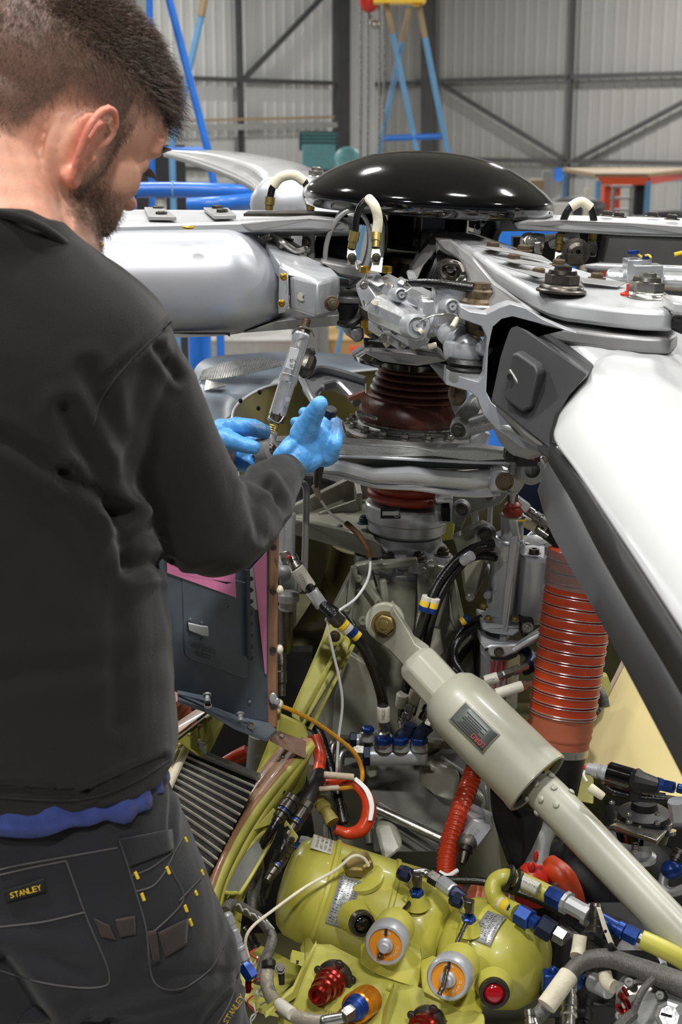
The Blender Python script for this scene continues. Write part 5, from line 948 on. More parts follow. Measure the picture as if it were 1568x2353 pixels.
hose('hydraulic_hose', 'black hose curving behind the loop bundle at the servo base', [(1100, 1460, 2.25), (1066, 1500, 2.22), (1040, 1540, 2.2)], 9, 'black_hose', HG)
for lab, a, b, c in (('white-sleeved silver hose end tagged SYSTEM I pointing at the orange duct, upper', (1085, 1575, 2.06), (1150, 1552, 2.08), (1212, 1530, 2.1)), ('white-sleeved silver hose end pointing at the orange duct, lower', (1140, 1592, 2.05), (1175, 1582, 2.06), (1218, 1570, 2.08))):
    o = hose('hose_end', lab, [a, b, c], 9, 'steel', parts=[('label_sleeve', 'label_white', (b[0] - 35, b[1] + 13, b[2] - .01), (b[0] - 5, b[1] + 4, b[2] - .01) if b[0] < 1160 else (b[0] + 25, b[1] - 6, b[2]), 12, 18), ('collar', 'steel', (b[0] + 4, b[1], b[2]), c, coll(11), 6)])
    if b[0] < 1160: text('SYSTEM I', (1118, 1572, 2.05), (1142, 1564, 2.05), 8, 'ink', o)
o = hose('blue_elbow', 'dark blue elbow fitting in the shadow right of the servo label', [(1212, 1532, 2.12), (1222, 1515, 2.14), (1212, 1498, 2.16), (1198, 1494, 2.18)], 13, 'blue_navy', parts=[('nut', 'blue_navy', (1204, 1540, 2.11), (1222, 1528, 2.12), 15, 6)])
# diag hose ends upper right
for lab, pts, m in (('braided hose with a bright square elbow, crossing behind the near blade, upper one', [(1196, 1160, 2.2), (1240, 1190, 2.18), (1290, 1240, 2.15)], 1), ('silver hose with a cream printed sleeve, lower one behind the near blade', [(1200, 1190, 2.2), (1240, 1218, 2.18), (1300, 1265, 2.14)], 0)):
    o = root('hose_end', lab, 'hose', pts[1]); a, b, c = pts
    q = MB(); q.tube([b, ((b[0] + c[0]) / 2, (b[1] + c[1]) / 2 - 3, (b[2] + c[2]) / 2), c], .0085); build(q, 'tube', 'black_hose', o)
    trn(a, b, coll(10), 'collar', 'steel', o)
    if m:
        q = MB(); q.box((1200, 1158, 2.19), (.024, .02, .014), (Vector((.8, 0, -.6)), Vector((0, 1, 0)), Vector((.6, 0, .8)))); build(q, 'elbow', 'silver_bright', o, bev=.001)
        trn((1228, 1182, 2.17), (1262, 1212, 2.16), coll(12), 'collar', 'steel', o)
    else:
        trn((1206, 1198, 2.18), (1234, 1212, 2.17), [(0, 12), (.05, 13), (.95, 13), (1, 12)], 'label_sleeve', 'white_wrap', o)
        trn((1236, 1214, 2.17), (1262, 1232, 2.16), coll(10), 'collar', 'steel', o)
q = MB(); q.turn((1215, 1248, 2.3), (1262, 1210, 2.32), [(0, 16), (1, 20)], 24); single(q, 'silver_pipe_elbow', 'silver_bright', 'shiny silver pipe behind the servo top, below the braided hoses', 'pipe')
q = MB(); q.box(Vector((.62, 2.95, 2.6)), (.5, .02, .35)); single(q, 'blue_far_panel', 'blue_navy', 'dark blue panel glimpsed between the servo and the near blade', 'panel')
# manifold
mf = root('hydraulic_manifold', 'silver pipe manifold with blue anodised nuts in front of the gearbox', 'manifold', P(900, 1760, 2.12))
trn((845, 1736, 2.13), (982, 1734, 2.13), [(0, 20), (.04, 24), (.96, 24), (1, 20)], 'lower_pipe', 'silver', mf, 32); trn((808, 1704, 2.14), (880, 1694, 2.15), [(0, 10), (.02, 15), (.3, 15), (.32, 19), (1, 19)], 'upper_pipe', 'silver', mf)
for x in (884, 922, 964): trn((x, 1722, 2.12), (x + 1, 1690, 2.12), [(0, 20), (.5, 19), (1, 17)], 'riser', 'silver', mf)
for x, y in ((882, 1708), (920, 1708), (964, 1708)): trn((x, y, 2.11), (x, y - 14, 2.11), [(0, 17), (.1, 20), (.9, 20), (1, 17)], 'blue_nut', 'blue_anod', mf, 6, .3)
for x, y, m in ((843, 1736, 'blue_navy'), (812, 1698, 'blue_navy')): trn((x - 8, y, 2.12), (x + 8, y, 2.12), [(0, 22 if y > 1720 else 14), (.1, 25 if y > 1720 else 16), (.9, 25 if y > 1720 else 16), (1, 20 if y > 1720 else 13)], 'blue_nut', m, mf, 6, .3)
trn((845, 1700, 2.12), (846, 1668, 2.12), [(0, 16), (.5, 14), (.6, 10), (.7, 10)], 'boss', 'silver', mf); trn((846, 1682, 2.11), (846, 1670, 2.11), [(0, 11), (.2, 15), (.8, 15), (1, 11)], 'cap', 'blue_anod', mf, 6, .3)
q = MB()
for a in ([(944, 1668, 2.12), (940, 1680, 2.12), (922, 1690, 2.12), (922, 1705, 2.11)], [(992, 1650, 2.12), (984, 1672, 2.12), (968, 1684, 2.12), (965, 1702, 2.11)]): q.tube(a, [.009, .010, .012, .012], 14)
q2 = MB(); q2.tube([(944, 1664, 2.12), (938, 1682, 2.12), (922, 1692, 2.12), (921, 1704, 2.11)], .011, 14); build(q2, 'blue_elbow', 'blue_navy', mf)
q2 = MB(); q2.tube([(985, 1668, 2.11), (972, 1680, 2.11), (964, 1692, 2.11), (965, 1704, 2.11)], .011, 14); build(q2, 'blue_elbow', 'blue_navy', mf)
trn((982, 1668, 2.11), (998, 1628, 2.12), coll(13), 'collar', 'steel', mf, 6); trn((970, 1655, 2.15), (992, 1610, 2.16), coll(11), 'collar', 'dark_steel', mf)
q = MB(); q.tube([(838, 1724, 2.13), (808, 1722, 2.13), (785, 1732, 2.12), (780, 1760, 2.11), (780, 1800, 2.1)], .008, 12); build(q, 'bent_pipe', 'steel', mf)
trn((800, 1724, 2.12), (838, 1728, 2.12), [(0, 11), (.3, 17), (.9, 17), (1, 12)], 'hex_end', 'steel', mf, 6, .3)
q = MB(); q.tube([(800, 1700, 2.14), (778, 1702, 2.13), (764, 1715, 2.12), (762, 1745, 2.11)], .0065, 12); build(q, 'bent_pipe', 'steel', mf)
plate('foot_bracket', [(845, 1745, 2.13), (870, 1745, 2.13), (866, 1785, 2.13), (850, 1790, 2.13), (842, 1780, 2.13)], (0, .03, 0), 'gearbox', mf); plate('foot_bracket', [(960, 1750, 2.13), (985, 1748, 2.13), (966, 1760, 2.13)], (0, .03, 0), 'gearbox', mf)
# thin leads
q = MB(); q.tube([(738, 1150, 2.2), (760, 1180, 2.2), (795, 1205, 2.2), (830, 1240, 2.18), (850, 1282, 2.17), (846, 1330, 2.15), (818, 1375, 2.12), (776, 1406, 2.08), (754, 1432, 2.08), (764, 1490, 2.08), (780, 1560, 2.08), (787, 1620, 2.08), (778, 1700, 2.07), (774, 1780, 2.06)], .0022, 8)
wl = root('white_sensor_lead', 'thin white wire hanging from the gloved hand past the SYSTEM II hose', 'wire', P(774, 1780, 2.06)); build(q, 'wire', 'white_wire', wl)
q = MB(); q.tube([(796, 1202, 2.19), (822, 1226, 2.17), (842, 1256, 2.16), (850, 1280, 2.16)], .0045, 10); build(q, 'brown_binding', 'rust_wrap', wl)
trn((722, 1114, 2.2), (738, 1152, 2.2), [(0, 5), (.05, 8), (.7, 7), (.75, 3), (1, 2)], 'probe_tip', 'felt_tube', wl, 16)
q = MB(); q.tube([(640, 1620, 2.0), (680, 1636, 2.0), (725, 1660, 2.0), (775, 1695, 2.0), (815, 1730, 2.0), (832, 1770, 2.0), (828, 1800, 1.98), (800, 1810, 1.97), (775, 1812, 1.96)], .0035, 8); wg = root('amber_wire', 'amber twisted wire sweeping from the tan strip to the coiled harness', 'wire', P(775, 1812, 1.96)); build(q, 'wire', 'gold_wire', wg)
trn((704, 1815, 1.95), (780, 1810, 1.96), [(0, 5), (.03, 6), (.97, 6), (1, 4)], 'felt_sleeve', 'felt_tube', wg, 14)
# orange coiled harness
oh = root('coiled_harness', 'loop of orange sleeved harness with white wires and a felt sleeve', 'harness', P(800, 1920, 2.0))
q = MB(); q.tube([(722, 1690, 2.1), (736, 1740, 2.08), (732, 1790, 2.04), (760, 1800, 2.0), (810, 1800, 1.98), (842, 1830, 1.97), (848, 1870, 1.96), (832, 1905, 1.95), (800, 1915, 1.95), (770, 1905, 1.95)], [.010, .010, .009, .008, .0085, .010, .0115, .011, .009, .007], 14); build(q, 'orange_sleeve', 'orange_red', oh)
for i in range(4):
    q = MB(); q.tube([(812 + i * 2, 1790 - i, 1.97), (838 + i * 3, 1815, 1.96), (851 + i * 2.5, 1850, 1.95), (848 + i * 2, 1885, 1.94)], .0014, 6); build(q, 'white_wire', 'white_wire', oh)
trn((744, 1780, 1.97), (814, 1786, 1.97), [(0, 6), (.02, 8), (.98, 8), (1, 6)], 'felt_sleeve', 'felt_tube', oh, 14)
trn((732, 1835, 1.98), (765, 1890, 1.95), [(0, 17), (.2, 17), (.22, 14), (.3, 17), (.45, 17), (.5, 13), (1, 17)], 'olive_end', 'olive_sleeve', oh)
trn((775, 1820, 1.99), (790, 1895, 1.96), [(0, 14), (.3, 13), (.4, 11), (.95, 14), (1, 8)], 'black_taped_end', 'black_hose', oh, 16)
for a in ([(748, 1895, 2.04), (750, 1930, 2.02), (764, 1968, 2.0)], [(764, 1900, 2.04), (774, 1940, 2.02), (790, 1972, 2.0)]):
    q = MB(); q.tube(a, .0055, 10); build(q, 'braided_lead', 'grey_braid', oh)
q = MB(); q.tube([(700, 1660, 2.14), (730, 1680, 2.12), (752, 1740, 2.1), (765, 1790, 2.08), (790, 1880, 2.02)], .009, 12); single(q, 'corrugated_conduit', 'black_hose', 'black taped conduit passing behind the orange harness loop', 'conduit')
# ---------------------------------------------------------------- big strut
ss = root('gearbox_strut', 'large pale grey-green damper strut with a LORD data plate, running to lower right', 'strut', P(1300, 1900, 1.95))
def sy(x): return 2.13 - (x - 885) * .00050
a = (885, 1435, 2.13); n_ = tocam(a)
q = MB(); q.lathe(P(*a) - Vector((0, -.012, 0)), Vector((-.15, -1, .3)), [(30 * k, -.03), (44 * k, -.028), (46 * k, -.004), (42 * k, 0), (30 * k, 0)], 40)
q.prism([(858, 1468, sy(860)), (905, 1398, sy(890)), (926, 1432, sy(925)), (954, 1480, sy(960)), (992, 1508, sy(1005)), (985, 1560, sy(985)), (935, 1540, sy(935)), (895, 1495, sy(895))], (0, .045, 0)); build(q, 'lug', 'strut_paint', ss, bev=.006)
small('nut', a, Vector((-.15, -1, .3)), .013, 'cadmium', ss, 'lug_bolt'); q = MB(); q.lathe(P(*a) - Vector((0, .004, 0)), Vector((-.15, -1, .3)), [(26 * k, 0), (25 * k, .003), (14 * k, .003)], 28); build(q, 'lug_bush', 'rusty', ss)
A1 = (950, 1512, sy(950)); A2 = (1060, 1632, sy(1060))
q = MB(); q.turn(A1, A2, [(0, 38), (.1, 52), (.62, 52), (.75, 54), (1, 70)], 8); build(q, 'hex_neck', 'strut_paint', ss, ang=.3, bev=.003)
B1_ = (1035, 1600, sy(1035)); B2_ = (1236, 1800, sy(1236))
q = MB(); q.turn(B1_, B2_, [(-.06, 60), (0, 74), (.12, 82), (.9, 84), (.96, 86), (1, 86), (1.01, 82), (1.0, 76), (.8, 76)], 48); build(q, 'outer_cylinder', 'strut_paint', ss, ang=.7)
q = MB(); q.turn(B1_, B2_, [(.82, 60), (.93, 77), (.96, 77)], 40); build(q, 'inner_seal', 'black_part', ss)
q = MB(); A_, B_ = P(*B1_), P(*B2_); dd = (B_ - A_).normalized(); nn = tocam(B2_); rr = dd.cross(nn).normalized()
kk = S(*B2_); q.prism([B_ + dd * (-3 * kk) + rr * (-60 * kk) + nn * 20 * kk + dd * (i * -8 * kk) for i in (0,)] , (0, 0, 0)) if 0 else None
q = MB(); q.box((1268, 1752, sy(1268) + .01), (.034, .003, .008), (rr * -1, nn, dd)); build(q, 'yellow_label', 'yellow_tag', ss)
C2 = (1640, 2228, 1.66)
q = MB(); q.turn((1205, 1772, sy(1205) + .012), C2, [(0, 40), (.08, 47), (.16, 49), (.22, 49), (1, 44)], 14); build(q, 'inner_tube', 'strut_paint', ss, ang=.7)
A_, B_ = P(1205, 1772, sy(1205) + .012), P(*C2); dd2 = (B_ - A_).normalized(); kk = S(1240, 1800, 2.0)
nn2 = tocam((1240, 1820, 1.97)); nn2 = (nn2 - dd2 * nn2.dot(dd2)).normalized(); rr2 = dd2.cross(nn2)
for t, ang_ in ((.055, 0), (.055, 55), (.055, -55), (.11, 20), (.11, -30), (.11, 75), (.17, 0), (.145, -75), (.02, 30)):
    v = nn2 * math.cos(math.radians(ang_)) + rr2 * math.sin(math.radians(ang_)); p = A_ + dd2 * (t + .06) * (B_ - A_).length
    small('rivet', p + v * 46 * kk, v, 8 * kk, 'strut_paint', ss, 'tube_rivet', hs=1)
# data plate on the cylinder surface
kk = S(1110, 1700, 2.0); A_, B_ = P(*B1_), P(*B2_); nn = tocam((1110, 1700, 2.0)); nn = (nn - dd * nn.dot(dd)).normalized(); rr = dd.cross(nn).normalized()
dd_s = dd
def onstrut(u, w, lift=0):
    r = (83 + lift) * kk * 1.02; t = w * kk / r; return A_ + dd * (u * kk) + nn * (r * math.cos(t)) + rr * (r * math.sin(t))
def cpatch(u0, u1, w0, w1, lift, name, m):
    q = MB(); q.grid([[onstrut(u0 + (u1 - u0) * i / 4, w0 + (w1 - w0) * j / 8, lift) for j in range(9)] for i in range(5)]); return build(q, name, m, ss, solid=.0008)
o1 = (P(1160, 1700, 2.0) - P(1110, 1700, 2.0)).dot(rr)
sg = 1 if o1 > 0 else -1
cpatch(55, 165, -42 * sg, 18 * sg, 1.2, 'plate_surround', 'strut_paint'); dpl = cpatch(58, 162, -38 * sg, 14 * sg, 2.6, 'data_plate', 'label_grey')
q = MB()
for i in range(7):
    w = (-30 + i * 5.2) * sg; q.tube([onstrut(76 + (i % 3) * 4, w, 3.6), onstrut(140 - (i % 2) * 12, w, 3.6)], .0009, 5, spline=False)
build(q, 'plate_print', 'ink', dpl)
def txt3(s, p, X, U, h, w, m, parent, name='lettering'):
    cu = bpy.data.curves.new(name, 'FONT'); cu.body = s; cu.size = 1
    ob = bpy.data.objects.new('t', cu); COL.objects.link(ob); dg = bpy.context.evaluated_depsgraph_get(); me = bpy.data.meshes.new_from_object(ob.evaluated_get(dg)); bpy.data.objects.remove(ob)
    xs = [v.co.x for v in me.vertices]; x0, x1 = min(xs), max(xs); b_ = MB(); X = X.normalized(); U = (U - X * U.dot(X)).normalized()
    b_.add([p + X * ((v.co.x - x0) / (x1 - x0) * w) + U * (v.co.y / .7 * h) for v in me.vertices], [tuple(f.vertices) for f in me.polygons]); return build(b_, name, m, parent, fixn=False)
txt3('LORD', onstrut(158, -21 * sg, 4.4), -dd_s, rr * -sg, 12 * kk, 38 * kk, 'red_ink', dpl)
# ---------------------------------------------------------------- orange ducts
od = root('air_duct', 'big orange ribbed air duct with pale wire rings, right of the servo', 'duct', P(1280, 1740, 2.1))
Da = (1282, 1712, 2.08); Db = (1345, 1270, 2.12)
A_, B_ = P(*Da), P(*Db); dd = B_ - A_; kk = S(1300, 1500, 2.1)
pr = []; N = 15
for i in range(N * 8 + 1):
    t = i / (N * 8.0); g_ = (t * N) % 1; pr.append(((76 + 5 * t - (4 if .08 < g_ < .24 else 0) + (1.5 if .24 <= g_ < .34 or g_ < .06 else 0)) * kk, (.17 + t * .83) * dd.length))
q = MB(); q.lathe(A_, dd, pr, 64); dw_ = build(q, 'duct_wall', 'orange_duct', od, ang=.8)
pr = [(71 * kk, 0), (72 * kk, .05 * dd.length)] + [((74 + (1.5 if i % 2 else -1)) * kk, (.05 + .12 * i / 7) * dd.length) for i in range(8)] + [(75 * kk, .18 * dd.length)]
q = MB(); q.lathe(A_, dd, pr, 64); build(q, 'faded_cuff', 'orange_fade', od, ang=.8)
for i in range(N):
    for e in (.04, .27):
        t = .17 + (i + e) / N * .83; rr_ = (76 + 5 * (t - .17) / .83 + 1.5) * kk
        q = MB(); q.torus(A_ + dd * t, dd, rr_, .0007, 56, 6); build(q, 'wire_ring', 'silver_bright', dw_)
q = MB(); q.lathe(A_, dd, [(70 * kk, -.03 * dd.length), (72 * kk, -.03 * dd.length), (72 * kk, .01 * dd.length), (70 * kk, .01 * dd.length)], 56); build(q, 'clamp_band', 'steel', od)
q = MB(); q.lathe(A_, dd, [(60 * kk, -.3 * dd.length), (66 * kk, -.12 * dd.length), (69 * kk, -.02 * dd.length)], 48); build(q, 'black_neck', 'black_part', od)
q = MB(); q.lathe(A_ + dd * .82, dd, [(83 * kk, 0), (86 * kk, .05 * dd.length), (85 * kk, .18 * dd.length)], 48, cap=False); build(q, 'plastic_wrap', 'clear_film', od, ang=1)
o2 = root('scat_hose', 'narrow orange ribbed hose curving down beside the strut', 'hose', P(1040, 2060, 2.0))
q = MB(); pts = [(1098, 1745, 2.12), (1080, 1800, 2.1), (1058, 1860, 2.06), (1038, 1920, 2.03), (1026, 1980, 2.0), (1030, 2020, 1.98), (1050, 2060, 1.96)]
P_, rs = cat([P(*p) for p in pts], [22 * S(1050, 1900, 2.05)] * len(pts), 22)
rs = [r * (1 + .05 * (1 if (i // 2) % 2 else -1)) for i, r in enumerate(rs)]
q.tube(P_, rs, 20, spline=False); build(q, 'ribbed_wall', 'orange_red', o2, ang=.4)
trn((1010, 2006, 1.985), (1046, 2000, 1.985), [(0, 5), (1, 5)], 'zip_tie', 'white_wire', o2, 8); q = MB(); q.tube([(1010, 2004, 1.955), (1030, 2012, 1.95), (1052, 2000, 1.96)], .0035); build(q, 'tie_band', 'white_wire', o2)
# black cloth boot / beige panel / tube with red paint
q = MB(); q.grid([[(1128, 1800, 2.08), (1132, 1860, 2.03), (1150, 1930, 2.0), (1178, 2000, 1.97), (1195, 2005, 1.97)], [(1170, 1850, 2.0), (1185, 1880, 1.97), (1200, 1930, 1.95), (1200, 1980, 1.95), (1205, 2010, 1.96)], [(1210, 1860, 2.02), (1235, 1880, 1.98), (1225, 1930, 1.97), (1215, 1980, 1.97), (1215, 2020, 1.98)], [(1260, 1850, 2.1), (1262, 1900, 2.08), (1260, 1940, 2.06), (1235, 1990, 2.04), (1230, 2030, 2.02)]], n=5); single(q, 'cloth_boot', 'black_matte', 'draped black cloth boot hanging under the open end of the strut', 'cover', solid=.003, ang=1)
bp = root('beige_panel', 'flat beige cloth-covered panel behind the near blade, lower right', 'panel', P(1450, 1830, 2.2))
q = MB(); q.prism([(1436, 1515, 2.38), (1318, 1765, 2.2), (1360, 1778, 2.19), (1480, 1830, 2.15), (1700, 1900, 2.1), (1700, 1500, 2.4)], (0, .02, -.004)); build(q, 'board', 'beige', bp, bev=.003)
q = MB(); q.tube([(1436, 1515, 2.375), (1318, 1765, 2.195), (1365, 1781, 2.185)], .0035); build(q, 'edging', 'felt_tube', bp)
pt = root('painted_pipe', 'bent grey pipe with flaking red paint below the strut', 'pipe', P(1235, 2060, 1.95))
q = MB(); q.tube([(1290, 1898, 2.06), (1260, 1902, 2.04), (1240, 1930, 2.0), (1230, 1980, 1.97), (1225, 2030, 1.94)], [.015, .018, .019, .020, .023], 24); build(q, 'pipe', 'cast_grey', pt)
q = MB(); q.tube([(1228, 1996, 1.955), (1226, 2015, 1.945), (1224, 2050, 1.93), (1222, 2068, 1.92)], [.0205, .0235, .0255, .026], 24); q.ell((1232, 1968, 1.93), (.004, .003, .01)); q.ell((1222, 1992, 1.93), (.006, .004, .008)); build(q, 'red_paint', 'red_paint', pt)
q = MB(); q.turn((1235, 1905, 2.04), (1330, 1920, 2.08), [(0, 18), (.1, 22), (.2, 16), (1, 16)], 20); build(q, 'branch', 'cast_grey', pt)
tf = root('turnbuckle_fork', 'stamped grey fork fitting with greasy bolt, right of the narrow orange hose', 'fork', P(1075, 1960, 2.03))
q = MB(); q.prism([(1058, 1925, 2.02), (1088, 1880, 2.02), (1130, 1890, 2.02), (1134, 1905, 2.02), (1096, 1950, 2.0), (1078, 1962, 2.0), (1056, 1950, 2.0)], (0, .025, -.01)); build(q, 'fork', 'silver', tf, bev=.004)
text('AN65Z13', (1074, 1925, 1.995), (1094, 1900, 1.995), 7, 'label_silver', tf)
q = MB(); q.lathe(P(1072, 1935, 2.0), Vector((-.3, -1, .6)), [(20 * k, -.01), (20 * k, .004), (12 * k, .006)], 24); q.turn((1072, 1945, 1.99), (1062, 1985, 1.97), [(0, 16), (.3, 18), (.35, 12), (.6, 12), (1, 8)], 18); build(q, 'bolt', 'dark_steel', tf)
q = MB(); q.bar((1100, 1885, 2.03), (1065, 1855, 2.08), .02, .01); q.bar((1060, 1848, 2.08), (1134, 1882, 2.03), .012, .012); build(q, 'arm', 'silver', tf)
# ---------------------------------------------------------------- left cowling wall with access door
cp = root('side_cowling', 'blue-grey cowling wall lettered HYD. SERVOS ACCESS, with pink tape triangles', 'cowling', P(520, 1680, 1.95))
def yc(x): return 1.90 + (640 - x) * -.0003
def cw(pts, dy=0): return [(x, y, 1.93 + (x - 640) * .0004 + dy) for x, y in pts]
q = MB(); q.prism(cw([(300, 1120), (615, 1120), (618, 1660), (560, 1650), (408, 1592), (300, 1550)]), (0, .012, 0)); build(q, 'skin', 'cowl', cp, bev=.001)
q = MB(); q.prism(cw([(418, 1300), (568, 1340), (571, 1558), (560, 1560), (440, 1518), (424, 1505)], -.003), (0, .003, 0)); ad_ = build(q, 'access_door', 'cowl', cp, bev=.0015)
q = MB(); q.cyl((569, 1310, 1.893), (572, 1512, 1.893), .0035); build(q, 'hinge', 'cowl_dark', ad_)
for i in range(8):
    for x in (559, 577): small('rivet', (x, 1330 + i * 26, 1.9), Vector((0, -1, .1)), .0035, 'cowl_dark', ad_, 'hinge_rivet')
q = MB(); q.prism(cw([(432, 1431), (462, 1438), (478, 1440), (480, 1464), (462, 1461), (434, 1450)], -.009), (0, .004, 0)); build(q, 'latch', 'plate_worn', ad_, bev=.0015)
q = MB(); q.prism(cw([(430, 1428), (463, 1436), (463, 1464), (432, 1454)], -.0055), (0, .002, 0)); build(q, 'latch_recess', 'cowl_dark', ad_)
for x, y in ((437, 1424), (463, 1432), (437, 1458), (463, 1468), (524, 1396), (574, 1614)): small('rivet', (x, y, 1.93 + (x - 640) * .0004 - .003), Vector((0, -1, .1)), .003, 'cowl', cp)
text('HYD. SERVOS', (438, 1488, 1.84), (493, 1504, 1.862), 11, 'ink', ad_); text('ACCESS', (448, 1506, 1.846), (482, 1517, 1.86), 11, 'ink', ad_)
q = MB(); q.prism(cw([(384, 1302), (420, 1312), (520, 1342), (541, 1338), (543, 1373), (384, 1316)], -.0065), (0, .001, 0)); q.prism(cw([(384, 1290), (541, 1290), (541, 1340), (384, 1316)], -.0065), (0, .001, 0)); build(q, 'pink_tape', 'pink', cp)
q = MB(); q.prism(cw([(583, 1300), (613, 1268), (613, 1549), (609, 1548)], -.0065), (0, .001, 0)); build(q, 'pink_tape', 'pink', cp)
q = MB(); q.prism(cw([(574, 1310), (584, 1300), (594, 1400), (588, 1402), (576, 1390)], -.005), (0, .001, 0)); build(q, 'bare_patch', 'plate_worn', cp)
q = MB(); q.prism([(408, 1592, 1.84), (560, 1650, 1.9), (620, 1660, 1.92), (636, 1676, 1.85), (612, 1696, 1.8), (540, 1668, 1.77), (470, 1626, 1.75), (408, 1606, 1.77)], (0, 0, -.006)); build(q, 'lower_ledge', 'cowl', cp, bev=.001)
q = MB(); q.prism([(408, 1586, 1.82), (478, 1600, 1.82), (480, 1612, 1.8), (408, 1594, 1.8)], (0, 0, -.002)); build(q, 'loose_clip', 'cowl', cp); q = MB(); q.prism([(504, 1644, 1.82), (570, 1650, 1.84), (575, 1658, 1.83), (510, 1656, 1.8)], (0, 0, -.002)); build(q, 'loose_clip', 'cowl', cp)
for x, y in ((476, 1596), (552, 1640)):
    q = MB(); q.turn((x, y, 1.8), (x + 1, y + 18, 1.79), [(0, 10), (.15, 10), (.2, 6), (.6, 6), (.7, 8), (1, 7)], 18); build(q, 'quarter_turn_stud', 'plate_worn', cp)
for x, y in ((478, 1622), (578, 1668)): small('hole', (x, y, 1.79), Vector((0, -.6, .8)), 0, 'dark_steel', cp, rpx=8)
ts = root('edge_seal_strip', 'tall tan rubbing strip with fastener holes on the cowling edge', 'strip', P(627, 1676, 1.92))
q = MB(); q.prism([(616, 1200, 1.925), (641, 1200, 1.925), (638, 1380, 1.925), (637, 1674, 1.92), (615, 1668, 1.92), (612, 1560, 1.92)], (0, .02, 0)); build(q, 'strip', 'tan_strip', ts, bev=.002)
for y in (1258, 1360, 1494, 1622): small('hole', (628, y, 1.918), Vector((0, -1, 0)), 0, 'dark_steel', ts, rpx=6.5)
q = MB(); q.ell((628, 1605, 1.915), (.006, .003, .009)); q.ell((636, 1612, 1.915), (.005, .003, .006)); build(q, 'peeling_paint', 'label_silver', ts)
for y in (1356, 1492, 1618):
    q = MB(); q.ell((643, y, 1.93), (.0055, .008, .007)); build(q, 'nylon_plug', 'white_wrap', ts)
# behind the strip: dark valve stack
vs = root('valve_stack', 'dark grey valve assembly in shadow right of the tan strip', 'valve', P(665, 1620, 2.2))
trn((662, 1360, 2.15), (662, 1400, 2.15), [(0, 18), (.1, 26), (.5, 26), (.6, 20), (1, 20)], 'flange', 'cast_grey', vs); trn((655, 1395, 2.18), (655, 1500, 2.18), [(0, 20), (.9, 18), (1, 14)], 'cylinder', 'dark_steel', vs)
trn((648, 1500, 2.15), (648, 1600, 2.12), coll(11), 'connector', 'dark_steel', vs)
q = MB(); q.box((665, 1330, 2.2), (.03, .04, .03)); q.ell((652, 1312, 2.18), (.014, .014, .012)); q.box((680, 1345, 2.2), (.02, .02, .02)); build(q, 'valve_block', 'cast_grey', vs, bev=.003)
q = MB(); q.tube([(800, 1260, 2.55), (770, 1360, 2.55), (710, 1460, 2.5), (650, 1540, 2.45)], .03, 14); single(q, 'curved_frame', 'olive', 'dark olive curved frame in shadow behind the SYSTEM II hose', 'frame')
yb = root('diagonal_brace', 'dull yellow-green channel brace slanting behind the hanging white wire', 'brace', P(700, 1690, 2.1))
q = MB(); q.prism([(752, 1442, 2.19), (808, 1478, 2.17), (800, 1500, 2.17), (700, 1672, 2.1), (668, 1648, 2.1), (740, 1480, 2.17)], (0, .03, 0)); build(q, 'channel_face', 'primer', yb, bev=.004)
q = MB(); q.bar((790, 1465, 2.16), (695, 1640, 2.09), .004, .012, up=(0, -1, 0)); q.bar((812, 1482, 2.16), (712, 1676, 2.09), .004, .012, up=(0, -1, 0)); build(q, 'channel_lip', 'primer', yb)
small('bolt', (770, 1462, 2.16), Vector((-.2, -1, .2)), 0, 'rusty', yb, rpx=9)
# front yellow frame pieces
fr = root('riveted_frame', 'yellow-green riveted frame piece with a tan top edge, under the cowling ledge', 'frame', P(440, 1740, 1.85))
q = MB(); q.prism([(360, 1735, 1.8), (484, 1640, 1.88), (520, 1655, 1.9), (475, 1745, 1.85), (455, 1738, 1.82), (418, 1712, 1.8), (366, 1760, 1.78)], (0, .012, 0)); build(q, 'web', 'primer', fr, bev=.002)
q = MB(); q.prism([(355, 1730, 1.79), (480, 1634, 1.87), (460, 1628, 1.88), (400, 1668, 1.84), (350, 1710, 1.8)], (0, .01, 0)); build(q, 'tan_edge', 'tan_strip', fr, bev=.002)
for x, y in ((482, 1652), (460, 1671), (437, 1691), (413, 1714)): small('rivet', (x, y, 1.79 + (x - 400) * .0009), Vector((0, -1, .3)), .004, 'cadmium', fr)
q = MB(); q.ell((465, 1715, 1.83), (.006, .004, .006)); q.box((465, 1715, 1.828), (.004, .004, .022), (Vector((.9, 0, .4)), Vector((0, 1, 0)), Vector((-.4, 0, .9)))); build(q, 'anchor_nut', 'plate_worn', fr)
q = MB(); q.turn((395, 1600, 1.95), (440, 1700, 1.98), [(i / 14, 26 + (i % 2) * 4) for i in range(15)], 20); single(q, 'pink_flexible_duct', 'orange_fade', 'pale pinkish ribbed duct beside the man\'s waist', 'duct')
q = MB(); q.prism([(640, 1640, 1.96), (700, 1668, 1.98), (708, 1688, 1.98), (704, 1706, 1.96), (640, 1680, 1.94)], (0, .03, -.01)); q.prism([(632, 1640, 1.95), (644, 1640, 1.95), (644, 1690, 1.94), (634, 1680, 1.94)], (0, .04, 0)); single(q, 'corner_gusset', 'primer', 'bright yellow-green corner gusset at the foot of the tan strip', 'gusset', bev=.002)
q = MB(); q.tube([(596, 1690, 2.0), (590, 1760, 2.0), (588, 1800, 2.0)], .016, 16); single(q, 'dark_pipe', 'gearbox_dirty', 'dirty grey vertical pipe behind the arch opening', 'pipe')
q = MB(); q.tube([(520, 1755, 2.05), (545, 1740, 2.05), (570, 1728, 2.05)], .012, 14); single(q, 'rust_red_hose', 'orange_red', 'short rust-red hose in the dark opening above the radiator', 'hose')
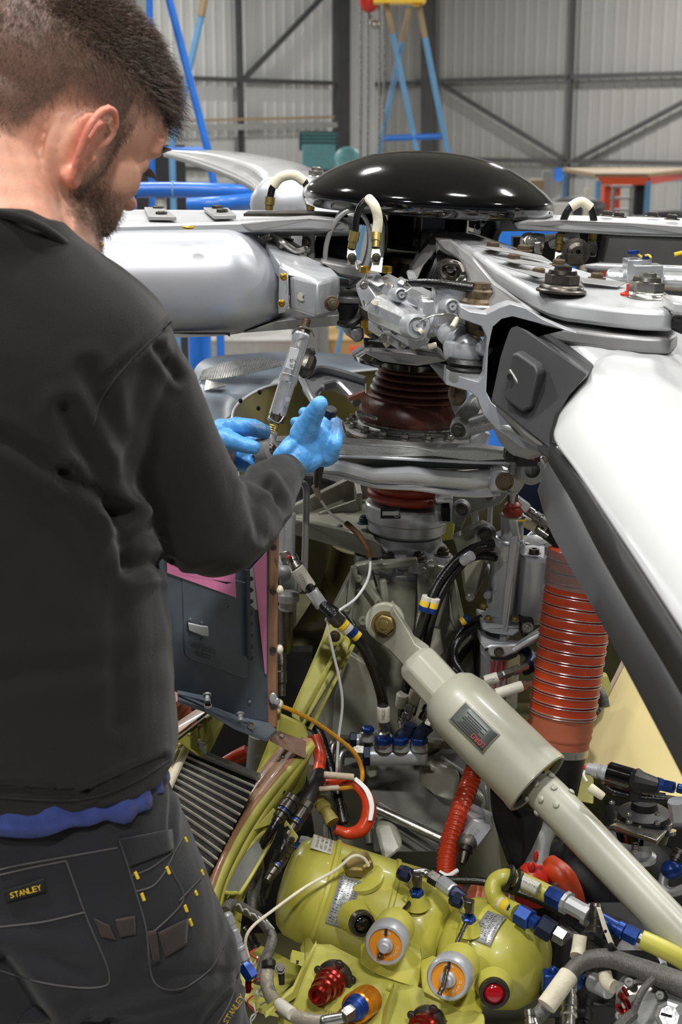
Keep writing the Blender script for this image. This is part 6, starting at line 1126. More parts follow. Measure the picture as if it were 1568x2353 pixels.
q = MB(); q.prism([(620, 1700, 1.98), (650, 1722, 1.96), (600, 1790, 1.95), (585, 1790, 1.97), (610, 1740, 1.98)], (0, .01, 0)); single(q, 'pale_gusset', 'primer', 'pale yellow-green gusset in the opening behind the arch top', 'gusset')
# radiator
rd_ = root('oil_cooler', 'silver finned oil cooler with slanting tube rows, behind the man\'s hip', 'radiator', P(470, 1980, 1.75))
R_ = [(430, 1725, 1.84), (592, 1792, 1.88), (480, 2010, 1.72), (350, 1900, 1.68)]
RA, RB, RC_, RD = [P(*p) for p in R_]; U_ = (RB - RA); V_ = (RD - RA); nr = U_.cross(V_).normalized(); nr = nr if nr.dot(tocam((450, 1850, 1.8))) > 0 else -nr
def rp(u, v, h=0): return RA + U_ * u + (RD - RA) * v * (1 - u) + (RC_ - RB) * v * u + nr * h
q = MB(); q.prism([rp(0, 0), rp(1, 0), rp(1, 1), rp(0, 1)], -nr * .05); co_ = build(q, 'core', 'black_part', rd_)
nrow = 13
for i in range(nrow):
    v0 = i / nrow; q = MB(); q.bar(rp(0, v0, .0005), rp(1, v0, .0005), .0026, .003, up=nr); build(q, 'tube_row', 'rad_bar', co_)
    q = MB(); m_ = 150; pts1 = []; pts2 = []
    for j in range(m_ + 1):
        u = j / m_; hh = -.0005 if j % 2 else -.007; pts1.append(rp(u, (i + .1) / nrow, hh)); pts2.append(rp(u, (i + .94) / nrow, hh))
    q.grid([pts1, pts2]); build(q, 'fin_row', 'rad_fin', co_, ang=.1)
q = MB(); q.prism([rp(-.12, -.02), rp(-.0, -.02), rp(0, 1), rp(-.12, 1)], nr * -.05); q.tube([rp(-.03, i / 20, .003) for i in range(20)], .006); build(q, 'end_tank', 'white_wrap', rd_, bev=.003)
q = MB(); q.bar(rp(0, -.01, .002), rp(1, -.01, .002), .008, .012, up=nr); build(q, 'top_bar', 'label_silver', rd_)
# arch frame
arf = root('bay_arch', 'curved tan-edged yellow-green arch frame between the oil cooler and connectors', 'arch frame', P(480, 2150, 1.7))
C1 = [(718, 1700, 1.95), (650, 1775, 1.9), (590, 1850, 1.86), (540, 1930, 1.8), (500, 2020, 1.74), (470, 2120, 1.68)]
W1 = [(668, 1693, 1.98), (600, 1775, 1.93), (545, 1860, 1.87), (500, 1930, 1.8), (466, 2000, 1.75), (440, 2090, 1.7)]
Wm = [tuple((a + b) / 2 for a, b in zip(p, r)) for p, r in zip(W1, C1)]
q = MB(); q.grid([W1, [tuple(a * .52 + b * .48 for a, b in zip(p, r)) for p, r in zip(W1, C1)]], n=6); build(q, 'inner_tan_band', 'tan_strip', arf, solid=.006)
q = MB(); q.grid([[tuple(a * .46 + b * .54 for a, b in zip(p, r)) for p, r in zip(W1, C1)], C1], n=6); build(q, 'outer_tan_band', 'tan_strip', arf, solid=.006)
q = MB(); q.tube([tuple(a * .49 + b * .51 for a, b in zip(p, r)) for p, r in zip(W1, C1)], .0022, 6); build(q, 'joint_line', 'primer', arf)
C2 = [(724, 1712, 1.94), (660, 1790, 1.9), (600, 1870, 1.86), (552, 1950, 1.8), (512, 2040, 1.74), (490, 2150, 1.68)]
C3 = [(706, 1760, 2.0), (690, 1830, 1.98), (640, 1900, 1.94), (600, 1990, 1.88), (560, 2070, 1.82), (530, 2200, 1.74)]
q = MB(); q.grid([C1, C2], n=6); build(q, 'yellow_lip', 'primer', arf, solid=.004)
q = MB(); q.grid([C2, [(712, 1740, 1.96), (674, 1812, 1.93), (622, 1880, 1.89), (568, 1968, 1.83), (522, 2056, 1.77), (500, 2170, 1.7)]], n=6); build(q, 'web', 'primer', arf, solid=.003)
q = MB(); q.prism([(712, 1740, 1.96), (700, 1812, 1.97), (660, 1840, 1.95), (640, 1860, 1.92), (674, 1812, 1.93)], (0, .004, 0)); q.prism([(500, 2170, 1.7), (512, 2080, 1.77), (540, 2040, 1.8), (600, 1930, 1.87), (612, 1935, 1.88), (560, 2070, 1.8), (548, 2180, 1.72)], (0, .004, 0)); build(q, 'web', 'primer', arf)
slot = [(606, 1912, 1.86), (622, 1908, 1.86), (628, 1922, 1.86), (560, 2040, 1.78), (540, 2052, 1.76), (514, 2048, 1.75), (516, 2020, 1.77), (560, 1960, 1.82)]
q = MB(); q.prism(slot, (0, .002, 0)); build(q, 'slotted_window', 'gearbox_dirty', arf)
q = MB(); q.tube(slot, .003, 8, closed=True); build(q, 'window_rim', 'primer', arf)
for x, y, Y in ((513, 1910, 1.82), (510, 1984, 1.765), (675, 1757, 1.93)): small('hole', (x, y, Y), Vector((-.1, -.7, .7)), 0, 'dark_steel', arf, rpx=7)
q = MB(); q.prism([(636, 1682, 1.93), (724, 1712, 1.95), (702, 1744, 1.92), (655, 1722, 1.9), (618, 1702, 1.9)], (0, .006, 0)); build(q, 'copper_corner', 'copper_tape', arf, bev=.001)
for x, y in ((648, 1692), (650, 1738)): small('screw', (x, y, 1.915), Vector((0, -.8, .6)), 0, 'dark_steel', arf, rpx=6)
q = MB(); q.prism([(584, 1908, 1.84), (628, 1858, 1.86), (654, 1878, 1.86), (648, 1886, 1.86)], (0, .003, 0)); q.prism([(652, 1878, 1.86), (686, 1924, 1.83), (680, 1936, 1.83), (664, 1934, 1.83), (650, 1886, 1.86)], (0, .003, 0)); build(q, 'connector_bracket', 'primer', arf, bev=.001)
q = MB(); q.prism([(642, 1826, 1.9), (652, 1814, 1.9), (656, 1820, 1.9), (644, 1832, 1.9)], (0, .003, 0)); build(q, 'black_tag', 'ink', arf)
# connectors
def connector(label, a, b, r, band=True, m='dark_steel', tail=None, group='round electrical connectors on the arch bracket'):
    o = root('cable_connector', label, 'connector', b, group)
    q = MB(); q.turn(a, b, [(0, r * .8), (.04, r), (.2, r), (.22, r * .86), (.3, r * .86), (.32, r * 1.05), (.52, r * 1.05), (.54, r * .9), (.6, r * .9), (.62, r * 1.1), (.66, r * 1.1), (.68, r * .85), (.85, r * .85), (.87, r * .7), (1, r * .65)], 28); sh_ = build(q, 'shell', m, o, ang=.3)
    if band:
        A = V3(a); B = V3(b); q = MB(); q.lathe(A + (B - A) * .555, B - A, [(r * .95 * S(*a), 0), (r * .95 * S(*a), .003)], 28); build(q, 'blue_band', 'blue_anod', sh_)
    if tail: q = MB(); q.tube(tail, r * .55 * S(*b), 12); build(q, 'cable', 'black_hose', o)
    return o
connector('dark round connector with a blue band, top left of the pair on the arch bracket', (676, 1830, 1.88), (634, 1890, 1.85), 19, tail=[(636, 1886, 1.85), (620, 1915, 1.84), (598, 1950, 1.84), (588, 1990, 1.84)])
connector('dark round connector with a blue band, right of the pair on the arch bracket', (708, 1845, 1.9), (656, 1925, 1.84), 17, tail=[(656, 1920, 1.84), (644, 1960, 1.82), (615, 2010, 1.82), (600, 2060, 1.82)])
connector('dark connector body under the arch bracket', (668, 1920, 1.84), (634, 1985, 1.82), 17, False, tail=[(636, 1975, 1.82), (616, 2030, 1.8), (606, 2062, 1.8)])
connector('slimmer connector with red collar above the tank corner', (668, 1944, 1.85), (612, 2025, 1.79), 14, tail=[(614, 2020, 1.8), (602, 2060, 1.8), (604, 2080, 1.8)])
q = MB(); q.tube([(700, 1850, 1.92), (720, 1810, 1.96), (735, 1780, 2.0)], .012, 14); single(q, 'black_boot', 'black_rubber', 'black tapered cable boot rising behind the connector pair', 'cable boot')
trn_o = root('blue_valve', 'blue fitting with a steel elbow and printed sleeve beside the tank top', 'fitting', P(690, 1955, 1.9))
trn((686, 1952, 1.88), (684, 1940, 1.88), [(0, 13), (.3, 17), (1, 17)], 'base_nut', 'blue_anod', trn_o, 6); trn((688, 1925, 1.9), (696, 1945, 1.89), [(0, 9), (1, 11)], 'neck', 'blue_anod', trn_o)
trn((690, 1930, 1.89), (750, 1950, 1.88), [(0, 11), (.25, 14), (.45, 12), (.5, 13), (1, 13)], 'elbow', 'silver_bright', trn_o, 8)
q = MB(); q.ell((604, 1820, 1.9), .004); q.turn((660, 1942, 1.84), (672, 1932, 1.84), [(0, 7), (1, 8)], 10); single(q, 'red_orange_boot', 'orange_red', 'small orange-red sleeve between the connectors', 'sleeve')
# ---------------------------------------------------------------- hydraulic reservoirs
def tank(name, label, rows, m='tank_yellow'):
    o = root(name, label, 'reservoir', P(rows[len(rows) // 2][0][0], 2250, 1.75)); return o
def barrel(parent, a, b, prof, name='tank_body', seg=64, sc=None):
    q = MB(); q.turn(a, b, prof, seg, sc); return build(q, name, 'tank_yellow', parent, ang=.8)
t1 = root('hydraulic_reservoir', 'large yellow-green hydraulic reservoir with a hex plug and two data labels', 'reservoir', P(830, 2200, 1.8))
Ta, Tb = (672, 2030, 1.86), (1010, 2140, 1.84)
barrel(t1, Ta, Tb, [(-.07, 30), (-.055, 70), (-.02, 98), (.04, 114), (.12, 120), (.19, 121), (.2, 126), (.22, 127), (.235, 122), (.6, 122), (.61, 127), (.63, 127), (.64, 122), (.82, 124), (.96, 112), (1.04, 80), (1.07, 30)])
A_, B_ = P(*Ta), P(*Tb); td = (B_ - A_).normalized(); kt = (S(*Ta) + S(*Tb)) / 2
tn = tocam((830, 2080, 1.8)); tn = (tn - td * tn.dot(td)).normalized(); tr_ = td.cross(tn); tr_ = tr_ if tr_.z > 0 else -tr_
def ontank(A, u, w, r): return A + td * (u * kt) + tn * (math.cos(w) * r * kt) + tr_ * (math.sin(w) * r * kt)
def tpatch(A, u0, u1, w0, w1, r, name, m, parent):
    q = MB(); q.grid([[ontank(A, u0 + (u1 - u0) * i / 3, w0 + (w1 - w0) * j / 12, r) for j in range(13)] for i in range(4)]); return build(q, name, m, parent, solid=.0006)
def tlines(A, us, w0, w1, r, parent, m='ink', segs=None):
    """rows of small characters running around the barrel"""
    for s, u in us:
        n = max(2, len(s)); q = MB()
        for i, ch in enumerate(s):
            if ch == ' ': continue
            wa = w1 + (w0 - w1) * (i + .15) / n; wb = w1 + (w0 - w1) * (i + .8) / n
            cu = None
            p = ontank(A, u, wa, r); X = ontank(A, u, wb, r) - p; U = td * -1
            g = GLY(ch); x0, x1 = g[2]
            q.add([p + X * ((v[0] - x0) / max(x1 - x0, .2)) + td * (v[1] / .7 * 6 * kt) for v in g[0]], g[1])
        build(q, 'lettering', m, parent, fixn=False)
_G = {}
def GLY(ch):
    if ch not in _G:
        cu = bpy.data.curves.new('g', 'FONT'); cu.body = ch; cu.size = 1; cu.resolution_u = 1; ob = bpy.data.objects.new('g', cu); COL.objects.link(ob)
        me = bpy.data.meshes.new_from_object(ob.evaluated_get(bpy.context.evaluated_depsgraph_get())); bpy.data.objects.remove(ob)
        xs = [v.co.x for v in me.vertices] or [0, 1]; _G[ch] = ([(v.co.x, v.co.y) for v in me.vertices], [tuple(p.vertices) for p in me.polygons], (min(xs), max(xs)))
    return _G[ch]
dl1 = tpatch(A_, 92, 142, -.5, .42, 124, 'data_label', 'label_silver', t1)
tlines(A_, [('070-0514-02 RESERVOIR', 133), ('TOTAL SYSTEM 2 CAP. L. 6.060', 125.5), ('RESERVOIR 2 CAP. L. 3.250', 118), ('REFILL LEVEL CAP. L. 3.032', 110.5), ('USE MIL-H-5606 RED', 103), ('HYDRAULIC FLUID', 95.5)], -.46, .38, 125.4, dl1)
dl2 = tpatch(A_, 12, 62, .78, 1.35, 122.5, 'data_label', 'label_white', t1)
tlines(A_, [('RESERVOIR OIL', 52), ('USE MIL SPEC', 42), ('FLUID CAP', 32), ('SEE MANUAL', 22)], .82, 1.3, 124, dl2)
def sightglass(parent, x, y, Y, r, m, axis=None, nm='sight_glass'):
    ax = axis or tocam((x, y, Y)) + Vector((.15, 0, .1)); kk = S(x, y, Y); p = P(x, y, Y)
    q = MB(); q.lathe(p - ax.normalized() * .035, ax, [(r * 1.5 * kk, 0), (r * 1.35 * kk, .012), (r * 1.2 * kk, .03)], 40); build(q, nm + '_boss', 'tank_yellow', parent, ang=1)
    q = MB(); q.lathe(p - ax.normalized() * .006, ax, [(r * 1.15 * kk, 0), (r * 1.2 * kk, .004), (r * 1.1 * kk, .012), (r * .85 * kk, .012), (r * .8 * kk, .004)], 40); sr = build(q, nm + '_ring', 'dark_steel', parent)
    q = MB(); q.lathe(p - ax.normalized() * .004, ax, [(r * .82 * kk, 0), (r * .8 * kk, .006), (r * .5 * kk, .009), (.0001, .0095)], 32); build(q, nm, m, sr, ang=1)
def fillercap(parent, x, y, Y, r, ax):
    kk = S(x, y, Y); p = P(x, y, Y); ax = Vector(ax).normalized()
    q = MB(); q.lathe(p - ax * .075, ax, [(r * .95 * kk, 0), (r * .9 * kk, .03), (r * .7 * kk, .045), (r * .7 * kk, .07)], 40); build(q, 'filler_neck', 'tank_yellow', parent, ang=1)
    q = MB(); q.lathe(p - ax * .03, ax, [(r * .9 * kk, 0), (r * kk, .004), (r * kk, .026), (r * .9 * kk, .031), (r * .78 * kk, .031), (r * .76 * kk, .027)], 48); fc = build(q, 'filler_cap', 'silver', parent)
    q = MB(); q.lathe(p - ax * .004, ax, [(r * .78 * kk, 0), (r * .76 * kk, .002)], 40); build(q, 'amber_disc', 'amber', fc)
    q = MB(); q.lathe(p - ax * .003, ax, [(r * .36 * kk, 0), (r * .36 * kk, .006), (r * .27 * kk, .007), (r * .26 * kk, .015), (r * .2 * kk, .017), (.0001, .017)], 28); build(q, 'cap_button', 'silver', fc)
    U = Vector((0, 0, 1)); U = (U - ax * U.dot(ax)).normalized(); X = U.cross(ax)
    q = MB(); q.box(p + U * (r * .62 * kk), (.003, .003, .010), (X, ax, U)); build(q, 'cap_mark', 'ink', fc)
    for s, tt in (('OPEN', .0), ('CLOSED', 2.2)):
        for i, ch in enumerate(s):
            a = tt + (i - len(s) / 2) * .2; g = GLY(ch); e = U * math.cos(a) + X * -math.sin(a) * -1; tx = ax.cross(e) * -1
            q = MB(); q.add([p + ax * -.0012 + e * ((.52 + v[1] * .17) * r * kk) + tx * ((v[0] - .3) * .2 * r * kk) for v in g[0]], g[1]); build(q, 'cap_lettering', 'label_white', fc, fixn=False)
def vent(parent, x, y, Y, label=None):
    kk = S(x, y, Y); p = P(x, y, Y); z = Vector((-.1, -.15, 1)).normalized()
    q = MB(); q.lathe(p - z * 34 * kk, z, [(30 * kk, 0), (26 * kk, 6 * kk), (20 * kk, 24 * kk), (18 * kk, 30 * kk)], 28); build(q, 'vent_stub', 'tank_yellow', parent, ang=1)
    q = MB(); q.lathe(p - z * 6 * kk, z, [(14 * kk, 0), (17 * kk, 2 * kk), (17 * kk, 12 * kk), (12 * kk, 14 * kk), (11 * kk, 18 * kk)], 6); build(q, 'blue_nut', 'blue_anod', parent, ang=.3)
    q = MB(); q.hexa([(x - 8, y - 12, Y - .01), (x + 6, y - 10, Y - .014), (x + 12, y - 12, Y + .004), (x - 2, y - 16, Y + .006), (x - 16, y - 42, Y - .008), (x + 8, y - 38, Y - .014), (x + 14, y - 46, Y + .006), (x - 8, y - 50, Y + .01)]); build(q, 'elbow', 'dark_steel', parent, bev=.002)
    q = MB(); q.turn((x - 40, y - 50, Y + .01), (x - 12, y - 38, Y), [(0, 16), (.3, 19), (.9, 18), (1, 12)], 8); build(q, 'navy_nut', 'blue_navy', parent, ang=.3)
    q = MB(); q.tube([(x - 16, y - 52, Y - .012), (x - 12, y - 35, Y - .016), (x - 20, y - 18, Y - .014), (x - 10, y - 6, Y - .014)], .0012, 6); build(q, 'lock_wire', 'steel', parent)
kk = kt
q = MB(); pz = P(826, 1998, 1.82); zz = Vector((-.15, -.2, 1)).normalized(); q.lathe(pz - zz * .05, zz, [(46 * kk, 0), (38 * kk, 8 * kk), (32 * kk, 14 * kk), (30 * kk, 62 * kk)], 36); build(q, 'plug_boss', 'tank_yellow', t1, ang=1)
q = MB(); q.lathe(P(822, 1984, 1.82) - zz * .006, zz, [(34 * kk, -4 * kk), (36 * kk, 0), (36 * kk, 17 * kk), (30 * kk, 21 * kk)], 6); build(q, 'hex_plug', 'cadmium', t1, ang=.3)
q = MB(); q.lathe(P(834, 2018, 1.82), zz, [(48 * kk, -.004), (48 * kk, .003), (40 * kk, .006)], 36); build(q, 'boss_flange', 'tank_yellow', t1)
vent(t1, 958, 2052, 1.78)
sightglass(t1, 832, 2122, 1.735, 26, 'black_gloss', Vector((.35, -1, .25)))
fillercap(t1, 886, 2172, 1.66, 50, (-.22, -1, .22))
q = MB(); q.tube([(945, 2070, 1.78), (925, 2095, 1.75), (905, 2120, 1.73), (890, 2150, 1.69), (872, 2200, 1.65)], .0022, 6, rf=lambda s: 1 + .6 * abs(math.sin(s * 420))); build(q, 'retaining_chain', 'dark_steel', t1, ang=1.5)
q = MB(); q.tube([(848, 1990, 1.8), (836, 1972, 1.8), (810, 1968, 1.79), (770, 2000, 1.78), (700, 2040, 1.76), (630, 2090, 1.72), (580, 2130, 1.69), (564, 2165, 1.68), (575, 2210, 1.68), (585, 2240, 1.68)], .0022, 8); single(q, 'cream_wire', 'white_wrap', 'thin cream wire looping from the hex plug over the large tank to the left', 'wire')
t2 = root('small_hydraulic_reservoir', 'smaller yellow-green reservoir on the right with a red sight glass and label', 'reservoir', P(1140, 2280, 1.72))
Ua, Ub = (1075, 2170, 1.80), (1216, 2222, 1.74)
barrel(t2, Ua, Ub, [(-.2, 60), (-.12, 100), (.0, 112), (.3, 117), (.33, 121), (.38, 121), (.42, 116), (.7, 114), (.95, 100), (1.1, 78), (1.2, 45), (1.24, 12)])
A2_ = P(*Ua); k2 = (S(*Ua) + S(*Ub)) / 2 / kt; td = (P(*Ub) - A2_).normalized(); tn = tocam((1160, 2170, 1.7)); tn = (tn - td * tn.dot(td)).normalized(); tr_ = td.cross(tn); tr_ = tr_ if tr_.z > 0 else -tr_; dl3 = tpatch(A2_, 64, 112, .12, .8, 120 * k2, 'data_label', 'label_silver', t2)
tlines(A2_, [('109-0740-01 RESERVOIR', 103), ('TOTAL SYSTEM CAP', 95), ('RESERVOIR CAP L', 87), ('REFILL LEVEL L', 79), ('USE FLUID', 71)], .16, .76, 121.5 * k2, dl3)
vent(t2, 1078, 2112, 1.74)
fillercap(t2, 1030, 2250, 1.585, 52, (-.3, -1, .3)); sightglass(t2, 1136, 2282, 1.6, 30, 'red_glass', Vector((-.1, -1, .35)), 'red_sight_glass')
q = MB(); q.tube([(1072, 2120, 1.72), (1058, 2150, 1.69), (1044, 2180, 1.66), (1030, 2215, 1.6), (1020, 2262, 1.56), (1010, 2285, 1.55)], .0022, 6, rf=lambda s: 1 + .6 * abs(math.sin(s * 420))); build(q, 'retaining_chain', 'dark_steel', t2, ang=1.5)
# middle tank section behind/right of filler (second reservoir half)
barrel(t1, (905, 2120, 1.84), (1020, 2160, 1.8), [(0, 60), (.1, 105), (.4, 112), (.8, 108), (1, 84), (1.05, 20)], 'tank_shoulder')
plate('tank_skirt', [(840, 2205, 1.7), (900, 2190, 1.71), (975, 2215, 1.71), (965, 2275, 1.66), (860, 2240, 1.68), (825, 2216, 1.7)], (0, .05, 0), 'tank_yellow', t1, .004)
plate('tank_skirt', [(975, 2250, 1.66), (1000, 2240, 1.66), (1110, 2290, 1.62), (1112, 2350, 1.58), (1060, 2330, 1.6), (968, 2280, 1.64)], (0, .05, 0), 'tank_yellow', t2, .004)
# ---------------------------------------------------------------- lower yellow panel
pn = root('filter_panel', 'yellow-green riveted panel below the tanks carrying red and orange caps', 'panel', P(850, 2420, 1.6))
plate('panel_face', [(726, 2176, 1.72), (760, 2178, 1.74), (870, 2235, 1.7), (960, 2278, 1.66), (1115, 2340, 1.58), (1115, 2520, 1.5), (640, 2520, 1.55), (640, 2330, 1.6), (680, 2290, 1.63), (700, 2235, 1.68)], (0, .01, 0), 'primer', pn, .002)
plate('panel_lip', [(722, 2184, 1.71), (728, 2172, 1.72), (700, 2240, 1.67), (680, 2292, 1.62), (610, 2340, 1.57), (606, 2330, 1.58), (672, 2280, 1.62), (696, 2230, 1.66)], (0, .01, .003), 'primer', pn, .001)
plate('side_web', [(655, 2110, 1.84), (700, 2140, 1.82), (726, 2180, 1.74), (702, 2236, 1.7), (690, 2180, 1.76), (700, 2160, 1.8)], (0, .004, 0), 'primer', pn, .001)
plate('lower_shelf', [(530, 2230, 1.8), (600, 2180, 1.86), (700, 2230, 1.8), (640, 2340, 1.66), (600, 2330, 1.66), (560, 2300, 1.7)], (0, .01, 0), 'primer', pn, .002)
plate('stiffener', [(905, 2268, 1.66), (908, 2266, 1.64), (885, 2360, 1.58), (870, 2360, 1.6)], (0, .01, 0), 'primer', pn, .001)
for x, y in ((895, 2270), (660, 2330)): small('rivet', (x, y, 1.655), Vector((0, -1, .4)), .004, 'primer', pn)
plate('number_plate', [(670, 2200, 1.72), (700, 2208, 1.71), (696, 2222, 1.7), (666, 2212, 1.71)], (0, .02, 0), 'primer', pn, .001); text('1', (680, 2215, 1.695), (686, 2216, 1.695), 9, 'ink', pn)
text('PRESS', (742, 2326, 1.585), (768, 2334, 1.58), 8, 'ink', pn)
for lab, a, b, r in (('red anodised cap with stepped rings on the yellow panel, upper one', (770, 2248, 1.67), (728, 2290, 1.6), 40), ('red anodised cap at the bottom edge of the frame', (985, 2352, 1.6), (945, 2400, 1.53), 40)):
    o = root('red_filter_cap', lab, 'cap', b)
    trn(a, b, [(-.05, r * 1.05), (0, r * 1.12), (.08, r * 1.1), (.1, r * .8), (.2, r * .8)], 'mounting_ring', 'dark_steel', o, 36); mr_ = COL.objects[-1]
    trn(a, b, [(.1, r * .8), (.2, r * .92), (.35, r * .92), (.4, r * .8), (.5, r * .82), (.55, r * .72), (.7, r * .72), (.72, r * .62), (.95, r * .58), (1, r * .45), (1.0, r * .3), (.9, r * .28), (.9, .01)], 'red_cap', 'red_anod', o, 36, .4)
    A = V3(a)
    for i in range(5): an = i * 1.256; vv = Vector((math.cos(an), 0, math.sin(an))); small('bolt', A + vv * r * .98 * kt + (V3(b) - A).normalized() * .006, V3(b) - A, .004, 'dark_steel', mr_)
oc = root('orange_coupling', 'orange knurled coupling with blue insert and steel elbow on the yellow panel', 'coupling', P(800, 2330, 1.58))
trn((848, 2296, 1.63), (816, 2318, 1.585), [(0, 28), (.1, 36), (.9, 36), (1, 30)], 'orange_ring', 'orange_anod', oc, 40); trn((822, 2312, 1.585), (796, 2332, 1.56), [(0, 30), (.3, 28), (.35, 24), (.6, 24), (.65, 19), (1, 17)], 'blue_insert', 'blue_anod', oc, 32)
trn((808, 2322, 1.565), (786, 2338, 1.55), [(0, 16), (.5, 19), (1, 17)], 'hex_nut', 'steel', oc, 6, .3)
dh = root('braided_hose', 'translucent grey braided hose curving from the left post to the orange coupling', 'hose', P(690, 2360, 1.56))
q = MB(); q.tube([(616, 2220, 1.68), (614, 2262, 1.65), (630, 2300, 1.62), (660, 2326, 1.59), (700, 2342, 1.57), (750, 2348, 1.555), (785, 2342, 1.55)], .009, 16); build(q, 'tube', 'clear_braid', dh)
trn((640, 2306, 1.6), (672, 2330, 1.575), [(0, 14), (.05, 15), (.95, 15), (1, 14)], 'label_sleeve', 'label_white', dh, 20); trn((740, 2348, 1.55), (790, 2338, 1.545), [(0, 12), (.1, 14), (.15, 12), (.2, 14), (.8, 13), (1, 12)], 'elbow', 'steel', dh, 20)
trn((617, 2206, 1.68), (618, 2228, 1.67), [(0, 14), (.2, 17), (.8, 17), (1, 13)], 'black_clamp', 'black_rubber', dh, 20)
small('bolt', (644, 2226, 1.64), Vector((.2, -.7, .7)), 0, 'dark_steel', dh, rpx=9); trn((646, 2232, 1.645), (648, 2262, 1.64), [(0, 8), (1, 7)], 'clamp_stud', 'dark_steel', dh, 14)
# loose harness at lower left of the bay
lh = root('taped_harness', 'black taped wire harness running down behind the trousers', 'harness', P(600, 2300, 1.68))
q = MB(); q.tube([(518, 2094, 1.72), (530, 2078, 1.74), (560, 2088, 1.76), (600, 2115, 1.77), (624, 2150, 1.76), (620, 2180, 1.74), (604, 2220, 1.7), (594, 2260, 1.68)], .0075, 12); build(q, 'bundle', 'grey_braid', lh)
for i in range(5):
    q = MB(); x = 540 + i * 18; q.tube([(x, 2082 + i * 8, 1.74), (x + 10, 2078 + i * 12, 1.735), (x + 18, 2094 + i * 10, 1.74)], .001, 5); build(q, 'white_wire', 'white_wire', lh)
for i in range(9):
    q = MB(); x = 588 + random.uniform(-10, 16); y = 2180 + i * 18; q.tube([(x, y, 1.67), (x + random.uniform(-16, 16), y + 12, 1.66), (x + random.uniform(-18, 18), y + 26, 1.66), (x + random.uniform(-14, 14), y + 40, 1.66)], .0011, 5); build(q, 'loose_wire', 'white_wire' if i % 3 else 'red_ink', lh)
trn((572, 2232, 1.66), (570, 2282, 1.65), [(0, 5), (.05, 7), (.9, 8), (1, 5)], 'red_splice', 'red_anod', lh, 12)
pc = connector('grey cylindrical plug standing beside the trousers pocket, ending in a blue nut', (520, 2098, 1.68), (568, 2225, 1.66), 13, False, 'silver', group=None); trn((560, 2215, 1.66), (582, 2250, 1.65), [(0, 14), (.3, 19), (.9, 18), (1, 10)], 'blue_nut', 'blue_anod', pc, 6)
connector('dark cylinder with orange band hanging right of the grey plug in the shadow', (560, 2130, 1.9), (600, 2200, 1.88), 13, False)
q = MB(); q.tube([(590, 1960, 1.9), (596, 2010, 1.9), (580, 2060, 1.88), (590, 2110, 1.86)], .008, 12); single(q, 'dark_cable_run', 'grey_braid', 'dirty grey cable run descending behind the connectors', 'cable')
# ---------------------------------------------------------------- right-hand plumbing
def fit(parent, specs):
    for nm, m, a, b, pr, sgm in specs:
        q = MB(); q.turn(a, b, pr if isinstance(pr, list) else [(0, pr * .88), (.08, pr), (.92, pr), (1, pr * .88)], sgm); build(q, nm, m, parent, ang=.35)
ub = root('yellow_u_pipe', 'yellow-green U-bent pipe with blue nuts, lettered label and black clamp, by the right tank', 'pipe', P(1180, 2100, 1.8))
q = MB(); q.tube([(1262, 2055, 1.78), (1200, 2025, 1.8), (1165, 2016, 1.8), (1140, 2026, 1.8), (1134, 2050, 1.79), (1150, 2075, 1.78), (1190, 2098, 1.75)], .0125, 18); build(q, 'pipe', 'tank_yellow', ub)
fit(ub, [('label_sleeve', 'label_white', (1192, 2022, 1.79), (1238, 2044, 1.775), [(0, 15), (.02, 16), (.98, 16), (1, 15)], 20), ('yellow_band', 'yellow_tag', (1156, 2078, 1.77), (1172, 2088, 1.76), 16, 18), ('marker_band', 'label_white', (1150, 2074, 1.775), (1158, 2080, 1.77), 16, 18), ('blue_band', 'blue_anod', (1174, 2089, 1.758), (1186, 2096, 1.75), 16, 18),
    ('blue_nut', 'blue_anod', (1190, 2098, 1.745), (1222, 2116, 1.73), 25, 6), ('blue_union', 'blue_anod', (1222, 2116, 1.73), (1240, 2126, 1.72), 17, 20), ('hex_union', 'blue_navy', (1238, 2122, 1.72), (1272, 2144, 1.71), 27, 6), ('steel_nut', 'steel', (1276, 2142, 1.71), (1302, 2158, 1.70), 21, 6),
    ('blue_nut', 'blue_anod', (1262, 2054, 1.77), (1298, 2074, 1.75), 24, 6), ('check_valve', 'label_silver', (1298, 2072, 1.75), (1358, 2106, 1.72), [(0, 26), (.02, 28), (.14, 28), (.16, 21), (.8, 21), (.82, 26), (.98, 26), (1, 22)], 10), ('blue_tube', 'blue_anod', (1362, 2102, 1.72), (1432, 2140, 1.7), [(0, 17), (.8, 17), (.82, 21), (1, 21)], 18), ('blue_nut', 'blue_anod', (1434, 2138, 1.7), (1468, 2156, 1.69), 21, 6), ('collar', 'steel', (1466, 2153, 1.69), (1478, 2160, 1.685), 12, 16)])
text('109-0740', (1198, 2026, 1.765), (1234, 2043, 1.755), 6, 'ink', ub)
for x in (1168, 1186):
    q = MB(); q.torus(P(x, 2017 + (x - 1168) * .5, 1.795), Vector((1, 0, -.45)), .0155, .0038, 28, 8); build(q, 'black_clamp', 'black_rubber', ub)
q = MB(); q.tube([(1474, 2158, 1.688), (1510, 2174, 1.68), (1560, 2200, 1.67), (1620, 2240, 1.66)], .0125, 16); build(q, 'outlet_pipe', 'tank_yellow', ub)
bc = root('black_cable_run', 'thin black cable running from the narrow orange hose under the yellow pipe', 'cable', P(1200, 2060, 1.8)); q = MB(); q.tube([(970, 2022, 1.85), (1040, 2022, 1.86), (1110, 2026, 1.86), (1180, 2046, 1.84), (1260, 2080, 1.82), (1340, 2140, 1.8)], .006, 10); build(q, 'cable', 'black_hose', bc)
sf = root('silver_tee_line', 'polished pipe with hex nut and silver sleeve joining the two tank vents', 'pipe', P(1000, 2040, 1.78))
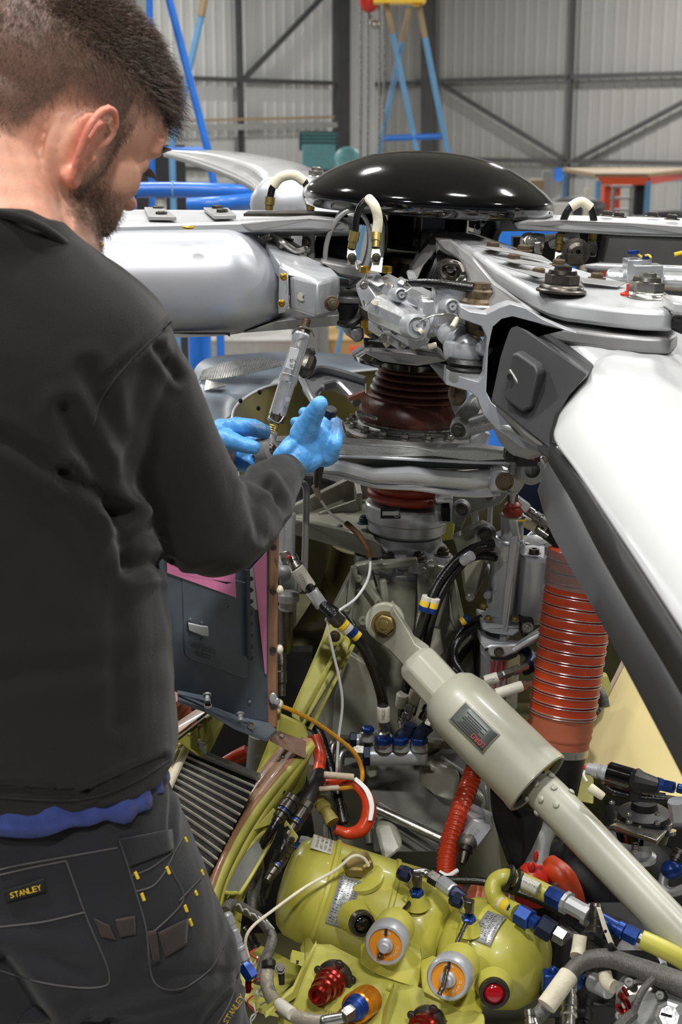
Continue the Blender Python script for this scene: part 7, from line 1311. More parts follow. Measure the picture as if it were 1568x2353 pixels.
q = MB(); q.tube([(945, 2008, 1.79), (975, 2006, 1.8), (1000, 2018, 1.79)], .0065, 12); build(q, 'pipe', 'steel', sf)
fit(sf, [('hex_nut', 'dark_steel', (990, 2012, 1.79), (1012, 2026, 1.78), 18, 6), ('sleeve', 'silver_bright', (1012, 2026, 1.78), (1042, 2048, 1.76), 18, 10), ('blue_end', 'blue_navy', (1040, 2046, 1.76), (1066, 2068, 1.75), 17, 6)])
od2 = root('orange_connector_duct', 'short dirty orange duct with a silver clip behind the yellow U-pipe', 'duct', P(1120, 2110, 1.95))
q = MB(); q.tube([(1080, 2065, 1.9), (1120, 2080, 1.9), (1150, 2090, 1.9)], .026, 20, rf=lambda s: 1 + .05 * math.sin(s * 500)); build(q, 'wall', 'orange_fade', od2)
q = MB(); q.torus(P(1150, 2092, 1.9), Vector((.9, 0, -.4)), .027, .004); build(q, 'clip', 'steel', od2)
od3 = root('orange_elbow_duct', 'orange elbow duct with a bright worm clamp under the strut', 'duct', P(1290, 2060, 1.95))
q = MB(); q.tube([(1262, 1990, 1.96), (1290, 2010, 1.94), (1306, 2035, 1.94), (1318, 2070, 1.95), (1316, 2110, 1.98)], .018, 24); build(q, 'wall', 'orange_duct', od3, ang=1)
q = MB(); q.torus(P(1282, 2012, 1.945), Vector((.7, 0, -.7)), .0185, .004, 32); build(q, 'worm_clamp', 'steel', od3)
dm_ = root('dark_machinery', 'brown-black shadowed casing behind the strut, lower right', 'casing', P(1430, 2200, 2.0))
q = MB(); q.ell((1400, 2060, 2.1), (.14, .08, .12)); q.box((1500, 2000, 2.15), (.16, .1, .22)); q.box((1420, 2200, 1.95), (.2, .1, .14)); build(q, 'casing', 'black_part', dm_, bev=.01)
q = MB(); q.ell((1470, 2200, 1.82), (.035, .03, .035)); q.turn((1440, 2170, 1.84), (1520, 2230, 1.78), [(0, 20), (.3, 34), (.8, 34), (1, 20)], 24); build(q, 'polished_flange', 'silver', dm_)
# pressure regulator + solenoid
pr_ = root('pressure_valve', 'black round diaphragm valve bolted on a steel plate, right of the strut', 'valve', P(1480, 1960, 2.0))
trn((1478, 1885, 1.98), (1476, 1935, 1.97), [(0, 60), (.06, 66), (.3, 66), (.34, 76), (.5, 76), (.55, 62), (1, 56)], 'valve_body', 'black_gloss', pr_, 48, .4)
trn((1482, 1842, 1.98), (1480, 1890, 1.98), [(0, 28), (.3, 32), (.5, 58), (.8, 62), (1, 60)], 'upper_body', 'black_part', pr_, 36, .4)
for x, y in ((1446, 1872), (1512, 1872), (1407, 1845), (1446, 1890), (1510, 1892), (1545, 1850)): small('cap', (x, y, 1.9), ZUP, 0, 'steel', pr_, rpx=6)
plate('mount_plate', [(1400, 1898, 1.95), (1412, 1895, 1.93), (1512, 1930, 1.88), (1535, 1905, 1.95), (1500, 1890, 2.0), (1430, 1880, 2.0)], (0, 0, -.008), 'steel', pr_, .002)
trn((1476, 1925, 1.98), (1474, 1975, 1.98), [(0, 22), (.7, 24), (.8, 34), (1, 34)], 'neck_tube', 'silver', pr_, 28); text('51015', (1466, 1962, 1.92), (1466, 1935, 1.92), 9, 'label_silver', pr_)
trn((1400, 1818, 1.93), (1530, 1828, 1.9), [(0, 7), (.5, 8), (1, 6)], 'cable', 'black_hose', pr_)
q = MB(); q.tube([(1390, 1800, 1.92), (1410, 1818, 1.91), (1470, 1832, 1.9), (1540, 1838, 1.89), (1600, 1850, 1.88)], .0065, 12); build(q, 'lead', 'black_hose', pr_)
trn((1355, 1808, 1.9), (1388, 1832, 1.89), [(0, 9), (.1, 11), (.9, 10), (1, 8)], 'cream_sleeve', 'white_wrap', pr_, 14)
so = root('solenoid_valve', 'dark brown solenoid with a silver threaded plug and blue fittings, over the beige panel', 'solenoid', P(1440, 1800, 1.95))
fit(so, [('threaded_plug', 'silver', (1350, 1766, 1.94), (1398, 1778, 1.92), [(0, 11), (.05, 14), (.3, 14), (.32, 17), (.6, 17), (.62, 14), (.8, 18), (1, 18)], 28), ('coil_body', 'black_gloss', (1398, 1777, 1.92), (1456, 1794, 1.9), [(0, 24), (.04, 28), (.94, 28), (1, 24)], 40), ('orange_seal', 'copper_tape', (1396, 1776, 1.92), (1400, 1778, 1.92), 28, 36), ('valve_block', 'black_part', (1452, 1792, 1.9), (1516, 1806, 1.88), [(0, 24), (.2, 30), (.4, 24), (.9, 18), (1, 16)], 12), ('blue_nut', 'blue_anod', (1510, 1800, 1.88), (1522, 1803, 1.88), 16, 6), ('blue_nut', 'blue_anod', (1524, 1804, 1.88), (1550, 1810, 1.87), 15, 6), ('blue_nut', 'blue_anod', (1556, 1810, 1.87), (1600, 1822, 1.86), 11, 18), ('stem', 'black_part', (1462, 1800, 1.9), (1458, 1838, 1.9), 16, 12)])
q = MB(); q.tube([(1350, 1766, 1.94), (1342, 1780, 1.93), (1350, 1796, 1.92)], .002, 6); build(q, 'white_lead', 'white_wire', so); q = MB(); q.ell((1347, 1764, 1.94), .004); q.ell((1352, 1770, 1.935), .003); build(q, 'red_lead', 'red_paint', so)
q = MB(); q.turn((1556, 1840, 1.85), (1562, 1880, 1.85), [(0, 22), (1, 22)], 8); single(q, 'steel_hex_adapter', 'silver', 'steel hex adapter at the right edge beside the black diaphragm valve', 'adapter')
gl = root('grey_loop_line', 'grey looped pipe with round blue connector at the right edge', 'pipe', P(1545, 2050, 1.85))
q = MB(); q.tube([(1548, 1990, 1.85), (1528, 2012, 1.85), (1526, 2040, 1.84), (1550, 2050, 1.83), (1600, 2030, 1.82)], .007, 12); build(q, 'pipe', 'plate_grey', gl); q = MB(); q.ell((1545, 1998, 1.845), (.016, .014, .014)); build(q, 'blue_ball', 'blue_anod', gl); fit(gl, [('collar', 'dark_steel', (1566, 1955, 1.86), (1550, 1985, 1.85), coll(17), 20)])
yp = root('yellow_gusset_plate', 'flat yellow-green plate in shadow behind the strut mouth', 'plate', P(1330, 1800, 2.15)); plate('plate', [(1278, 1765, 2.18), (1350, 1772, 2.17), (1366, 1790, 2.16), (1366, 1850, 2.12), (1260, 1830, 2.14)], (0, .01, 0), 'primer', yp)
q = MB(); q.prism([(1370, 1550, 2.3), (1398, 1555, 2.3), (1405, 1575, 2.3), (1400, 1600, 2.28), (1365, 1620, 2.25), (1340, 1690, 2.22), (1300, 1700, 2.22), (1330, 1600, 2.28)], (0, .02, 0)); single(q, 'right_frame_plate', 'primer', 'bright yellow-green frame plate behind the big orange duct', 'plate', bev=.002)
q = MB(); q.tube([(1366, 1580, 2.24), (1384, 1600, 2.23), (1390, 1625, 2.22)], .009, 12); q.tube([(1355, 1622, 2.22), (1375, 1638, 2.22)], .007); single(q, 'braided_line', 'grey_braid', 'short grey braided line between the orange duct and beige panel', 'hose')
# bottom right cluster
bh = root('braided_harness', 'thick grey braided harness arching along the bottom right, ends in cream sleeves', 'harness', P(1320, 2250, 1.62))
q = MB(); q.tube([(1224, 2345, 1.56), (1250, 2320, 1.57), (1310, 2235, 1.6), (1350, 2206, 1.62), (1400, 2202, 1.62), (1450, 2218, 1.6), (1510, 2240, 1.58), (1600, 2275, 1.55)], [.010, .010, .010, .0115, .012, .0125, .014, .016], 16); build(q, 'braid', 'grey_braid', bh)
q = MB(); q.tube([(1256, 2312, 1.555), (1285, 2272, 1.57), (1308, 2240, 1.585)], .0125, 14); build(q, 'cream_sleeve', 'white_wrap', bh)
q = MB(); q.tube([(1450, 2214, 1.62), (1500, 2250, 1.6), (1560, 2284, 1.58), (1620, 2310, 1.56)], .010, 12); build(q, 'branch_cable', 'grey_braid', bh)
h3 = root('thin_harness', 'thin dark harness with a pale perforated strip crossing the blue pipe', 'harness', P(1400, 2180, 1.64))
q = MB(); q.tube([(1340, 2152, 1.64), (1360, 2150, 1.65), (1385, 2170, 1.65), (1400, 2195, 1.64)], .006, 10); q.tube([(1402, 2172, 1.62), (1420, 2195, 1.62), (1440, 2212, 1.61)], .005, 10); build(q, 'cable', 'black_hose', h3)
q = MB(); q.prism([(1372, 2088, 1.65), (1382, 2088, 1.65), (1396, 2130, 1.64), (1412, 2170, 1.63), (1400, 2172, 1.63), (1386, 2135, 1.64)], (0, .004, 0)); build(q, 'perforated_strip', 'white_wrap', h3); small('hole', (1378, 2100, 1.648), Vector((0, -1, .3)), 0, 'ink', h3, rpx=3); small('hole', (1392, 2140, 1.638), Vector((0, -1, .3)), 0, 'ink', h3, rpx=3)
q = MB(); q.tube([(1334, 2150, 1.64), (1330, 2180, 1.63), (1326, 2198, 1.62)], .009, 14); build(q, 'cream_sleeve', 'white_wrap', h3)
cn = [('tall grey cylindrical sensor standing behind the perforated strip', (1372, 2075, 1.72), (1362, 2240, 1.68), 16, 'dark_steel'), ('steel hose end rising at the bottom edge right of the small tank', (1310, 2250, 1.62), (1306, 2380, 1.55), 18, 'steel'), ('dark connector at the bottom edge between the steel hose end and flange', (1345, 2300, 1.66), (1340, 2400, 1.6), 20, 'black_part'), ('black connector with a worn silver label in the bottom right cluster', (1330, 2240, 1.66), (1410, 2280, 1.62), 20, 'black_part')]
for lab, a, b, r, m in cn: connector(lab, a, b, r, False, m, group=None)
o = root('data_sleeve', 'silver band with worn print on the black connector, bottom right', 'label', P(1395, 2275, 1.6)); fit(o, [('band', 'label_silver', (1358, 2254, 1.635), (1404, 2276, 1.61), 22, 24), ('blue_ring', 'blue_anod', (1326, 2254, 1.64), (1334, 2258, 1.64), 20, 24)])
q = MB(); q.box((1268, 2256, 1.66), (.024, .02, .03)); q.ell((1272, 2230, 1.66), .006); single(q, 'blue_fitting', 'blue_anod', 'blue fitting squeezed between the right tank and the cream sleeve', 'fitting', bev=.003)
fb = root('flange_casting', 'pale grey bolted flange casting with a round bore in the bottom right corner', 'flange', P(1500, 2400, 1.5))
plate('flange_plate', [(1420, 2290, 1.58), (1440, 2270, 1.59), (1480, 2262, 1.59), (1530, 2284, 1.57), (1580, 2300, 1.55), (1600, 2400, 1.5), (1430, 2400, 1.52)], (0, .03, 0), 'cast_grey', fb, .005)
q = MB(); q.lathe(P(1478, 2315, 1.565), Vector((-.2, -.8, .6)), [(52 * kt, -.02), (54 * kt, .004), (46 * kt, .008), (42 * kt, -.004), (28 * kt, -.004), (.0001, .003)], 44); build(q, 'bore', 'steel', fb, ang=.4)
for x, y, r in ((1446, 2258, 9), (1517, 2288, 9), (1425, 2335, 9)): small('boss', (x, y, 1.56), Vector((-.2, -.8, .6)), 0, 'cast_grey', fb, rpx=r)
q = MB(); q.lathe(P(1538, 2335, 1.53), Vector((-.2, -.8, .6)), [(26 * kt, -.01), (27 * kt, .008), (20 * kt, .012), (19 * kt, .008), (.0001, .008)], 8); build(q, 'slotted_screw', 'silver_bright', fb, ang=.3); q = MB(); q.box(P(1538, 2335, 1.53) + Vector((-.2, -.8, .6)).normalized() * .009, (36 * kt, .002, .003), (Vector((.9, .1, -.35)).normalized(), Vector((-.2, -.8, .6)).normalized(), Vector((.35, .5, .8)).normalized())); build(q, 'slot', 'ink', fb)
q = MB(); q.tube([(1456, 2330, 1.52), (1430, 2352, 1.5), (1410, 2380, 1.48)], .007, 10); q.tube([(1500, 2250, 1.55), (1475, 2280, 1.53), (1455, 2330, 1.52)], .0045, 10); single(q, 'grey_lead', 'grey_braid', 'grey cable dangling across the round flange bore', 'cable')
q = MB(); q.tube([(1425, 2285, 1.54), (1438, 2300, 1.53), (1446, 2318, 1.53), (1432, 2326, 1.53), (1420, 2310, 1.53)], .004, 8); q.turn((1432, 2268, 1.54), (1444, 2290, 1.53), [(0, 3), (.1, 5), (.9, 5), (1, 3)], 10); single(q, 'red_tipped_lead', 'red_anod', 'small looped lead with a red splice beside the flange bolts', 'wire')
fit(root('bottom_hose_end', 'silver bolted hose end at the bottom edge below the small tank', 'fitting', P(1230, 2340, 1.55)), [('end', 'steel', (1216, 2320, 1.56), (1222, 2370, 1.54), coll(12), 20), ('end', 'steel', (1230, 2338, 1.55), (1240, 2370, 1.54), coll(9), 16)])
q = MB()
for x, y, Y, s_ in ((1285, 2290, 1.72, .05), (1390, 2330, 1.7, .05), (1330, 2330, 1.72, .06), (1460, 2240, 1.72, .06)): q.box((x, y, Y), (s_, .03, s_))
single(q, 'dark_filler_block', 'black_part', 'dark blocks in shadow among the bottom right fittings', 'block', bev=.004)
q = MB(); q.tube([(1390, 2235, 1.62), (1396, 2258, 1.61), (1412, 2268, 1.6)], .009, 12); single(q, 'cream_bent_sleeve', 'white_wrap', 'bent cream sleeve above the silver-labelled black connector', 'sleeve')
# ---------------------------------------------------------------- the mechanic
from mathutils.bvhtree import BVHTree
al, pt_, rl = math.radians(43), math.radians(27), math.radians(10)
f0 = Vector((math.cos(al), math.sin(al), 0))
HX = f0 * math.cos(pt_) - ZUP * math.sin(pt_); HZ = f0 * math.sin(pt_) + ZUP * math.cos(pt_); HY = HZ.cross(HX); HY, HZ = HY * math.cos(rl) + HZ * math.sin(rl), HZ * math.cos(rl) - HY * math.sin(rl)
HS = 1.08
HC = P(206, 334, 1.46) + (HY * .083 + HX * .008 + HZ * .013) * HS
def H(x, y, z): return HC + (HX * x + HY * y + HZ * z) * HS
def caps(b, chain, sg=16):
    """round-ended tapered limb through (point, radius) pairs"""
    for (p, r), (q_, r2) in zip(chain, chain[1:]):
        L = (q_ - p).length; n = max(1, int(L / (min(r, r2) * .3)))
        for i in range(n + 1): b.ell(p.lerp(q_, i / n), r + (r2 - r) * i / n, seg=sg, rg=max(8, sg // 2))
    return b
def pc_(lst): return [(P(x, y, Y), r * S(x, y, Y)) for x, y, Y, r in lst]
def organic(b, name, m, parent, vox, it=6, fac=.5, post=None):
    me = bpy.data.meshes.new(name); me.from_pydata(b.v, [], b.f); ob = bpy.data.objects.new(name, me); COL.objects.link(ob)
    r = ob.modifiers.new('r', 'REMESH'); r.mode = 'VOXEL'; r.voxel_size = vox; r.adaptivity = 0
    s = ob.modifiers.new('s', 'SMOOTH'); s.factor = fac; s.iterations = it
    m2 = bpy.data.meshes.new_from_object(ob.evaluated_get(bpy.context.evaluated_depsgraph_get())); bpy.data.objects.remove(ob); bpy.data.meshes.remove(me)
    if post: post(m2)
    org = ORG[parent.name]; m2.transform(Matrix.Translation(-org)); m2.polygons.foreach_set('use_smooth', [True] * len(m2.polygons))
    m2.materials.clear(); m2.materials.append(MATS[m]); m2.name = name
    o = bpy.data.objects.new(name, m2); COL.objects.link(o); o.parent = parent; ORG[o.name] = org; return o
pn_ = root('person', 'man in a black sweatshirt and work trousers, seen from behind, fitting the pitch link', 'person', Vector((-.2, 1.4, 1.49)))
# --- body (head, neck, trunk, limbs) as one surface
b = MB()
def he(x, y, z, rx, ry, rz): b.ell(H(x, y, z), (rx * HS, ry * HS, rz * HS), (HX, HY, HZ), 28, 18)
he(-.018, 0, .040, .104, .077, .088); he(.03, 0, .036, .062, .066, .072); he(.045, 0, -.022, .048, .056, .06); he(.036, 0, -.062, .05, .05, .044); he(.064, 0, -.096, .028, .03, .022)
he(-.055, 0, -.005, .058, .06, .06)
for s in (-1, 1):
    he(.005, s * .05, -.052, .034, .016, .038); he(.054, s * .040, -.022, .03, .018, .026); he(.05, s * .034, -.055, .034, .018, .03); he(.083, s * .024, .02, .013, .024, .009); he(.075, s * .03, .002, .014, .015, .012); he(-.008, s * .066, -.01, .035, .012, .05)
he(.094, 0, -.014, .014, .01, .028); he(.103, 0, -.034, .013, .012, .009); he(.092, 0, -.062, .009, .022, .006); he(.09, 0, -.072, .009, .019, .006); he(.082, 0, .03, .012, .05, .03)
for s in (-1, 1):
    E_ = lambda u, v, w=0: H(-.005 + u * .86, s * (.076 + w + max(0, .012 - u) * .42), -.016 + v)
    b.tube([E_(.006, .004, .002), E_(.017, .016, .003), E_(.016, .030, .005), E_(.003, .040, .007), E_(-.014, .036, .007), E_(-.023, .018, .007), E_(-.021, -.002, .006), E_(-.014, -.020, .004), E_(-.006, -.034, .002), E_(.004, -.034, 0), E_(.009, -.026, -.002)], [v * HS for v in (.003, .0034, .0036, .004, .0042, .0042, .0038, .0036, .0042, .004, .003)], 10)
    b.tube([E_(.006, .026, .001), E_(-.004, .024, .004), E_(-.011, .010, .005), E_(-.010, -.008, .004), E_(-.003, -.018, .002), E_(.006, -.016, .001)], [v * HS for v in (.003, .003, .0036, .0036, .0032, .003)], 8)
    b.ell(H(-.013, s * .077, -.014), (.018 * HS, .004 * HS, .03 * HS), (HX, HY, HZ)); b.ell(H(-.018, s * .083, -.002), (.012 * HS, .0035 * HS, .018 * HS), (HX, HY, HZ)); b.ell(E_(.009, -.006, .002), .0046 * HS)
    b.ell(H(-.010, s * .079, -.044), (.010 * HS, .004 * HS, .012 * HS), (HX, HY, HZ))
NB = P(20, 640, 1.44)
caps(b, [(H(-.045, 0, -.01), .056 * HS), (H(-.05, 0, -.06), .06 * HS), (NB, .068)], 24)
caps(b, [(H(.0, 0, -.045), .045 * HS), (NB + Vector((.03, .04, .0)), .06)], 20)
caps(b, [(NB + Vector((-.10, 0, -.08)), .06), (NB + Vector((.05, 0, -.07)), .06)])
TR = P(0, 1650, 1.47)
caps(b, [(P(-20, 760, 1.46), .10), (P(-10, 1200, 1.47), .10), (TR, .1), (P(-20, 1980, 1.5), .1)])
RAc = [(290, 800, 1.5, 100), (400, 1070, 1.52, 92), (470, 1205, 1.57, 84), (560, 1180, 1.65, 66), (655, 1082, 1.79, 40)]
caps(b, pc_(RAc)); caps(b, pc_([(-330, 820, 1.6, 95), (-100, 1150, 1.75, 88), (100, 1290, 1.88, 78), (440, 1100, 1.95, 40), (500, 1050, 1.95, 42)]))
for ch in ([P(-40, 1980, 1.5), P(300, 2240, 1.56), Vector((-.12, 1.42, 1.93)), Vector((-.12, 1.33, 1.58))], [P(-60, 1980, 1.5), P(-180, 2250, 1.5), Vector((-.52, 1.3, 1.93)), Vector((-.54, 1.24, 1.58))]): caps(b, list(zip(ch, (.09, .085, .06, .045))))
def loc(p):
    v = (p - HC) / HS; return v.dot(HX), v.dot(HY), v.dot(HZ)
def sst(a, b_, x): t = min(1, max(0, (x - a) / (b_ - a))); return t * t * (3 - 2 * t)
def hairfun(x, y, z):
    """0..1 how much hair: scalp (with fade), then beard"""
    ay = abs(y); u = sst(-.07, -.04, x)
    zl = (-.045 * (1 - u) + .006 * u) if x < .02 else .03 + max(0, x - .045) * .7
    sc = sst(zl - .012, zl + .032, z)
    side = sst(.008, .018, x) * (1 - sst(.03, .04, x)) * sst(-.07, -.05, z) * (1 - sst(.02, .04, z)) * (ay > .04)
    bd = sst(-.004, .02, x) * (1 - sst(-.05, -.024, z + (x - .03) * .2)) * (z > -.135)
    if x > .078 and z > -.078: bd = max(bd * .3, .8 * sst(-.062, -.056, z) * (z < -.046))
    return sc, max(side * .7, bd)
def bodypost(me):
    at = me.color_attributes.new('tone', 'FLOAT_COLOR', 'POINT')
    for i, v in enumerate(me.vertices):
        x, y, z = loc(v.co); sc, bd = hairfun(x, y, z) if abs(x) < .14 and abs(y) < .12 and z > -.16 else (0, 0)
        if abs(y) > .080 and -.04 < x < .012 and z < .04: sc = bd = 0
        ear = sst(.076, .088, abs(y)) * (abs(x + .01) < .04) * (abs(z + .015) < .055)
        at.data[i].color = (sc, bd, ear, 1)
sk = mat('skin', (222, 168, 142), .48, 0, .06, 40, .15, 300, rgb2=(206, 146, 122))
nt = sk.node_tree; nn_ = nt.nodes; bs = nn_['Principled BSDF']; src = bs.inputs['Base Color'].links[0].from_socket
at_ = nn_.new('ShaderNodeAttribute'); at_.attribute_name = 'tone'; sp = nn_.new('ShaderNodeSeparateColor'); nt.links.new(at_.outputs['Color'], sp.inputs[0])
def mixc(a, fac, col, k):
    mx = nn_.new('ShaderNodeMix'); mx.data_type = 'RGBA'; mu = nn_.new('ShaderNodeMath'); mu.operation = 'MULTIPLY'; mu.inputs[1].default_value = k
    nt.links.new(fac, mu.inputs[0]); nt.links.new(mu.outputs[0], mx.inputs[0]); nt.links.new(a, mx.inputs[6]); mx.inputs[7].default_value = L3(col); return mx.outputs[2]
o_ = mixc(src, sp.outputs[2], (214, 110, 92), .55); o_ = mixc(o_, sp.outputs[0], (74, 58, 50), .84); o_ = mixc(o_, sp.outputs[1], (92, 70, 56), .68); nt.links.new(o_, bs.inputs['Base Color'])
bs.inputs['Subsurface Weight'].default_value = .12; bs.inputs['Subsurface Radius'].default_value = (.012, .005, .003); bs.inputs['Subsurface Scale'].default_value = .6
body = organic(b, 'body', 'skin', pn_, .0032, 3, .5, bodypost)
# --- hair: fine strands grown from the scalp and jaw, plus thick top
mat('hair_dark', (70, 54, 43), .45, 0, .3, 60); mat('hair_mid', (104, 84, 70), .5, 0, .3, 60)
def strands(name, m, n, sel, length, rad, comb, seed):
    random.seed(seed); me = body.data; org = ORG[pn_.name]; q = MB(); polys = me.polygons; cand = []; ws = []
    for p in polys:
        c = p.center + org; x, y, z = loc(c)
        if abs(x) > .14 or abs(y) > .1 or z < -.15: continue
        w = sel(x, y, z)
        if w > .02: cand.append((c, p.normal.copy(), (x, y, z))); ws.append(w)
    for (c, nr_, l3) in random.choices(cand, ws, k=n):
        c = c + Vector((random.uniform(-1, 1), random.uniform(-1, 1), random.uniform(-1, 1))) * .0022
        d = comb(*l3); d = HX * d[0] + HY * d[1] + HZ * d[2]; d = (d + Vector([random.gauss(0, .22) for _ in range(3)])); L = length(*l3) * random.uniform(.6, 1.25)
        e = d.cross(nr_); 
        if e.length < 1e-4: e = nr_.orthogonal()
        e = e.normalized() * rad; p0 = c - nr_ * .001; p1 = c + nr_ * (L * .38) + d * (L * .3); p2 = c + nr_ * (L * .42) + d * (L * .85); g = nr_ * rad
        i = len(q.v); q.v += [p0 - e, p0 + e, p0 + g, p1 - e, p1 + e, p1 + g, p2]
        q.f += [(i, i + 1, i + 4, i + 3), (i + 1, i + 2, i + 5, i + 4), (i + 2, i, i + 3, i + 5), (i + 3, i + 4, i + 6), (i + 4, i + 5, i + 6), (i + 5, i + 3, i + 6)]
    o = build(q, name, m, pn_, fixn=False); o['kind'] = 'stuff'; return o
top = lambda x, y, z: sst(.055, .085, z + max(0, x - .03) * .35 + min(0, x + .05) * .2) * (x < .093)
strands('hair_top', 'hair_dark', 22000, top, lambda x, y, z: .013 + .012 * sst(.0, .09, x), .00034, lambda x, y, z: (.9, 0, -.05 - .25 * sst(.03, .08, x)), 3)
strands('hair_sides', 'hair_mid', 20000, lambda x, y, z: hairfun(x, y, z)[0] * (1 - .6 * top(x, y, z)) * (abs(y) < .084), lambda x, y, z: .0028 + .009 * sst(.02, .08, z), .00018, lambda x, y, z: (.25, 0, -.9), 4)
strands('beard', 'hair_mid', 15000, lambda x, y, z: hairfun(x, y, z)[1] * (abs(y) < .08), lambda x, y, z: .0055, .0002, lambda x, y, z: (.4, 0, -.8), 5)
q = MB()
for s in (-1, 1): 
    for i in range(14): q.tube([H(.088, s * (.018 + i * .0022), .024 + .003 * math.sin(i * .4)), H(.092, s * (.022 + i * .0022), .028)], .0009, 5, spline=False)
build(q, 'eyebrow', 'hair_dark', pn_)
q = MB()
for s in (-1, 1):
    for i in range(9): q.tube([H(.086, s * (.022 + i * .0026), .002), H(.097, s * (.024 + i * .0028), -.004)], .0006, 5, spline=False)
build(q, 'eyelashes', 'hair_dark', pn_)
# --- clothing
def rows_loft(b, rows, e=.85, n=44):
    rg = []
    for y, xl, xr, Yc, dp in rows:
        L_, R_ = P(xl, y, Yc), P(xr, y, Yc); c_ = (L_ + R_) / 2; hx = (R_ - L_).length / 2; r = []
        for i in range(n):
            a = 2 * math.pi * i / n; ca, sa = math.cos(a), math.sin(a)
            r.append(Vector((c_.x + hx * math.copysign(abs(ca) ** e, ca), c_.y + dp * math.copysign(abs(sa) ** e, sa), c_.z)))
        rg.append(r)
    rr = [r for r in rg]; out = []
    for i in range(n):
        P2, _ = cat([r[i] for r in rr], [1] * len(rr), 4); out.append(P2)
    b.loft([[out[i][k] for i in range(n)] for k in range(len(out[0]))]); return b
def cloth(name, rgb, rgb2, sc, wv=900):
    m = mat(name, rgb, .85, 0, .1, sc, .35, wv, rgb2=rgb2, spec=.2); m.node_tree.nodes['Principled BSDF'].inputs['Sheen Weight'].default_value = .15; return m
cloth('sweatshirt_black', (26, 24, 22), (22, 21, 19), 30); cloth('trouser_black', (36, 37, 41), (29, 30, 34), 8, 700); cloth('shirt_blue', (62, 76, 138), (44, 56, 108), 20); cloth('pocket_brown', (58, 48, 44), (46, 40, 38), 30)
mat('seam_grey', (70, 68, 68), .8); mat('glove_blue', (92, 164, 224), .42, 0, .08, 30, .5, 130, rgb2=(68, 140, 206)); 
b = MB()
rows_loft(b, [(472, -130, 112, 1.46, .07), (515, -215, 160, 1.46, .082), (585, -290, 232, 1.465, .09), (650, -350, 318, 1.47, .105), (735, -400, 385, 1.47, .118), (850, -430, 385, 1.465, .125), (1000, -440, 345, 1.46, .125), (1150, -435, 315, 1.46, .125), (1300, -425, 365, 1.46, .122), (1450, -415, 392, 1.46, .122), (1600, -405, 401, 1.46, .122), (1690, -398, 408, 1.46, .124), (1740, -395, 398, 1.46, .12), (1775, -390, 380, 1.46, .115)])
caps(b, pc_([(275, 800, 1.5, 128), (340, 930, 1.5, 130), (400, 1070, 1.52, 128), (452, 1190, 1.55, 124), (498, 1215, 1.58, 114), (560, 1190, 1.64, 92), (610, 1140, 1.71, 72), (640, 1102, 1.76, 55), (656, 1085, 1.79, 46)]), 24)
caps(b, pc_([(-330, 820, 1.6, 120), (-100, 1150, 1.75, 110), (100, 1290, 1.88, 100), (400, 1130, 1.95, 62), (490, 1060, 1.95, 46)]), 20)
folds = [((150, 950), (270, 1180), 26, .010), ((0, 1000), (150, 1090), 22, .006), ((150, 1090), (280, 1180), 20, .010), ((330, 870), (290, 1130), 30, .006), ((560, 1090), (610, 1120), 13, .006), ((590, 1085), (640, 1150), 12, .005), ((575, 1130), (600, 1230), 14, .004), ((620, 1110), (650, 1170), 10, .004), ((275, 1190), (300, 1300), 26, .012), ((300, 1290), (390, 1300), 20, .008), ((230, 880), (400, 735), 9, .003), ((0, 1560), (400, 1500), 30, .002), ((0, 1810), (200, 1822), 9, .004), ((200, 1822), (380, 1740), 9, .004), ((200, 850), (270, 1000), 24, .005), ((270, 1330), (275, 1650), 26, .003), ((360, 800), (410, 870), 14, .007)]
def proj(p):
    v = p - CAM; d = v.dot(FW); return CX + F * v.x / d, CY - F * v.dot(UP) / d
def swpost(me):
    nrm = [v.normal.copy() for v in me.vertices]
    for v, n2 in zip(me.vertices, nrm):
        x, y = proj(v.co); a = 0
        if n2.dot(tocam(v.co)) > -.1:
            for (x0, y0), (x1, y1), w, am in folds:
                dx, dy = x1 - x0, y1 - y0; L2 = dx * dx + dy * dy; t = ((x - x0) * dx + (y - y0) * dy) / L2; tt = min(1, max(0, t))
                d2 = math.hypot(x - x0 - tt * dx, y - y0 - tt * dy)
                if d2 < w * 3: a -= am * math.exp(-(d2 / w) ** 2) - am * .45 * math.exp(-((d2 - w * 1.6) / w) ** 2)
        a += .0016 * noise.noise(v.co * 14) + .0012 * noise.noise(v.co * 34)
        v.co += n2 * a
swt = organic(b, 'sweatshirt', 'sweatshirt_black', pn_, .0048, 8, .5, swpost)
b = MB(); ptsc = [P(x, y, Y) for x, y, Y in ((-145, 520, 1.50), (-60, 494, 1.40), (0, 490, 1.388), (60, 506, 1.388), (112, 532, 1.402), (155, 566, 1.43), (182, 592, 1.50), (165, 560, 1.58), (60, 500, 1.6), (-80, 490, 1.56))]
b.tube(ptsc, .0048, 12, closed=True); build(b, 'collar', 'sweatshirt_black', swt)
b = MB(); b.turn((650, 1092, 1.785), (662, 1074, 1.805), [(0, 44), (.3, 47), (.9, 45), (1, 38)], 32); build(b, 'cuff', 'sweatshirt_black', swt, ang=1)
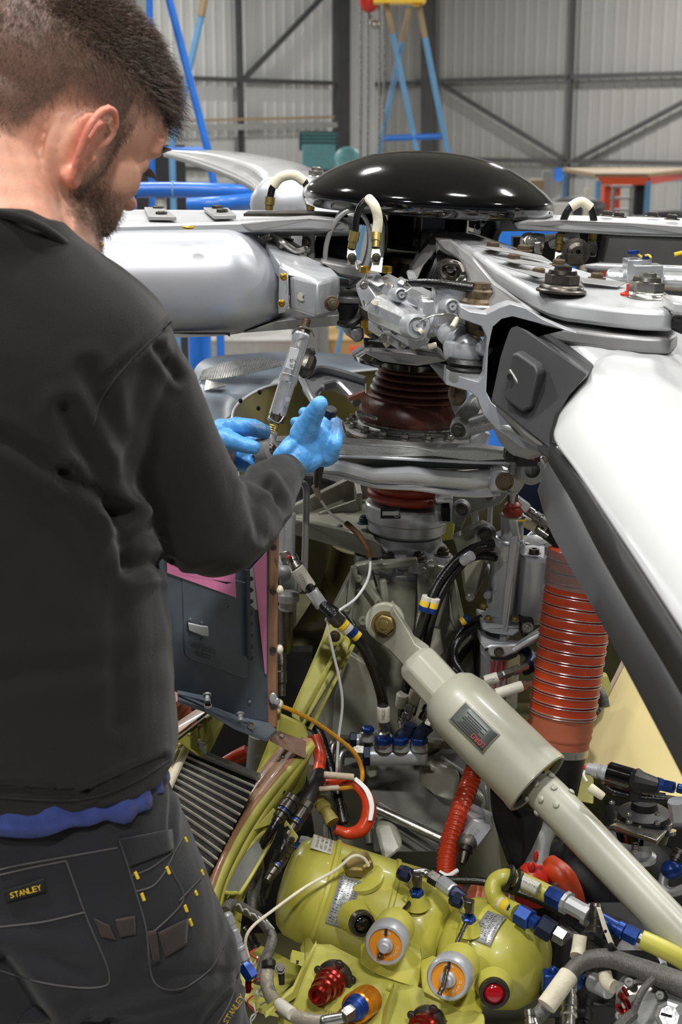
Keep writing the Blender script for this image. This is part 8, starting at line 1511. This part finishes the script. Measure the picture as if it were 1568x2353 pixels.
# shirt tail
b = MB(); n = 120; rws = [[], [], []]
c_ = (P(-390, 1780, 1.46) + P(376, 1780, 1.46)) / 2; hx = (P(376, 1780, 1.46) - P(-390, 1780, 1.46)).length / 2
for i in range(n):
    a = 2 * math.pi * i / n; ca, sa = math.cos(a), math.sin(a); e = .85; ex, ey = math.copysign(abs(ca) ** e, ca), math.copysign(abs(sa) ** e, sa); w = .0025 * math.sin(i * 1.3) + .002 * math.sin(i * .53)
    for k, (dz, s_) in enumerate(((.02, .985), (-.004, 1.0), (-.013 + .0035 * math.sin(i * .45) + .002 * math.sin(i * 1.1), 1.008))): rws[k].append(Vector((c_.x + hx * ex * s_ + w * ca, c_.y + .117 * ey * s_ + w * sa, c_.z + dz)))
b.grid(rws, True); build(b, 'shirt_tail', 'shirt_blue', pn_, ang=1.5, solid=.003)
# trousers
b = MB()
rows_loft(b, [(1740, -380, 362, 1.46, .105), (1800, -385, 385, 1.465, .112), (1870, -390, 412, 1.47, .12), (1950, -395, 445, 1.48, .13), (2050, -390, 482, 1.49, .14), (2140, -380, 512, 1.5, .14), (2210, -360, 528, 1.5, .13)])
def leg(ch): caps(b, ch, 24)
leg([(P(272, 2120, 1.5), .116), (P(318, 2240, 1.52), .124), (P(350, 2370, 1.53), .118), (Vector((-.13, 1.42, 1.98)), .085), (Vector((-.13, 1.36, 1.62)), .07)])
leg([(P(-190, 2130, 1.5), .11), (P(-230, 2250, 1.5), .11), (P(-260, 2400, 1.48), .10), (Vector((-.53, 1.32, 1.98)), .085), (Vector((-.54, 1.26, 1.62)), .07)])
folds2 = folds; folds = [((0, 2230), (80, 2353), 40, .02), ((200, 2350), (420, 2290), 26, .005), ((0, 2170), (200, 2230), 22, .003), ((395, 1800), (392, 1930), 8, .004), ((0, 1960), (160, 1935), 10, .002), ((350, 2230), (545, 2240), 18, .004), ((470, 2353), (560, 2250), 10, .004)]
trs = organic(b, 'trousers', 'trouser_black', pn_, .0052, 8, .5, swpost)
for s, x, y in (('r', -.13, 1.36), ('l', -.54, 1.26)):
    b = MB(); b.ell(Vector((x, y, 1.56)), (.055, .06, .07)); b.ell(Vector((x + .05, y + .05, 1.53)), (.10, .05, .042), (Vector((.8, .6, 0)), Vector((-.6, .8, 0)), ZUP)); b.box(Vector((x + .045, y + .045, 1.494)), (.24, .09, .016), (Vector((.8, .6, 0)), Vector((-.6, .8, 0)), ZUP)); build(b, 'boot', 'black_part', pn_, ang=1)
def bvh(o):
    t = BVHTree.FromPolygons([v.co + ORG[pn_.name] for v in o.data.vertices], [tuple(p.vertices) for p in o.data.polygons]); return t
TB = bvh(trs); WB = bvh(swt)
def hit(T, x, y, lift=.001):
    r = ray(x, y).normalized(); l_, n2, i_, d_ = T.ray_cast(CAM, r)
    return (l_ + n2 * lift) if l_ else P(x, y, 1.4)
def seam(T, pts, r, m, name='seam', n=8):
    c = cat([Vector((x, y, 0)) for x, y in pts], [1] * len(pts), n)[0] if len(pts) > 2 else [Vector(pts[0] + (0,)).lerp(Vector(pts[1] + (0,)), i / 12) for i in range(13)]
    q = MB(); q.tube([hit(T, p.x, p.y, r * .3) for p in c], r, 6, spline=False); return build(q, name, m, trs if T is TB else swt)
def patch(T, pts, m, name, lift=.0015, th=.0015, nu=8, nv=8):
    (a, b2, c, d) = pts; q = MB(); rows = []
    for i in range(nv + 1):
        t = i / nv; r = []
        for j in range(nu + 1):
            u = j / nu; x = (a[0] * (1 - u) + b2[0] * u) * (1 - t) + (d[0] * (1 - u) + c[0] * u) * t; y = (a[1] * (1 - u) + b2[1] * u) * (1 - t) + (d[1] * (1 - u) + c[1] * u) * t
            r.append(hit(T, x, y, lift))
        rows.append(r)
    q.grid(rows); return build(q, name, m, trs, solid=th, soff=1, ang=1.2)
def surftext(T, s, a, b2, h, m, name='lettering'):
    n = len(s); dx, dy = (b2[0] - a[0]) / n, (b2[1] - a[1]) / n; L = math.hypot(dx, dy); ux, uy = dy / L, -dx / L
    for i, ch in enumerate(s):
        g = GLY(ch); x0, x1 = g[2]; q = MB()
        q.add([hit(T, a[0] + dx * (i + .9 * (v[0] - x0) / max(.1, x1 - x0)) + ux * v[1] / .7 * h, a[1] + dy * (i + .9 * (v[0] - x0) / max(.1, x1 - x0)) + uy * v[1] / .7 * h, .0042) for v in g[0]], g[1]); build(q, name, m, trs, fixn=False)
patch(TB, [(10, 2045), (102, 2016), (106, 2046), (16, 2070)], 'black_matte', 'brand_label'); surftext(TB, 'STANLEY', (26, 2060), (98, 2040), 13, 'yellow_tag')
surftext(TB, 'STANLEY', (516, 2350), (556, 2290), 13, 'yellow_tag')
for pts in ([(0, 2010), (80, 1992), (152, 1978)], [(152, 1978), (200, 2110), (250, 2235), (228, 2268), (120, 2262), (0, 2230)], [(0, 2130), (100, 2118), (195, 2096)], [(275, 1930), (300, 2010), (335, 2130), (352, 2252), (412, 2272), (480, 2230), (515, 2170)], [(300, 2012), (345, 1995), (400, 1955)], [(312, 2048), (350, 2036), (378, 2004), (400, 1960), (425, 1915)], [(412, 2070), (450, 2030), (462, 2018)], [(352, 2142), (420, 2070), (400, 2010), (385, 1985)], [(0, 1998), (60, 1985), (270, 1948)], [(500, 2353), (530, 2300), (546, 2245)]): seam(TB, pts, .0011, 'seam_grey', 'trouser_seam')
for a, c in (((310, 2003), (317, 2018)), ((325, 2052), (331, 2068)), ((382, 1992), (389, 2007)), ((424, 1925), (428, 1934)), ((462, 2000), (466, 2010)), ((424, 2080), (429, 2094)), ((435, 2112), (440, 2126)), ((448, 2048), (452, 2056))): seam(TB, [a, c], .0019, 'yellow_tag', 'bar_tack')
for pts in ([(215, 2108), (250, 2125), (266, 2158), (232, 2150)], [(264, 2112), (308, 2104), (310, 2145), (275, 2152)], [(362, 2142), (430, 2110), (425, 2170), (380, 2198)], [(338, 2140), (356, 2136), (366, 2205), (352, 2210)]): patch(TB, pts, 'pocket_brown', 'tool_pocket', .0012)
patch(TB, [(272, 1928), (392, 1905), (396, 1952), (296, 1990)], 'trouser_black', 'pocket_flap', .001, .002)
for pts in ([(395, 738), (300, 830), (232, 920), (215, 980)], [(0, 1832), (180, 1838), (300, 1800), (392, 1745)]): seam(WB, pts, .0011, 'sweatshirt_black', 'sweatshirt_seam')
# --- gloves
def gpost(me):
    nrm = [v.normal.copy() for v in me.vertices]
    for v, n2 in zip(me.vertices, nrm): v.co += n2 * (.0009 * noise.noise(Vector((v.co.x * 110 + v.co.z * 60, v.co.y * 40, v.co.z * 30))) + .0003 * noise.noise(v.co * 200))
gm = MATS['glove_blue']; 
b = MB()
def flat(b, x, y, Y, rx, ry, dpt, ang): 
    s = S(x, y, Y); c, s2 = math.cos(ang), math.sin(ang); b.ell(P(x, y, Y), (rx * s, dpt, ry * s), (Vector((c, 0, -s2)), Vector((0, 1, 0)), Vector((s2, 0, c))), 24, 14)
caps(b, pc_([(648, 1092, 1.79, 30), (664, 1072, 1.80, 36), (684, 1052, 1.81, 42)]), 18)
flat(b, 690, 1035, 1.815, 56, 44, .02, -.5); flat(b, 712, 1015, 1.82, 52, 46, .018, -.9); flat(b, 738, 1025, 1.83, 40, 44, .02, -.3); flat(b, 745, 1040, 1.84, 38, 34, .02, 0); flat(b, 722, 1000, 1.835, 50, 52, .016, -.7); flat(b, 752, 1025, 1.845, 32, 38, .018, 0); flat(b, 705, 1060, 1.815, 42, 28, .02, -.4)
flat(b, 655, 1035, 1.80, 34, 18, .014, -.7)
caps(b, pc_([(700, 995, 1.81, 34), (716, 962, 1.795, 25), (728, 940, 1.785, 22), (736, 928, 1.78, 19)]), 16)
for ch in ([(752, 1042, 1.825, 26), (768, 1022, 1.815, 19), (776, 996, 1.83, 15.5), (771, 972, 1.85, 14)], [(745, 1030, 1.85, 26), (770, 1010, 1.855, 19), (772, 982, 1.88, 15), (755, 968, 1.90, 13)],
           [(735, 1010, 1.86, 24), (742, 975, 1.885, 17), (722, 952, 1.90, 15), (698, 948, 1.90, 13)], [(725, 1015, 1.87, 22), (722, 985, 1.90, 16), (700, 972, 1.915, 14), (678, 970, 1.91, 13)]): caps(b, pc_(ch), 14)
organic(b, 'right_glove', 'glove_blue', pn_, .0018, 9, .5, gpost)
b = MB()
caps(b, pc_([(470, 1078, 1.94, 34), (498, 1045, 1.95, 40)]), 16); flat(b, 512, 1018, 1.955, 36, 52, .016, .2); flat(b, 505, 1000, 1.96, 28, 40, .02, .2)
for ch in ([(520, 988, 1.955, 25), (545, 980, 1.95, 23), (580, 983, 1.94, 21), (606, 991, 1.935, 18)], [(515, 1008, 1.93, 24), (540, 1016, 1.915, 21), (565, 1024, 1.905, 18.5), (583, 1028, 1.90, 17)],
           [(520, 1030, 1.97, 24), (550, 1018, 1.985, 20), (585, 1014, 1.98, 16), (600, 1016, 1.975, 15)], [(520, 1045, 1.97, 24), (552, 1046, 1.965, 19), (575, 1056, 1.95, 16)], [(515, 1058, 1.96, 22), (545, 1066, 1.955, 17), (574, 1072, 1.94, 15)]): caps(b, pc_(ch), 14)
organic(b, 'left_glove', 'glove_blue', pn_, .0018, 9, .5, gpost)
# dirty glove finger ends
nt = gm.node_tree; nd = nt.nodes; bs = nd['Principled BSDF']; src = bs.inputs['Base Color'].links[0].from_socket
tc = nd.new('ShaderNodeTexCoord'); mx = nd.new('ShaderNodeMix'); mx.data_type = 'RGBA'; acc = None
for (x, y, Y, r) in ((600, 990, 1.92, .022), (774, 985, 1.84, .02), (757, 970, 1.9, .016)):
    vm = nd.new('ShaderNodeVectorMath'); vm.operation = 'DISTANCE'; nt.links.new(tc.outputs['Object'], vm.inputs[0]); vm.inputs[1].default_value = P(x, y, Y) - ORG[pn_.name]
    mr = nd.new('ShaderNodeMapRange'); nt.links.new(vm.outputs['Value'], mr.inputs[0]); mr.inputs[1].default_value = r * .5; mr.inputs[2].default_value = r * 1.3; mr.inputs[3].default_value = .7; mr.inputs[4].default_value = 0
    if acc is None: acc = mr.outputs[0]
    else:
        m3 = nd.new('ShaderNodeMath'); m3.operation = 'MAXIMUM'; nt.links.new(acc, m3.inputs[0]); nt.links.new(mr.outputs[0], m3.inputs[1]); acc = m3.outputs[0]
nt.links.new(acc, mx.inputs[0]); nt.links.new(src, mx.inputs[6]); mx.inputs[7].default_value = L3((26, 40, 52)); nt.links.new(mx.outputs[2], bs.inputs['Base Color'])
tl = root('inspection_tool', 'slim black hand tool gripped in the right blue glove', 'tool', P(727, 1118, 1.92))
q = MB(); q.turn((762, 938, 1.865), (745, 1000, 1.88), [(0, 12), (.03, 15), (.3, 15), (.32, 13), (1, 13)], 24); build(q, 'tool_head', 'black_part', tl)
q = MB(); q.turn((745, 1000, 1.88), (727, 1118, 1.93), [(0, 12), (.7, 11), (.9, 9), (1, 5)], 20); build(q, 'tool_handle', 'black_part', tl)
